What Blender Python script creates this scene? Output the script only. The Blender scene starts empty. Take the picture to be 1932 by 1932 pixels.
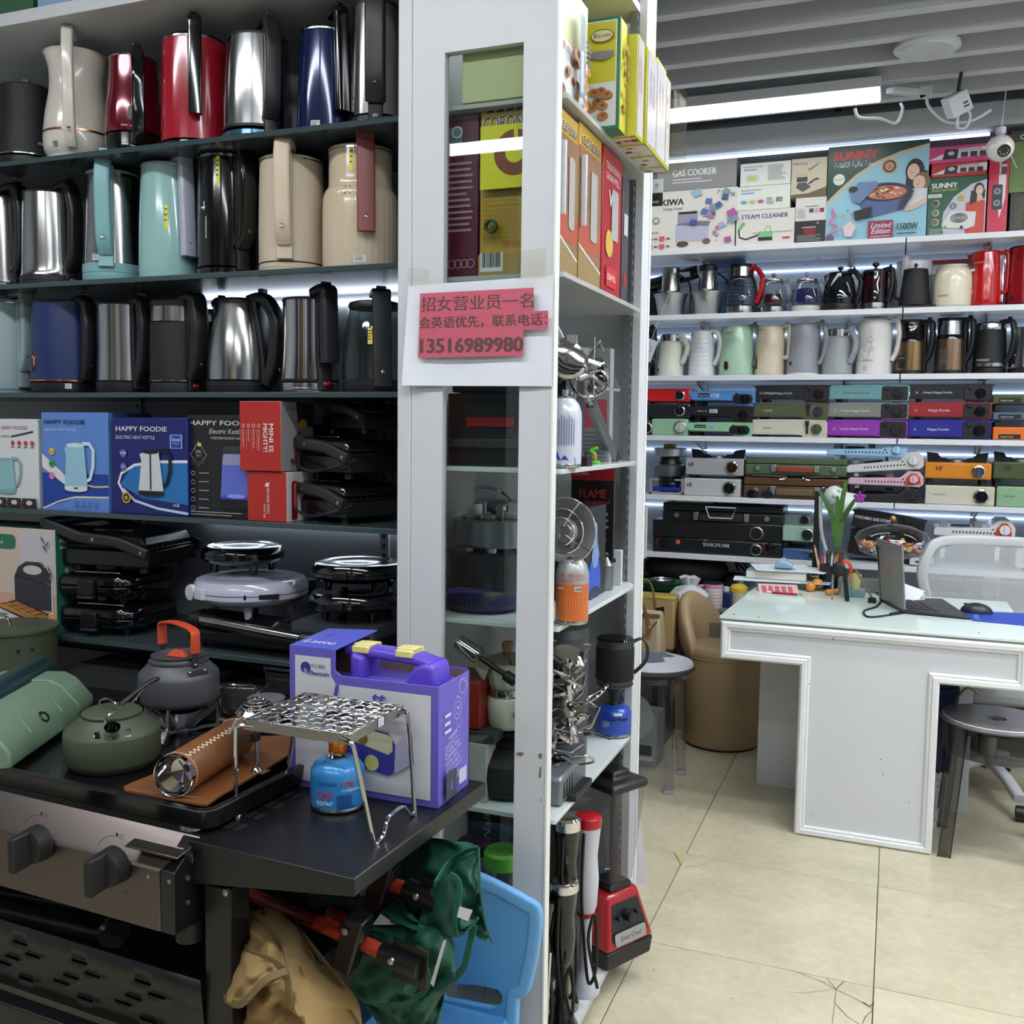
import bpy,math,random
from mathutils import Vector,Matrix
random.seed(7)
SC=bpy.context.scene
COL=SC.collection
PI=math.pi
# ------------------------------------------------------------------ camera
F,H=1855.3,1.40
CR=Vector((0.93135209,0.04211021,-0.36167666))
M3=Matrix(((0.93135209,0.36390024,0.01264486),(0.04211021,-0.07315109,-0.99643146),(-0.36167666,0.928561,-0.08345334)))
cam_d=bpy.data.cameras.new('camera');cam=bpy.data.objects.new('camera',cam_d);COL.objects.link(cam)
_r,_d,_f=Vector(M3[0]),Vector(M3[1]),Vector(M3[2])
cam.matrix_world=Matrix(((_r.x,-_d.x,-_f.x,0),(_r.y,-_d.y,-_f.y,0),(_r.z,-_d.z,-_f.z,H),(0,0,0,1)))
cam_d.sensor_width=36;cam_d.lens=36*F/1932;cam_d.clip_start=.05
SC.camera=cam
# ------------------------------------------------------------------ world, exposure
W=bpy.data.worlds.new('world');SC.world=W;W.use_nodes=True
W.node_tree.nodes['Background'].inputs[0].default_value=(.86,.91,1,1)
W.node_tree.nodes['Background'].inputs[1].default_value=.22
vs=SC.view_settings
vs.view_transform='Standard';vs.look='None';vs.gamma=1;vs.exposure=.66
try:vs.use_curve_mapping=False
except Exception:pass
LAMP_E=15.0 # ceiling panels
STRIP_E=3.5 # shelf led strips
SHELF_E=2.0


def at(x,y,X=None,Y=None,Z=None):
    d=M3.transposed()@Vector(((x-966)/F,(y-966)/F,1))
    t=Y/d.y if Y is not None else X/d.x if X is not None else(Z-H)/d.z
    p=d*t;p.z+=H
    return p
def depth(p):return(M3@(Vector(p)-Vector((0,0,H)))).z

# ------------------------------------------------------------------ materials
MATS={}
def lin(c):
    if isinstance(c,(int,float)):c=(c,c,c)
    return tuple(((v/255)/12.92 if v/255<=.04045 else((v/255+.055)/1.055)**2.4)for v in c)
def mat(col,rough=.5,metal=0,var=.05,scale=60,bump=0,coat=0,trans=0,emit=0,alpha=1,brush=0,spec=None,stretch=None,ior=None):
    key=(col,rough,metal,var,scale,bump,coat,trans,emit,alpha,brush,spec,stretch,ior)
    if key in MATS:return MATS[key]
    m=bpy.data.materials.new('m%03d'%len(MATS));m.use_nodes=True
    N=m.node_tree.nodes;L=m.node_tree.links;b=N['Principled BSDF']
    c=lin(col)
    b.inputs['Base Color'].default_value=(*c,1);b.inputs['Roughness'].default_value=rough;b.inputs['Metallic'].default_value=metal
    if coat:b.inputs['Coat Weight'].default_value=coat;b.inputs['Coat Roughness'].default_value=.06
    if trans:b.inputs['Transmission Weight'].default_value=trans
    if ior:b.inputs['IOR'].default_value=ior
    if spec is not None:b.inputs['Specular IOR Level'].default_value=spec
    if emit:b.inputs['Emission Color'].default_value=(*c,1);b.inputs['Emission Strength'].default_value=emit
    if var or bump or brush:
        tc=N.new('ShaderNodeTexCoord');mp=N.new('ShaderNodeMapping');nz=N.new('ShaderNodeTexNoise')
        L.new(tc.outputs['Object'],mp.inputs[0]);L.new(mp.outputs[0],nz.inputs['Vector'])
        st=stretch or((1,1,.02)if brush==1 else(.02,1,1)if brush==2 else(1,1,.02)if brush else(1,1,1))
        mp.inputs['Scale'].default_value=st
        nz.inputs['Scale'].default_value=scale*(6 if brush else 1);nz.inputs['Detail'].default_value=4
        if var:
            hs=N.new('ShaderNodeMix');hs.data_type='RGBA'
            hs.inputs['A'].default_value=(*[min(1,v*(1-var))for v in c],1);hs.inputs['B'].default_value=(*[min(1,v*(1+var))for v in c],1)
            L.new(nz.outputs[0],hs.inputs['Factor']);L.new(hs.outputs['Result'],b.inputs['Base Color'])
        if brush:
            mr=N.new('ShaderNodeMapRange');mr.inputs['To Min'].default_value=rough*.75;mr.inputs['To Max'].default_value=rough*1.35
            L.new(nz.outputs[0],mr.inputs[0]);L.new(mr.outputs[0],b.inputs['Roughness'])
        if bump:
            bp=N.new('ShaderNodeBump');bp.inputs['Strength'].default_value=bump;bp.inputs['Distance'].default_value=.002
            L.new(nz.outputs[0],bp.inputs['Height']);L.new(bp.outputs[0],b.inputs['Normal'])
    MATS[key]=m
    return m
def thin_glass(tint=(225,240,235),rough=.02,refl=1.0,key='g'):
    k=('thin',tint,rough,refl)
    if k in MATS:return MATS[k]
    m=bpy.data.materials.new('glass%d'%len(MATS));m.use_nodes=True
    N=m.node_tree.nodes;L=m.node_tree.links;N.remove(N['Principled BSDF'])
    t=N.new('ShaderNodeBsdfTransparent');t.inputs[0].default_value=(*lin(tint),1)
    g=N.new('ShaderNodeBsdfGlossy');g.inputs['Roughness'].default_value=rough
    lw=N.new('ShaderNodeLayerWeight');lw.inputs[0].default_value=.5
    pw=N.new('ShaderNodeMath');pw.operation='POWER';pw.inputs[1].default_value=4
    mu=N.new('ShaderNodeMath');mu.operation='MULTIPLY_ADD';mu.inputs[1].default_value=.8*refl;mu.inputs[2].default_value=.045*refl;mu.use_clamp=True
    mx=N.new('ShaderNodeMixShader')
    L.new(lw.outputs['Facing'],pw.inputs[0]);L.new(pw.outputs[0],mu.inputs[0]);L.new(mu.outputs[0],mx.inputs[0]);L.new(t.outputs[0],mx.inputs[1]);L.new(g.outputs[0],mx.inputs[2])
    L.new(mx.outputs[0],N['Material Output'].inputs[0])
    MATS[k]=m
    return m
def P(*c,rough=.42):return mat(tuple(c)if len(c)>1 else c[0],rough,0,0) # print colours
WHITE=mat((208,210,214),.35,0,.02,20)
OFFW=mat((232,230,222),.4,0,.02,20)
BLK=mat((17,17,19),.42,0,.1,80)
BLKG=mat((12,12,14),.09,0,.05,30,coat=.4)
BLKM=mat((20,20,22),.6,0,.1,120,bump=.05)
DARK=mat((38,38,42),.5,0,.1,60)
STEEL=mat((172,171,170),.17,1,.05,60,brush=1)
STEELP=mat((190,188,186),.08,1,.02,30)
STEELB=mat((190,190,190),.3,1,.05,60,brush=2)
CHROME=mat((225,225,228),.06,1,.01,30)
ALU=mat((170,172,176),.35,1,.05,60)
COPPER=mat((205,140,112),.2,1,.02)
REDL=mat((150,18,28),.12,0,.02,coat=.5)
PLEX=thin_glass((236,238,244),.04,1.3)

# ------------------------------------------------------------------ mesh builder
def smoothpath(pts,n=6,closed=False):
    pts=[Vector(p)for p in pts]
    if len(pts)<3:return pts
    out=[];m=len(pts)
    for i in range(m if closed else m-1):
        p0=pts[(i-1)%m]if closed or i>0 else pts[0];p1=pts[i];p2=pts[(i+1)%m]
        p3=pts[(i+2)%m]if closed or i+2<m else pts[-1]
        for k in range(n):
            t=k/n
            out.append(.5*((2*p1)+(-p0+p2)*t+(2*p0-5*p1+4*p2-p3)*t*t+(-p0+3*p1-3*p2+p3)*t**3))
    if not closed:out.append(pts[-1])
    return out
def rrect(w,h,r,n=3):
    r=min(r,w/2-1e-5,h/2-1e-5);o=[]
    for cx,cy,a in((w/2-r,h/2-r,0),(-w/2+r,h/2-r,90),(-w/2+r,-h/2+r,180),(w/2-r,-h/2+r,270)):
        for k in range(n+1):
            t=math.radians(a+90*k/n);o.append((cx+r*math.cos(t),cy+r*math.sin(t)))
    return o
def rrect2(x0,x1,y0,y1,r,n=3):return[((x0+x1)/2+a,(y0+y1)/2+b)for a,b in rrect(x1-x0,y1-y0,r,n)]
def circ(r,n=16,c=(0,0),ry=None):return[(c[0]+r*math.cos(2*PI*k/n),c[1]+(ry or r)*math.sin(2*PI*k/n))for k in range(n)]
class MB:
    def __init__(s,m=None):s.v=[];s.f=[];s.mi=[];s.mats=[];s.cur=m;s.T=None
    def add(s,vs,fs,m=None):
        m=m or s.cur
        if m not in s.mats:s.mats.append(m)
        k=s.mats.index(m);o=len(s.v)
        s.v+=[tuple(s.T@Vector(p))for p in vs]if s.T else[tuple(p)for p in vs]
        s.f+=[tuple(o+i for i in f)for f in fs];s.mi+=[k]*len(fs)
        return s
    def box(s,x0,x1,y0,y1,z0,z1,m=None):
        return s.add([(x0,y0,z0),(x1,y0,z0),(x1,y1,z0),(x0,y1,z0),(x0,y0,z1),(x1,y0,z1),(x1,y1,z1),(x0,y1,z1)],
                     [(0,3,2,1),(4,5,6,7),(0,1,5,4),(1,2,6,5),(2,3,7,6),(3,0,4,7)],m)
    def hexa(s,p,m=None): # 8 points: bottom 4 then top 4
        return s.add(p,[(0,3,2,1),(4,5,6,7),(0,1,5,4),(1,2,6,5),(2,3,7,6),(3,0,4,7)],m)
    def lathe(s,prof,m=None,c=(0,0,0),n=32,axis='z',cap=(1,1),sy=1,a0=0,a1=2*PI):
        full=abs(a1-a0-2*PI)<1e-6;k=n if full else n+1;vs=[]
        for r,z in prof:
            for i in range(k):
                a=a0+(a1-a0)*i/n;x,y=r*math.cos(a),r*math.sin(a)*sy
                vs.append((c[0]+x,c[1]+y,c[2]+z)if axis=='z' else(c[0]+x,c[1]+z,c[2]+y)if axis=='y' else(c[0]+z,c[1]+x,c[2]+y))
        fs=[]
        fl=axis=='y'
        for j in range(len(prof)-1):
            for i in range(n):
                a,b=j*k+i,j*k+(i+1)%k
                q=(a,b,b+k,a+k);fs.append(q[::-1]if fl else q)
        if full:
            if cap[0]:q=tuple(range(n))[::-1];fs.append(q[::-1]if fl else q)
            if cap[1]:q=tuple(range((len(prof)-1)*k,len(prof)*k));fs.append(q[::-1]if fl else q)
        return s.add(vs,fs,m)
    def sweep(s,path,sec,m=None,side=None,closed=False,caps=True,scale=None):
        path=[Vector(p)for p in path];n=len(path);k=len(sec);vs=[]
        prev=None
        for i,p in enumerate(path):
            t=(path[(i+1)%n]-path[i-1])if closed else(path[min(i+1,n-1)]-path[max(i-1,0)])
            t.normalize()
            if side is not None:b=Vector(side)
            elif prev is None:b=Vector((0,0,1))if abs(t.z)<.9 else Vector((1,0,0))
            else:b=prev
            b=b-t*b.dot(t);b.normalize();prev=b;nn=t.cross(b)
            sc=scale[i]if scale else 1
            for a,c in sec:vs.append(p+b*(a*sc)+nn*(c*sc))
        fs=[]
        for i in range(n if closed else n-1):
            for j in range(k):
                a=i*k+j;b_=i*k+(j+1)%k;o=((i+1)%n)*k
                fs.append((a,b_,o+(j+1)%k,o+j))
        if caps and not closed:fs+=[tuple(range(k))[::-1],tuple(range((n-1)*k,n*k))]
        return s.add(vs,fs,m)
    def tube(s,path,r,m=None,n=8,closed=False,smooth=0,scale=None):
        if smooth:path=smoothpath(path,smooth,closed)
        return s.sweep(path,circ(r,n),m,None,closed,True,scale)
    def prism(s,poly,d0,d1,m=None,axis='y'):
        n=len(poly)
        g={'y':lambda a,b,d:(a,d,b),'z':lambda a,b,d:(a,b,d),'x':lambda a,b,d:(d,a,b)}[axis]
        vs=[g(a,b,d0)for a,b in poly]+[g(a,b,d1)for a,b in poly]
        area=sum(poly[i][0]*poly[(i+1)%n][1]-poly[(i+1)%n][0]*poly[i][1]for i in range(n))
        flip=(area>0)==(axis in 'zx')if d1>d0 else(area>0)!=(axis in 'zx')
        fs=[tuple(range(n)),tuple(range(n,2*n))[::-1]]+[(i,i+n,(i+1)%n+n,(i+1)%n)for i in range(n)]
        if flip:fs=[f[::-1]for f in fs]
        return s.add(vs,fs,m)
    def ell(s,c,rx,ry,rz,m=None,n=20,k=12,z0=-1,z1=1):
        pr=[]
        for i in range(k+1):
            z=z0+(z1-z0)*i/k;z=math.sin(math.asin(max(-1,min(1,z0)))+(math.asin(min(1,z1))-math.asin(max(-1,z0)))*i/k)
            pr.append((math.sqrt(max(0,1-z*z)),z))
        vs=[]
        for r,z in pr:
            for i in range(n):a=2*PI*i/n;vs.append((c[0]+rx*r*math.cos(a),c[1]+ry*r*math.sin(a),c[2]+rz*z))
        fs=[(j*n+i,j*n+(i+1)%n,(j+1)*n+(i+1)%n,(j+1)*n+i)for j in range(k)for i in range(n)]
        fs+=[tuple(range(n))[::-1],tuple(range(k*n,k*n+n))]
        return s.add(vs,fs,m)
    def build(s,name,parent=None,bevel=0,ang=38,loc=None,rot=None,seg=2,flat=False):
        me=bpy.data.meshes.new(name);me.from_pydata(s.v,[],s.f)
        for m in s.mats:me.materials.append(m)
        me.polygons.foreach_set('material_index',s.mi)
        if not flat:
            me.polygons.foreach_set('use_smooth',[True]*len(s.f))
            try:me.set_sharp_from_angle(angle=math.radians(ang))
            except Exception:pass
        me.validate();me.update()
        o=bpy.data.objects.new(name,me);COL.objects.link(o)
        if parent:o.parent=parent
        if loc:o.location=loc
        if rot is not None:o.rotation_euler=rot if isinstance(rot,(tuple,list))else(0,0,rot)
        if bevel:
            b=o.modifiers.new('bevel','BEVEL');b.width=bevel;b.segments=seg;b.limit_method='ANGLE';b.angle_limit=math.radians(40)
        return o
def tag(o,label,cat,group=None):
    o['label']=label;o['category']=cat
    if group:o['group']=group
    return o
def thing(name,label,cat,loc=(0,0,0),rz=0,group=None,rot=None):
    o=bpy.data.objects.new(name,None);COL.objects.link(o);o.empty_display_size=.05
    o.location=loc;o.rotation_euler=rot or(0,0,rz)
    return tag(o,label,cat,group)
def struct(o):o['kind']='structure';return o
def stuff(o):o['kind']='stuff';return o
def copy_tree(o,parent=None):
    c=o.copy();COL.objects.link(c);c.parent=parent
    for ch in list(o.children):copy_tree(ch,c)
    return c
# ------------------------------------------------------------------ text and print
_TX={}
def glyphs(s):
    if s in _TX:return _TX[s]
    c=bpy.data.curves.new('t','FONT');c.body=s;c.resolution_u=2;c.size=1
    o=bpy.data.objects.new('t',c)
    me=bpy.data.meshes.new_from_object(o)
    vs=[(v.co.x,v.co.y)for v in me.vertices];fs=[tuple(p.vertices)for p in me.polygons]
    bpy.data.objects.remove(o);bpy.data.curves.remove(c);bpy.data.meshes.remove(me)
    _TX[s]=(vs,fs);return _TX[s]
class Dec:
    """flat print on a face: o = corner, u, v = unit axes in metres; r given = wrapped on an upright cylinder"""
    def __init__(s,o,u=(1,0,0),v=(0,0,1),off=.0006,cyl=None):
        s.o=Vector(o);s.u=Vector(u);s.v=Vector(v);s.n=s.u.cross(s.v);s.n.normalize();s.mb=MB();s.k=0;s.off=off;s.cyl=cyl
    def pt(s,a,b,k):
        d=s.off+.00025*k
        if s.cyl:
            r,a0,rf=s.cyl;rr=(rf(b)if rf else r)+d;t=a0+a/r
            return s.o+Vector((rr*math.cos(t),rr*math.sin(t),b))
        return s.o+s.u*a+s.v*b+s.n*d
    def poly(s,pts,m,fs=None,layer=None):
        if layer is None:s.k+=1;layer=s.k
        s.mb.add([s.pt(a,b,layer)for a,b in pts],fs or[tuple(range(len(pts)))],m);return s
    def rect(s,a0,b0,a1,b1,m):
        if s.cyl:
            n=max(2,int(abs(a1-a0)/s.cyl[0]/.12)+1);s.k+=1
            for i in range(n):
                p,q=a0+(a1-a0)*i/n,a0+(a1-a0)*(i+1)/n
                s.poly([(p,b0),(q,b0),(q,b1),(p,b1)],m,layer=s.k)
            return s
        return s.poly([(a0,b0),(a1,b0),(a1,b1),(a0,b1)],m)
    def rr(s,a0,b0,a1,b1,r,m):return s.poly(rrect2(a0,a1,b0,b1,r,4),m)
    def ell(s,a,b,ra,m,rb=None,n=24):return s.poly(circ(ra,n,(a,b),rb),m)
    def ring(s,a,b,ra,w,m,rb=None,n=24,t0=0,t1=2*PI):
        rb=rb or ra;vs=[];s.k+=1
        for i in range(n+1):
            t=t0+(t1-t0)*i/n
            vs+=[(a+ra*math.cos(t),b+rb*math.sin(t)),(a+(ra-w)*math.cos(t),b+(rb-w)*math.sin(t))]
        return s.poly(vs,m,[(2*i,2*i+2,2*i+3,2*i+1)for i in range(n)],s.k)
    def line(s,pts,w,m):
        s.k+=1;vs=[];n=len(pts)
        for i,(a,b)in enumerate(pts):
            p,q=pts[max(0,i-1)],pts[min(n-1,i+1)];dx,dy=q[0]-p[0],q[1]-p[1];l=math.hypot(dx,dy)or 1
            vs+=[(a-dy/l*w/2,b+dx/l*w/2),(a+dy/l*w/2,b-dx/l*w/2)]
        return s.poly(vs,m,[(2*i,2*i+1,2*i+3,2*i+2)for i in range(n-1)],s.k)
    def text(s,t,a,b,size,m,align='l',fit=None,rot=0,slant=0,sx=1,bold=0):
        vs,fs=glyphs(t)
        if not vs:return s
        x0=min(v[0]for v in vs);x1=max(v[0]for v in vs);w=(x1-x0)or 1
        kx=size*sx if fit is None else fit/w
        o={'l':0,'c':-w/2,'r':-w}[align];c,si=math.cos(rot),math.sin(rot);s.k+=1
        for j in range(3 if bold else 1):
            dx=(j-1)*bold if bold else 0
            pts=[]
            for x,y in vs:
                X,Y=(x-x0+o)*kx+y*size*slant+dx,y*size
                pts.append((a+X*c-Y*si,b+X*si+Y*c))
            s.poly(pts,m,fs,s.k+j*.2)
        return s
    def lines(s,a,b,w,n,dy,m,h=.4,rag=.3): # rows of small print
        for i in range(n):
            ww=w*(1-rag*random.random());s.rect(a,b-i*dy,a+ww,b-i*dy+dy*h,m);s.k-=1
        s.k+=1
        return s
    def bars(s,a,b,w,h,m=None,n=14):
        x=a;s.k+=1
        while x<a+w:q=w/n*random.choice((.3,.5,.8));s.poly([(x,b),(x+q,b),(x+q,b+h),(x,b+h)],m or P(20),layer=s.k);x+=q+w/n*random.choice((.3,.5))
        return s
    def build(s,name,parent):
        return s.mb.build(name,parent,flat=True)
# ------------------------------------------------------------------ floor
fl=MB(mat((70,66,58),.8)).box(-3.6,2.7,-2.6,5.3,-.06,-.003).build('floor');struct(fl)
def tile_mat():
    m=bpy.data.materials.new('tile');m.use_nodes=True;N=m.node_tree.nodes;L=m.node_tree.links;b=N['Principled BSDF']
    tc=N.new('ShaderNodeTexCoord');oi=N.new('ShaderNodeObjectInfo');ad=N.new('ShaderNodeVectorMath');ad.operation='ADD'
    L.new(tc.outputs['Object'],ad.inputs[0]);sc_=N.new('ShaderNodeVectorMath');sc_.operation='SCALE';sc_.inputs['Scale'].default_value=37
    L.new(oi.outputs['Location'],sc_.inputs[0]);L.new(sc_.outputs[0],ad.inputs[1])
    n1=N.new('ShaderNodeTexNoise');n1.inputs['Scale'].default_value=5;n1.inputs['Detail'].default_value=6;n1.inputs['Roughness'].default_value=.65
    n2=N.new('ShaderNodeTexNoise');n2.inputs['Scale'].default_value=34;n2.inputs['Detail'].default_value=5
    L.new(ad.outputs[0],n1.inputs['Vector']);L.new(ad.outputs[0],n2.inputs['Vector'])
    r=N.new('ShaderNodeValToRGB');e=r.color_ramp.elements
    e[0].position=.3;e[0].color=(*lin((203,193,164)),1);e[1].position=.68;e[1].color=(*lin((224,214,184)),1)
    L.new(n1.outputs[0],r.inputs[0])
    mx=N.new('ShaderNodeMix');mx.data_type='RGBA';mx.blend_type='MULTIPLY';mx.inputs['Factor'].default_value=.25
    L.new(r.outputs[0],mx.inputs['A']);L.new(n2.outputs[0],mx.inputs['B']);L.new(mx.outputs['Result'],b.inputs['Base Color'])
    mr=N.new('ShaderNodeMapRange');mr.inputs['To Min'].default_value=.12;mr.inputs['To Max'].default_value=.3
    L.new(n1.outputs[0],mr.inputs[0]);L.new(mr.outputs[0],b.inputs['Roughness'])
    return m
TM=tile_mat()
t0=MB(TM).box(.0012,.5988,.0012,.5988,-.01,0).build('tile',fl,.0008);
for i in range(-6,5):
    for j in range(-8,5):
        o=t0 if(i,j)==(-6,-8)else t0.copy()
        if o is not t0:COL.objects.link(o)
        o.location=(.003+.6*i,2.566+.6*j,0)
d=Dec((0,0,0),(1,0,0),(0,1,0),.0003)
CRK=P(84,78,66,rough=.8)
def cr(pts,w=.0016):d.line([tuple(at(x,y,Z=0)[:2])for x,y in pts],w,CRK)
cr([(1495,1831),(1550,1852),(1577,1867),(1625,1890),(1648,1905)]);cr([(1577,1867),(1560,1846)]);cr([(1577,1867),(1592,1852)],.0022)
cr([(1577,1867),(1575,1893),(1600,1920),(1620,1932)],.0014);cr([(1575,1893),(1570,1932)],.001);cr([(1577,1867),(1520,1874),(1488,1873)],.0009)
cr([(1648,1906),(1632,1920),(1628,1932)]);cr([(1628,1892),(1640,1900),(1650,1894)],.003)
cr([(1290,1638),(1325,1633),(1340,1625),(1352,1624)],.0014)
d.poly([tuple(at(x,y,Z=0)[:2])for x,y in((1272,1609),(1297,1613),(1291,1626),(1286,1635),(1280,1622))],mat((186,178,128),.8,0,.3,200))
for x,y in((1312,1693),(1233,1833),(1381,1886),(1752,1733),(1802,1590),(1700,1700)):d.ell(*at(x,y,Z=0)[:2],.0022,CRK,n=8)
d.build('crack',fl)
# ------------------------------------------------------------------ ceiling
WALLM=mat((206,212,220),.6,0,.03,8)
ce=MB(mat((26,26,28),.9)).box(-3.6,2.7,-2.6,5.3,3.42,3.5).build('ceiling');struct(ce)
SLM=mat((206,208,213),.55,0,.02,10)
sl0=MB(SLM).box(-3.55,2.65,0,.05,2.85,2.94).build('slat',ce,.002)
ys=[4.69-.235*k for k in range(31)]
for k,y in enumerate(ys):
    o=sl0 if k==0 else sl0.copy()
    if k:COL.objects.link(o)
    o.location=(0,y,0)
MB(mat((190,192,196),.6)).box(-3.5,2.65,4.93,5.27,2.765,2.87).build('bulkhead',ce,.002)
for x in(-1.9,-.35,1.0):MB(DARK).box(x,x+.03,-2.4,5.2,2.975,3.0).build('grid_runner',ce)
def foil(name,x0,x1,y0,y1,z0,z1,label):
    mb=MB(mat((190,190,196),.3,1,.1,20,bump=.5));n=26;k=5
    sec=[(y0,z0),(y1,z0),(y1,z1),(y0,z1)]
    vs=[];per=24
    for i in range(n+1):
        for j in range(per):
            t=j/per*4;a,b=sec[int(t)%4],sec[(int(t)+1)%4];q=t-int(t)
            w=.012
            vs.append((x0+(x1-x0)*i/n+random.uniform(-w,w),a[0]+(b[0]-a[0])*q+random.uniform(-w,w),a[1]+(b[1]-a[1])*q+random.uniform(-w,w)))
    mb.add(vs,[(i*per+j,i*per+(j+1)%per,(i+1)*per+(j+1)%per,(i+1)*per+j)for i in range(n)for j in range(per)])
    return tag(mb.build(name,ang=10),label,'duct')
foil('foil_duct',-1.35,.45,3.1,3.75,3.06,3.3,'crumpled silver foil air duct above the ceiling slats nearest the shelves')
foil('foil_duct',-1.2,.7,4.0,4.22,3.03,3.14,'thin foil-wrapped duct above the slats behind the round smoke sensor')
# lamps
LM=mat((245,250,255),.4,0,0,emit=LAMP_E)
def lamp(label,x0,x1,y0,group=None,LM=LM):
    t=thing('ceiling_lamp',label,'lamp',((x0+x1)/2,y0,2.80),group=group);w=(x1-x0)/2
    MB(WHITE).box(-w,w,0,.19,.006,.05).build('housing',t,.003)
    MB(LM).box(-w+.012,w-.006,.006,.184,0,.008).build('diffuser',t)
    for x in(-w*.6,w*.6):MB(ALU).box(x-.01,x+.01,.085,.105,.05,.062).build('bracket',t)
LM2=mat((245,250,255),.4,0,0,emit=5.5)
lamp('long white led panel lamp hanging under the slats above the back shelves',-1.62,-.122,4.37,None,LM2)
for i,(x,y,l)in enumerate(((.62,4.37,'led panel lamp by the far wall in line with the one above the back shelves'),(-.9,2.4,'led panel lamp over the glass showcase'),(.75,2.4,'led panel lamp over the aisle before the desk'),
        (-.3,3.0,'unseen led panel lamp added to brighten the front of the desk'),(1.05,3.0,'unseen led panel lamp added to brighten the aisle beside the desk'),(.9,1.3,'unseen led panel lamp added to brighten the aisle beside the showcase'),(-2.6,.55,'led panel lamp over the kettle shelves at the far side'),(-.95,.55,'led panel lamp over the grill cart'),(.75,.55,'led panel lamp over the open aisle'),  # desk and showcase-side panels here are unseen, added to brighten desk and floor
        (-2.3,-1.1,'led panel lamp behind the viewer towards the kettle side'),(-.4,-1.1,'led panel lamp right behind the viewer'))):
    lamp(l,x,x+1.5,y,'other ceiling led panels',LM2 if y>4 else LM)
# plug and cable at the lamp's end, round sensor, power box
p=at(1690,178,Z=2.83)
t=thing('lamp_bracket','white angled plastic bracket at the end of the ceiling lamp','bracket',(-.105,4.46,2.80))
MB(WHITE).hexa([(0,0,0),(.03,-.02,0),(.17,.07,.0),(.14,.1,0),(0,0,.025),(.03,-.02,.025),(.17,.07,.025),(.14,.1,.025)]).build('arm',t,.004)
MB(WHITE).box(.13,.18,.05,.12,0,.035).build('plug',t,.004)
MB(mat((215,216,220),.4)).tube([(.16,.07,0),(.17,.06,-.05),(.24,.05,-.12),(.33,.03,-.13),(.4,.01,-.10)],.006,smooth=6).build('cable',t)
t=thing('power_adapter','white tilted socket adapter hanging from a slat by a dark cord','adapter',at(1805,195,Y=4.45),rot=(.3,-.5,.3))
MB(WHITE).box(-.045,.045,-.03,.03,-.045,.04).build('body',t,.006)
MB(DARK).box(.01,.03,-.032,-.029,-.01,-.004).box(.01,.03,-.032,-.029,-.024,-.018).build('socket_slot',t)
MB(mat((215,216,220),.4)).tube([(-.01,0,-.045),(-.03,-.01,-.085),(-.005,-.02,-.1),(.03,-.01,-.07),(.03,0,-.04)],.006,smooth=5).build('cord',t)
MB(DARK).tube([(.02,0,.04),(.06,.01,.1)],.007).build('hanger',t)
MB(mat((215,216,220),.4)).tube([at(1613,205,Y=4.4),at(1622,222,Y=4.4),at(1660,224,Y=4.4),at(1690,232,Y=4.4),at(1703,208,Y=4.4),at(1700,195,Y=4.42)],.006,smooth=6).build('loose_cable',bpy.data.objects['lamp_bracket']).matrix_parent_inverse=Matrix.Translation((.105,-4.46,-2.80))
p=at(1749,92,Z=2.84);dd=.118
t=thing('ceiling_sensor','round white ceiling downlight with ribbed clear lens under the slats','downlight',p)
MB(WHITE).lathe([(.09,.055),(.095,.03),(dd,.012),(dd,.0),(dd-.012,-.006)],n=40).build('housing',t)
MB(mat((210,214,220),.15,0,.2,90,bump=.4)).lathe([(dd-.013,-.006),(dd-.02,-.013),(.001,-.016)],n=40).build('lens',t)
# ------------------------------------------------------------------ walls
w=struct(MB(WALLM).box(-3.6,2.7,5.27,5.35,0,3.42).build('wall_back'))
struct(MB(WALLM).box(2.65,2.7,-2.6,5.27,0,3.42).build('wall_right'));struct(MB(WALLM).box(-3.65,-3.6,-2.6,5.3,0,3.42).build('wall_left'))
wf=struct(MB(mat((88,92,104),.6)).box(-3.6,2.7,-2.66,-2.6,0,3.42).build('wall_front'))
for x0,x1,c in((-3.3,-2.7,(120,84,70)),(-2.45,-2.2,(225,225,230)),(-2.0,-1.75,(92,80,168)),(-1.3,-.85,(112,78,66)),(-.7,-.45,(228,216,70)),(-.2,.55,(205,205,208)),(.9,1.15,(92,80,168)),(1.4,2.2,(60,58,60))):
    MB(mat(c,.5)).box(x0,x1,-2.6,-2.52,.1,2.9).build('panel',wf,.004)
# ------------------------------------------------------------------ display shelving with the kettles
SHG=thin_glass((120,140,138),.05,1.2)
EDG=mat((58,74,76),.12,0,.05)
LX0,LX1,LY0,LY1=-3.3,-.958,1.84,2.2
SZ=dict(A=2.037,B=1.742,C=1.476,D=1.187,E=.875)
ls=thing('display_shelving','tall display shelving with glass shelves full of kettles and grills','shelving',(0,0,0))
MB(mat((176,180,186),.5,0,.03,6)).box(LX0,LX1,LY1,LY1+.02,0,2.9).build('back_panel',ls)
MB(WHITE).box(LX0,LX1,LY0-.01,LY1,2.348,2.378).build('top_shelf',ls,.002)
MB(mat((60,62,66),.6)).box(LX0,LX1,LY0+.02,LY1,.10,.13).build('bottom_shelf',ls)
SHD=mat((62,70,74),.18,0,.06,12)
for k,z in SZ.items():
    MB(SHD).box(LX0,LX1,LY0+.008,LY1,z-.011,z).build('glass_shelf',ls,.001)
    MB(EDG).box(LX0,LX1,LY0,LY0+.008,z-.012,z).build('shelf_edge',ls,.001)
STR=mat((225,238,255),.4,0,0,emit=STRIP_E)
for z in(1.722,1.165):MB(STR).box(-1.75,LX1-.03,LY1-.012,LY1-.002,z-.012,z).build('led_strip',ls)
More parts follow.
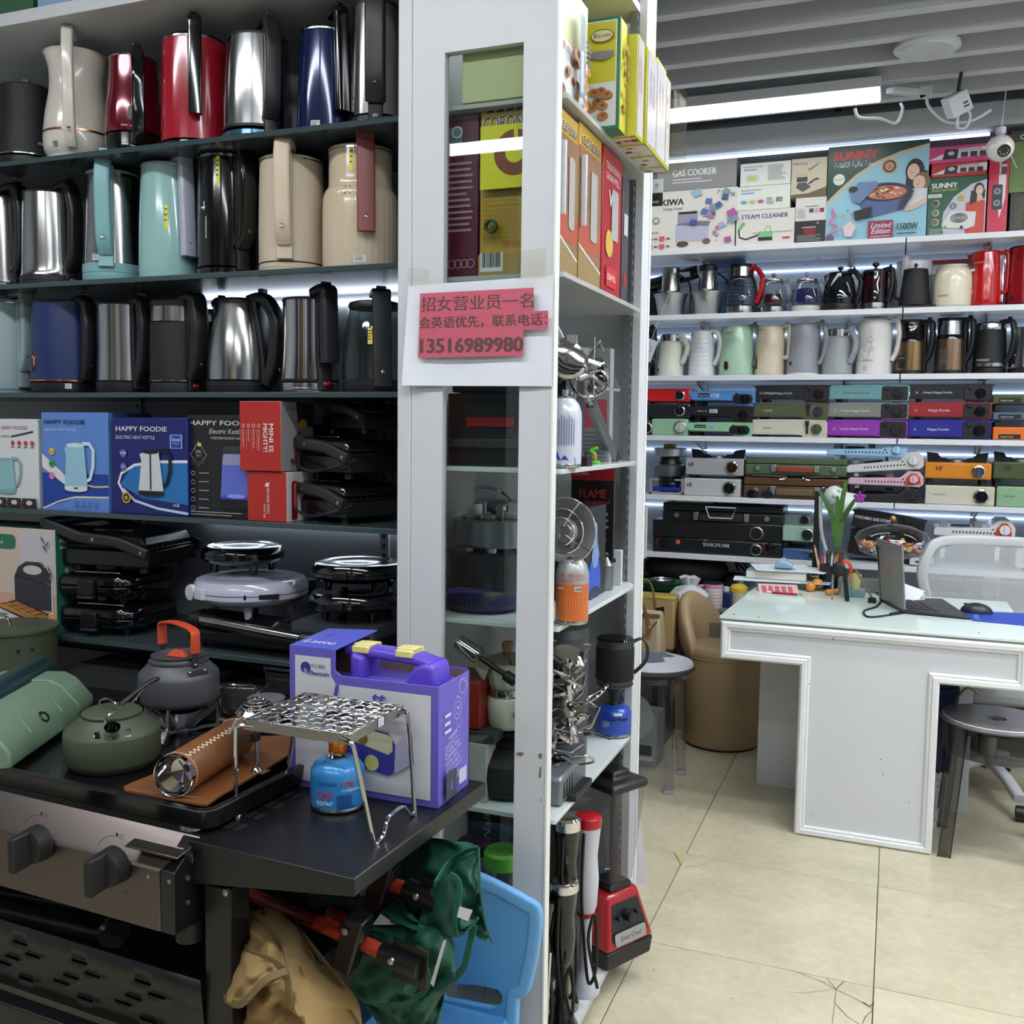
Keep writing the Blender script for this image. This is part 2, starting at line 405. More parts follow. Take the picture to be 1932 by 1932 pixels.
for x in(-1.98,-1.2):
    mb=MB(mat((196,198,202),.4)).box(x-.012,x+.012,LY1-.01,LY1,.1,2.34)
    for k in range(90):mb.box(x-.004,x+.004,LY1-.0115,LY1-.01,.12+k*.025,.133+k*.025,DARK)
    mb.build('slotted_upright',ls)
def carton(name,label,x0,x1,y0,y1,z0,z1,m,group=None,rz=0,bevel=.0015,piv=None,rot=None,ms=None,mt=None):
    """a cardboard box whose root sits at the base's front centre; returns (root, w, d, h)"""
    w,dp,h=x1-x0,y1-y0,z1-z0
    t=thing(name,label,'box',((x0+x1)/2,y0,z0),rz,group,rot)
    mb=MB(m)
    a,b,c=w/2,dp,h
    vs=[(-a,0,0),(a,0,0),(a,b,0),(-a,b,0),(-a,0,c),(a,0,c),(a,b,c),(-a,b,c)]
    mb.add(vs,[(0,3,2,1),(0,1,5,4),(2,3,7,6)],m);mb.add(vs,[(1,2,6,5),(3,0,4,7)],ms or m);mb.add(vs,[(4,5,6,7)],mt or m)
    mb2=MB(); # weld for bevel
    mb2.v=vs;mb2.f=[(0,3,2,1),(0,1,5,4),(2,3,7,6),(1,2,6,5),(3,0,4,7),(4,5,6,7)]
    mb2.mats=[m,ms or m,mt or m];mb2.mi=[0,0,0,1,1,2]
    mb2.build('carton',t,bevel)
    MB(P(120,96,70)).box(-a*.96,a*.96,b*.495,b*.505,c,c+.0006).build('flap_seam',t)
    return t,w,dp,h
for x0,x1,c,l in((-2.22,-1.985,(60,104,70),'green box on the white top shelf over the black gooseneck kettle'),(-1.97,-1.87,(150,180,215),'pale blue box on the white top shelf, second in its row'),(-1.86,-1.79,(236,238,240),'white box on the white top shelf beside the pale blue one'),(-1.78,-1.55,(66,112,78),'green box on the white top shelf over the cream kettle')):
    carton('product_box',l,x0,x1,1.87,2.1,2.378,2.62,mat(c,.4),'boxes on the top shelf')
# ------------------------------------------------------------------ showcase column
CX0,CX1,CY0,CY1=-.956,-.622,1.80,2.56
CZ=[2.04,1.705,1.324,1.01,.615]
sh=thing('glass_showcase','white showcase column with narrow front window and open glass shelves','showcase',(0,0,0))
MB(WHITE).box(CX0,CX0+.03,CY0,CY1,.05,2.75).build('side_panel',sh,.0015)
MB(WHITE).box(CX0+.031,-.855,CY0+.002,CY0+.022,.05,2.132).build('stile',sh)
MB(WHITE).box(-.69,CX1,CY0+.002,CY0+.022,.05,2.132).build('stile',sh)
MB(WHITE).box(CX0+.031,CX1,CY0+.002,CY0+.022,2.132,2.75).build('header_panel',sh)
MB(mat((236,236,230),.4)).box(CX1-.001,CX1+.003,CY0,CY0+.024,.05,2.75).build('edge_strip',sh)
MB(thin_glass((240,245,243),.01,.9)).box(-.858,-.687,CY0+.014,CY0+.018,.07,2.135).build('window_pane',sh)
MB(mat((196,198,200),.5)).box(CX0+.03,CX1-.02,CY1-.012,CY1,.07,2.75).build('back_panel',sh)
MB(WHITE).box(CX1-.022,CX1,CY1-.075,CY1,.05,2.75).build('rear_post',sh,.0015)
MB(mat((236,236,230),.4)).box(CX1-.001,CX1+.003,CY1-.01,CY1+.004,.05,2.75).build('edge_strip',sh)
mb=MB(mat((150,152,156),.35,.8)).box(CX1-.04,CX1-.022,CY1-.09,CY1-.076,.07,2.6)
for k in range(98):mb.box(CX1-.022,CX1-.0212,CY1-.087,CY1-.079,.09+.026*k,.106+.026*k,DARK)
mb.build('slotted_upright',sh)
MB(WHITE).box(CX0,CX1+.003,CY0+.02,CY1-.14,.045,.066).build('bottom_shelf',sh,.001)
MB(mat((196,196,190),.5)).box(CX0+.03,CX1-.02,CY0+.03,CY1-.02,2.44,2.46).build('top_shelf',sh,.001)
for i,z in enumerate(CZ):
    mb=MB(mat((206,214,212),.12,0,.03)if i>1 else mat((190,192,190),.12,0,.03));x1=CX1+.012;y1=CY1-.09;x0=CX0+.03;y0=CY0+.03;r=.05
    poly=[(x0,y0),(x1,y0)]+[(x1-r+r*math.cos(a),y1-r+r*math.sin(a))for a in(0,.4,.8,1.2,PI/2)]+[(x0,y1)]
    mb.prism(poly,z-.01,z,axis='z');mb.build('glass_shelf',sh,.001)
# wear on the front stile
d=Dec((0,CY0+.0018,0),(1,0,0),(0,0,1))
BR=mat((128,104,84),.8,0,.2,200)
for pts in(((973,1421),(985,1419),(988,1423),(982,1427),(974,1424)),((1014,1424),(1022,1421),(1022,1432),(1018,1431)),((1018,1448),(1021,1446),(1020,1466),(1016,1468),(1017,1458)),((1019,1508),(1021,1507),(1021,1515))):
    d=Dec((0,CY0+.0018,0));d.poly([(at(x,y,Y=CY0)[0],at(x,y,Y=CY0)[2])for x,y in pts],BR);d.build('paint_chip',sh)
for(x,y)in((CX1-.03,2.38),(CX0+.06,2.38),(CX1-.03,1.9)):
    MB(mat((236,238,240),.25)).lathe([(.001,-.013),(.026,-.013),(.03,-.008),(.03,.008),(.026,.013),(.001,.013)],c=(x,y,.03),n=24,axis='x').lathe([(.001,-.016),(.01,-.016),(.01,.016),(.001,.016)],mat((190,192,196),.3),c=(x,y,.03),n=16,axis='x').build('caster',sh)
# notice sheet with tape
t=thing('paper_notice','white paper notice with red printed hiring text taped on the showcase','notice',(0,CY0,0))
def q(x,y):p=at(x,y,Y=CY0);return(p.x,p.z)
nx,nz=16,10;vs=[]
for j in range(nz+1):
    for i in range(nx+1):
        u,v_=i/nx,j/nz
        a=[q(772,540),q(1046,520)];b=[q(768,728),q(1042,729)]
        X=(a[0][0]*(1-u)+a[1][0]*u)*(1-v_)+(b[0][0]*(1-u)+b[1][0]*u)*v_
        Z=(a[0][1]*(1-u)+a[1][1]*u)*(1-v_)+(b[0][1]*(1-u)+b[1][1]*u)*v_
        yy=-.004-.012*max(0,.12-u)/.12*v_-.002*math.sin(u*7+v_*3)-.008*v_*v_*(1-u)
        vs.append((X,yy,Z))
MB(mat((226,229,236),.6,0,.03,30)).add(vs,[(j*(nx+1)+i+nx+1,j*(nx+1)+i+nx+2,j*(nx+1)+i+1,j*(nx+1)+i)for j in range(nz)for i in range(nx)]).build('sheet',t)
d=Dec((0,-.0165,0),(1,0,0),(0,0,1))
PK=mat((200,92,112),.6,0,.03,40);TXM=P(96,72,66)
d.poly([q(x,y)for x,y in((800,556),(1013,545),(1012,589),(1040,588),(1039,622),(994,624),(993,672),(796,676))],PK)
def rowtext(s_,x0,y0,x1,y1,size,bold=.0006):
    a,b=q(x0,y0),q(x1,y1);d.text(s_,a[0],a[1],size,TXM,fit=b[0]-a[0],rot=math.atan2(b[1]-a[1],b[0]-a[0]),bold=bold)
rowtext('招女营业员一名',802,588,1012,580,.031);rowtext('会英语优先，联系电话：',799,620,1038,613,.0245);rowtext('13516989980',801,667,992,664,.040,.0016)
d.build('printed_text',t)
TP=thin_glass((246,244,236),.2,.8)
for pts in(((778,508),(818,511),(816,534),(776,536)),((990,476),(1037,469),(1036,528),(980,530),(984,516))):
    v=[(*((q(x,y)[0]),-.018-.0005*k,q(x,y)[1]),)for k,(x,y)in enumerate(pts)]
    MB(TP).add(v,[tuple(range(len(v)))[::-1]]).build('clear_tape',t)
# ------------------------------------------------------------------ back wall shelving
BZ=[2.285,1.966,1.666,1.368,1.068,.775];BY0,BY1=4.9,5.25
bs=thing('wall_shelving','white wall shelving with led strips along the back of the shop','shelving',(0,0,0))
MB(mat((206,218,232),.5,0,.03,5)).box(-2.0,2.4,BY1,BY1+.018,.1,2.76).build('back_panel',bs)
SHW=mat((224,226,230),.35,0,.02,10)
for z in BZ:
    MB(SHW).box(-2.0,-.003,BY0,BY1,z-.013,z+.013).build('shelf_board',bs,.0015)
    MB(SHW).box(.003,2.4,BY0,BY1,z-.013,z+.013).build('shelf_board',bs,.0015)
    for x in(-.95,-.25,.36,.98):
        MB(SHW).add([(x-.004,BY1,z-.013),(x-.004,BY1,z-.075),(x-.004,BY0+.06,z-.013),(x+.004,BY1,z-.013),(x+.004,BY1,z-.075),(x+.004,BY0+.06,z-.013)],[(0,1,2),(5,4,3),(0,3,4,1),(1,4,5,2),(2,5,3,0)]).build('bracket',bs)
for x in(-.95,-.25,.36,.98):MB(SHW).box(x-.014,x+.014,BY1-.012,BY1,.1,2.74).build('upright',bs)
LST=mat((215,232,255),.4,0,0,emit=SHELF_E)
for z in BZ[:-1]:
    MB(LST).box(-1.9,2.3,BY1-.012,BY1-.004,z-.066,z-.06).build('led_strip',bs)
MB(mat((215,232,255),.4,0,0,emit=1.8)).box(-2,.33,BY0+.1,BY0+.115,2.745,2.757).build('led_strip',bs)
SC.cycles.max_bounces=6;SC.cycles.diffuse_bounces=2;SC.cycles.glossy_bounces=3;SC.cycles.adaptive_threshold=.025;SC.cycles.transmission_bounces=6;SC.cycles.transparent_max_bounces=10
SC.cycles.caustics_reflective=False;SC.cycles.caustics_refractive=False
# ------------------------------------------------------------------ kettles
def interp(prof,z):
    for(r0,z0),(r1,z1)in zip(prof,prof[1:]):
        if z<=z1:return r0+(r1-r0)*((z-z0)/(z1-z0)if z1>z0 else 0)
    return prof[-1][0]
def kettle(label,xl,xr,yt,shelf,Yc,body,bm,base=None,lid=None,lidm=None,handle=None,hm=None,strap=None,ring=None,switch=None,button=None,sticker=None,spout=True,knob=None,group=None,extra=None,name='electric_kettle',liph=0,lipm=None,disp=None,ribs=None,n=36,rtop=None,brand=None):
    """body: [(r, z)] relative to radius / height; base=(zrel, mat, rrel); handle=(s, ztop, zbot, out_m, width_m, thick_m[, style])"""
    xc=(xl+xr)/2;c=at(xc,yt+60,Y=Yc);c.z=shelf
    dp=depth((c.x,c.y,shelf+.12));R=(xr-xl)/2*dp/F
    h=at(xc,yt,Y=Yc-R*.3)[2]-shelf
    t=thing(name,label,'kettle',c,0,group)
    th=math.atan2(-c.y,-c.x)
    prof=[(r*R,z*h)for r,z in body]
    z0=prof[0][1];z1=prof[-1][1];rt=prof[-1][0]
    B=MB(bm)
    if ribs:
        vs=[];nn=144
        for r,z in prof:
            for i in range(nn):
                a=2*PI*i/nn;k=(1-ribs[2]*(i%4 in(0,)))if ribs[0]*h<=z<=ribs[1]*h else 1
                vs.append((r*k*math.cos(a),r*k*math.sin(a),z))
        B.add(vs,[(j*nn+i,j*nn+(i+1)%nn,(j+1)*nn+(i+1)%nn,(j+1)*nn+i)for j in range(len(prof)-1)for i in range(nn)]+[tuple(range(nn))[::-1],tuple(range((len(prof)-1)*nn,len(prof)*nn))])
    else:B.lathe(prof,n=n)
    B.build('body',t)
    if base:
        zb,m,rb=base;rb*=R;zb*=h
        MB(m).lathe([(rb*.97,0),(rb,.004),(rb,zb*.45),(rb*.985,zb*.47),(rb*.985,zb*.53),(rb,zb*.55),(rb,zb-.002),(rb*.97,zb)],n=n).build('base',t)
    if lid:
        zl=lid*h
        MB(lidm).lathe([(rt*1.01,z1-.001),(rt*1.02,z1+zl*.4),(rt*.97,z1+zl*.8),(rt*.8,z1+zl),(rt*.3,z1+zl*1.05),(.001,z1+zl*1.05)],n=n).build('lid',t)
    if ring:
        for zr,wr,m in ring:
            r=interp(prof,zr*h);MB(m).lathe([(r,zr*h-wr),(r+.0018,zr*h-wr),(r+.0018,zr*h+wr),(r,zr*h+wr)],n=n,cap=(0,0)).build('trim_ring',t)
    hang=th
    if handle:
        s,zt,zb,out,w,tk=handle[:6];style=handle[6]if len(handle)>6 else 'D'
        hang=th+math.asin(max(-1,min(1,s)))
        w*=1.22;zt*=h;zb*=h;Rm=max(r for r,z in prof);rA=interp(prof,zt);rB=interp(prof,zb)
        if style=='D':pts=[(rA*.55,zt-.004),(rA+out*.5,zt),(rA+out*.95,zt-.02),(Rm+out,zt-.06),(Rm+out*.98,(zt+zb)/2),(Rm+out*.8,zb+.035),(rB+.006,zb)]
        elif style=='C':pts=[(rA*.7,zt-.008),(rA+out*.8,zt-.005),(Rm+out,zt-.05),(Rm+out*1.05,(zt+zb)/2+.01),(Rm+out*.75,zb+.04),(rB+.004,zb)]
        elif style=='S':pts=[(rA*.85,zt-.006),(rA+out*.7,zt),(rA+out,zt-.02),(rA+out,zb+.02),(rA+out*.7,zb),(rB*.95,zb+.004)]
        elif style=='L':pts=[(rA*.6,zt-.005),(rA+out*.7,zt),(rA+out,zt-.025),(Rm+out,zb)]
        hp=smoothpath([(a,0,b)for a,b in pts],5)
        n_=len(hp);ho=MB(hm).sweep(hp,rrect(w,tk,min(w,tk)*.32,3),side=(0,1,0)).build('handle',t,rot=hang)
        # thumb button on the top of the handle
        MB(button or hm).T=None
        bo=MB(button or hm).box(rA+out*.35,rA+out*.8,-w*.27,w*.27,zt+tk*.3,zt+tk*.5+.006);bo.build('lid_button',t,.002,rot=hang)
        if style in 'DCL':MB(mat((120,120,124),.3,1)if bm is not None else DARK).lathe([(.0045,0),(.0045,.001),(.001,.0015)],c=(0,0,0),n=10).build('screw',ho,loc=(Rm+out*.86+tk*.45,0,zb+.032),rot=(0,PI/2-.3,0))
    if strap:
        m,za,zb_,w=strap;k=10
        hp=[(interp(prof,(za+(zb_-za)*i/k)*h)+.004,0,(za+(zb_-za)*i/k)*h)for i in range(k+1)]
        if base and za*h<base[0]*h:hp[0]=(base[2]*R+.003,0,za*h)
        MB(m).sweep(hp,rrect(w,.012,.004,2),side=(0,1,0)).build('strap',t,rot=hang)
    if switch:
        zs,m,w=switch;r=max(interp(prof,zs*h),base[2]*R if base else 0)+.007
        MB(m).ell((r,0,zs*h),.006,w,w*.7,n=14,k=8).build('switch',t,rot=hang)
    if spout:
        r=rt;MB(bm if spout is True else spout).add([(r*.92,-.03,z1-.001),(r*.92,.03,z1-.001),(r+.026,0,z1+.002),(interp(prof,z1-.055)*.97,0,z1-.06)],[(0,2,1),(0,3,2),(1,2,3)]).build('spout',t,rot=hang+PI)
    if knob:
        m,zk,rk=knob;zz=z1+(lid or 0)*h
        MB(m).lathe([(rk*.5,0),(rk*.4,zk*.4),(rk,zk*.55),(rk*.95,zk*.85),(.001,zk)],c=(0,0,zz),n=18).build('knob',t)
    if sticker:
        for j,st in enumerate(sticker):
            s,za,wd,ht,m=st[:5];d=Dec((0,0,0),cyl=(R,th+math.asin(s),lambda b:interp(prof,b)));zz=za*h
            d.rect(-wd/2,zz,wd/2,zz+ht,m)
            if len(st)>5:
                for q in range(st[5]):d.rect(-wd*.4,zz+ht*(.8-q*.7/st[5]),wd*random.uniform(.1,.4),zz+ht*(.8-q*.7/st[5])+ht*.06,P(60))
            d.build('sticker',t)
    if disp:
        s,za,rw,rh,fm,dm=disp;a=th+math.asin(s);r=interp(prof,za*h)
        e=MB(fm);e.prism(rrect(2*rw,2*rh,rw*.95,5),-.006,.004,fm,axis='x');e.prism(rrect(1.6*rw,2*rh-.4*rw,rw*.76,5),.0035,.0052,dm,axis='x')
        e.build('display',t,.001,loc=(r*math.cos(a),r*math.sin(a),za*h),rot=a)
    if brand:
        s_,a_,za,size,m=brand;d=Dec((0,0,0),cyl=(R,th+math.asin(a_),lambda b:interp(prof,b)));d.text(s_,0,za*h,size,m,'c');d.build('printed_mark',t)
    return t,R,h,th,prof
CYL=[(.97,.02),(1,.03),(1,.93),(.98,.95)]
def taper(b,t,z0=.08,z1=.92,k=6):return[(b+(t-b)*(i/k),z0+(z1-z0)*i/k)for i in range(k+1)]
def vase(pts):return[(v.x,v.z)for v in smoothpath([(a,0,b)for a,b in pts],5)]
BG=mat((170,22,44),.16,0,.03,20,coat=.5);DR=mat((110,14,32),.12,.3,.03,20,coat=.5)
CREAM=mat((214,208,196),.2,0,.02,coat=.3);TEAL=mat((128,176,180),.42,0,.03);TEALG=mat((150,190,186),.12,0,.02,coat=.4)
NAVYG=mat((16,34,78),.12,.2,.04,coat=.4);NAVY=mat((30,46,96),.38,0,.04);BEIGE=mat((206,190,166),.45,0,.02);BEIGEG=mat((206,190,164),.14,0,.02,coat=.4)
BRN=mat((128,62,58),.42,0,.03);GREYT=mat((140,160,164),.45,0,.03);LAV=mat((176,178,196),.25,0,.02,coat=.3)
BLKP=mat((26,26,30),.38,0,.1,100);YEL=P(222,214,50);TAGM=P(216,216,212)
YA=1.955;GA,GB,GC='kettles on the upper glass shelf','kettles on the second glass shelf','kettles on the third glass shelf'
A,B_,C_=SZ['A'],SZ['B'],SZ['C']
# --- upper row
t,R,h,th,pr=kettle('matte black gooseneck kettle with silver lid knob beside the cream kettle',-2,104,158,A,YA,vase([(1.0,.16),(.97,.3),(.86,.6),(.82,.97)]),BLKM,(.15,BLK,.98),.02,BLKM,None,None,knob=(CHROME,.022,.014),spout=False,group=GA,ring=[(.17,.0015,STEEL)],brand=('MARADO',.62,.28,.011,P(220)))
MB(BLKM).tube([(-R*.7,-R*.3,h*.55),(-R*1.15,-R*.4,h*.62),(-R*1.5,-R*.45,h*.8),(-R*1.9,-R*.5,h*.92)],.012,n=10,smooth=5,scale=None).build('gooseneck_spout',t)
kettle('cream pear-shaped kettle with copper ring and tall arched handle',84,206,98,A,YA,vase([(.86,.07),(.98,.14),(1.0,.26),(.93,.46),(.80,.68),(.80,.86),(.92,.99)]),CREAM,(.065,CREAM,.93),.015,CREAM,(-.18,1.13,.13,.028,.022,.02,'C'),CREAM,ring=[(.28,.0022,COPPER)],sticker=[(-.62,.1,.02,.022,TAGM,5)],group=GA)
kettle('dark red kettle with black handle and round grey gauge',199,306,104,A,YA,vase([(.98,.24),(1,.3),(.95,.5),(.84,.75),(.8,.97)]),DR,(.23,BLKG,.99),.02,STEELP,(.12,1.0,.12,.016,.026,.022,'C'),BLKG,knob=(REDL,.02,.006),sticker=[(-.8,.08,.012,.03,TAGM)],disp=(.0,.40,.017,.019,STEELP,mat((70,72,74),.3)),group=GA)
kettle('bright red cylindrical kettle with glossy black lid and handle',305,430,66,A,YA,vase([(1.0,.08),(.985,.4),(.95,.7),(.92,.95)]),BG,(.07,BLKG,1.0),.035,BLKG,(.0,1.06,.26,.018,.025,.02,'L'),BLKG,ring=[(.945,.0015,CHROME)],group=GA)
kettle('tapered brushed steel kettle with black strap beside the blue kettle',420,553,62,A,YA,vase([(.96,.13),(.95,.4),(.9,.7),(.84,.95)]),STEEL,(.1,mat((110,150,180),.15,.9),.99),.035,BLKP,(.32,1.06,.2,.026,.03,.02,'D'),BLKP,strap=(BLKP,.02,.98,.03),ring=[(.135,.003,BLK)],switch=(.07,mat((180,120,110),.2),.007),group=GA)
kettle('glossy navy blue kettle with black handle and white price tag',560,668,50,A,YA,vase([(1.0,.0),(.97,.3),(.92,.6),(.84,.95)]),NAVYG,None,.03,BLKG,(.48,1.1,.2,.014,.026,.02,'L'),BLKG,ring=[(.945,.0015,STEEL)],sticker=[(-.35,.03,.021,.021,TAGM,4)],group=GA)
kettle('tall brushed steel kettle with wide black handle beside the showcase column',661,762,2,A,YA,vase([(.98,.12),(.96,.4),(.93,.7),(.9,.95)]),STEEL,(.11,BLKP,1.0),.03,BLKP,(-.05,1.02,.2,.026,.036,.024,'D'),BLKP,strap=(BLKM,.03,.98,.032),switch=(.085,mat((150,150,150),.3),.008),sticker=[(-.6,.03,.013,.02,TAGM,3)],group=GA)
# --- second row
kettle('steel kettle with black handle cut off by the picture edge, second shelf',-62,50,358,B_,YA,taper(.97,.88),STEEL,(.08,STEEL,.98),.03,BLKP,(.62,1.02,.2,.02,.034,.022,'D'),BLKP,strap=(BLKP,.02,.98,.034),switch=(.06,REDL,.011),group=GB)
kettle('low steel kettle with black handle, red switch and wavy black base',40,152,356,B_,YA,vase([(.98,.12),(.94,.2),(.9,.6),(.86,.95)]),STEEL,(.12,mat((34,34,36),.5,0,.2,120,bump=.3),1.0),.03,BLKP,(.56,1.02,.18,.024,.03,.022,'D'),BLKP,strap=(BLKP,.01,.98,.034),switch=(.07,REDL,.009),group=GB)
kettle('steel kettle with aqua handle, lid and base on the second shelf',157,270,315,B_,YA,taper(.94,.82,.17,.94),STEEL,(.17,TEAL,1.0),.03,TEAL,(-.24,1.05,.25,.03,.03,.022,'D'),TEAL,strap=(TEAL,.13,.98,.036),sticker=[(-.6,.19,.02,.015,TAGM,3)],group=GB)
kettle('glossy pale aqua kettle with lavender grey handle and yellow sticker',263,374,306,B_,YA,vase([(1.0,.0),(1.0,.2),(.97,.5),(.88,.96)]),TEALG,None,.03,LAV,(.5,1.02,.2,.014,.03,.02,'L'),LAV,sticker=[(-.1,.42,.009,.055,YEL,3)],group=GB)
kettle('glossy black kettle with white flower print and yellow strip',373,480,286,B_,YA,vase([(1.0,.09),(.98,.5),(.93,.95)]),BLKG,(.08,BLKG,1.02),.03,BLKG,(.5,1.04,.24,.026,.034,.024,'D'),BLKG,strap=(BLKP,.06,.98,.032),ring=[(.945,.0018,CHROME)],sticker=[(-.28,.72,.009,.062,YEL,4),(-.75,.52,.003,.02,P(225)),(-.78,.535,.014,.004,P(225)),(-.68,.3,.003,.05,P(190))],group=GB)
kettle('matte beige kettle with looped handle and beige strap',489,612,294,B_,YA,vase([(1.0,.1),(.99,.5),(.95,.96)]),BEIGE,(.09,BEIGE,1.0),.025,BEIGE,(-.2,1.06,.24,.03,.03,.022,'D'),BEIGE,strap=(BEIGE,.11,.97,.036),ring=[(.95,.0012,CHROME)],group=GB)
kettle('wide beige bottle-neck kettle with fluted body and brown handle',609,752,272,B_,YA+.01,vase([(1.0,.02),(1.0,.3),(.985,.56),(.93,.63),(.84,.68),(.83,.8),(.83,.95)]),BEIGEG,(.035,BRN,1.0),.03,BEIGE,(.12,1.06,.28,.014,.032,.014,'L'),BRN,ring=[(.945,.0012,CHROME)],sticker=[(-.28,.76,.009,.05,YEL,3),(-.4,.5,.006,.045,YEL,2),(-.28,.51,.004,.04,YEL,2),(-.02,.05,.028,.016,TAGM,3)],ribs=(.05,.6,.012),group=GB)
# --- third row
YC=1.95
kettle('grey-green matte kettle with looped handle cut off by the picture edge',-44,66,560,C_,YC,CYL,GREYT,(.06,GREYT,1.0),.02,GREYT,(.48,1.03,.25,.024,.026,.02,'D'),GREYT,strap=(GREYT,.07,.96,.03),ring=[(.93,.0012,CHROME)],group=GC)
kettle('navy blue matte kettle with black handle, copper band and small display',62,184,566,C_,YC,vase([(1.0,.13),(.99,.5),(.93,.96)]),NAVY,(.12,BLK,.99),.03,BLKP,(.52,1.0,.16,.02,.03,.024,'C'),BLKP,ring=[(.135,.002,COPPER)],disp=(-.93,.33,.014,.021,COPPER,BLKG),sticker=[(.05,.05,.015,.013,TAGM,3)],group=GC)
kettle('tall steel kettle with black handle between the navy and the black kettle',182,280,567,C_,YC,vase([(.98,.14),(.93,.5),(.92,.95)]),STEEL,(.13,BLK,1.0),.03,BLKP,(.56,1.0,.14,.026,.03,.024,'C'),BLKP,strap=(BLKP,.05,.97,.036),switch=None,group=GC)
kettle('matte black kettle with steel collar and red switch',284,385,570,C_,YC,vase([(1.0,.13),(.98,.5),(.95,.77)]),BLKM,(.12,mat((36,36,38),.5,0,.2,150,bump=.4),1.0),.0,BLKP,(.55,1.04,.17,.024,.036,.026,'D'),BLKP,strap=(BLKP,.03,.98,.034),switch=(.08,REDL,.010),ring=[(.135,.001,STEEL)],group=GC,extra=None)
kt=bpy.data.objects[[o.name for o in bpy.data.objects if o.get('label')=='matte black kettle with steel collar and red switch'][0]]
_dp=depth(kt.location);_R=101/2*_dp/F;_h=at(334,570,Y=YC)[2]-C_
MB(STEEL).lathe([(_R*.95,_h*.77),(_R*.93,_h*.93)],n=36,cap=(0,0)).build('steel_collar',kt)
MB(BLKP).lathe([(_R*.95,_h*.93),(_R*.95,_h*.99),(_R*.8,_h*1.0),(.001,_h*1.01)],n=36).build('lid',kt)
kettle('large cone-shaped brushed steel kettle with big black handle',390,512,560,C_,YC,vase([(.98,.14),(.97,.3),(.86,.6),(.66,.93)]),STEEL,(.13,BLK,1.0),.06,BLKP,(.80,1.0,.1,.03,.032,.026,'C'),BLKP,strap=(BLKP,.1,.95,.04),switch=None,sticker=[(-.93,.06,.008,.008,REDL)],group=GC)
kettle('polished steel kettle with straight black handle and red switch',527,640,556,C_,YC,vase([(.95,.14),(.88,.4),(.86,.7),(.87,.94)]),STEELP,(.11,STEEL,1.0),.03,BLKP,(.5,1.03,.3,.024,.034,.024,'L'),BLKP,strap=(BLKP,.03,.97,.036),switch=(.09,REDL,.010),ring=[(.13,.003,BLK)],group=GC)
kettle('clear glass kettle with black lid, base and straight handle',646,770,562,C_,YC,vase([(.98,.14),(1,.3),(.93,.6),(.80,.9)]),thin_glass((215,225,225),.02,1.5),(.14,BLK,1.0),.07,BLK,(.2,1.04,.06,.008,.034,.014,'L'),BLKP,sticker=[(-.15,.5,.012,.035,YEL,4)],group=GC)
kettle('black kettle with steel collar half hidden behind the cone-shaped kettle',372,440,572,C_,YC+.14,vase([(1,.1),(.95,.6),(.94,.9)]),BLKM,(.1,BLK,1),.03,BLKP,(.3,1.0,.2,.02,.028,.02,'D'),BLKP,ring=[(.85,.014,STEEL)],group=GC)
# ------------------------------------------------------------------ cartons on the fourth shelf
def boxpx(name,label,xl,xr,yt,shelf,Y,dp,m,group=None,rz=0,yref=None,**k):
    ym=yref or yt+60
    x0,x1=at(xl,ym,Y=Y).x,at(xr,ym,Y=Y).x;z1=at((xl+xr)/2,yt,Y=Y).z
    return carton(name,label,x0,x1,Y,Y+dp,shelf,z1,m,group,rz,**k)
def front(w):return Dec((-w/2,0,0),(1,0,0),(0,0,1))
def rside(w):return Dec((w/2,0,0),(0,1,0),(0,0,1))
def topf(w,h):return Dec((-w/2,0,h),(1,0,0),(0,1,0))
def dkettle(d,a,b,w,h,bm,hm,bb,lm=None,taper_=.78,band=None): # printed kettle picture, base centre (a, b)
    d.poly([(a-w*.5*taper_-w*.12,b+h*.86),(a-w*.5*taper_,b+h*.62),(a-w*.5*taper_+.002,b+h*.86)],bm)
    d.line([(a+w*.3,b+h*.93),(a+w*.62,b+h*.93),(a+w*.78,b+h*.8),(a+w*.76,b+h*.5),(a+w*.62,b+h*.25),(a+w*.42,b+h*.2)],w*.13,hm)
    d.poly([(a-w*.5,b+h*.1),(a+w*.5,b+h*.1),(a+w*.5*taper_,b+h*.9),(a-w*.5*taper_,b+h*.9)],bm)
    d.ell(a,b+h*.9,w*.5*taper_,lm or hm,h*.045)
    d.poly([(a-w*.5,b+h*.1)]+[(a+w*.5*math.cos(t),b+h*.04+h*.05*math.sin(t))for t in[PI+PI*k/10 for k in range(11)]]+[(a+w*.5,b+h*.1)],bb)
    if band:d.rect(a-w*.03,b+h*.12,a+w*.03,b+h*.86,band)
D_=SZ['D'];GD='cartons on the fourth shelf'
NVY=P(22,26,92);RED=P(196,42,40)
t,w,dp,h=boxpx('kettle_box','white carton with pale aqua kettle picture cut off by the picture edge',-80,72,790,D_,1.865,.15,mat((214,216,218),.45,0,.03,20),GD)
d=front(w);d.text('HAPPY FOODIE',w*.88,h*.88,.013,P(150,40,44),'r');d.text('ELECTRIC KETTLE',w*.66,h*.79,.008,P(50),'r');d.line([(w*.68,h*.8),(w*.95,h*.86)],.004,P(30))
for k in range(4):d.ell(w*(.7+.08*k),h*.73,.006,RED,n=12);d.rect(w*(.68+.08*k),h*.68,w*(.72+.08*k),h*.69,P(80))
dkettle(d,w*.62,h*.16,.062,.095,P(138,186,190),P(126,172,178),P(120,168,172))
for k in range(4):d.rect(w*(.26+.185*k),0.002,w*(.43+.185*k),h*.11,P(46,34,30));d.ell(w*(.345+.185*k),h*.06,.01,P(210,206,200),.006)
d.build('front_print',t)
t,w,dp,h=boxpx('kettle_box','sky blue carton printed with a pale blue kettle',79,204,778,D_,1.862,.15,mat((92,134,204),.35,0,.03,20),GD)
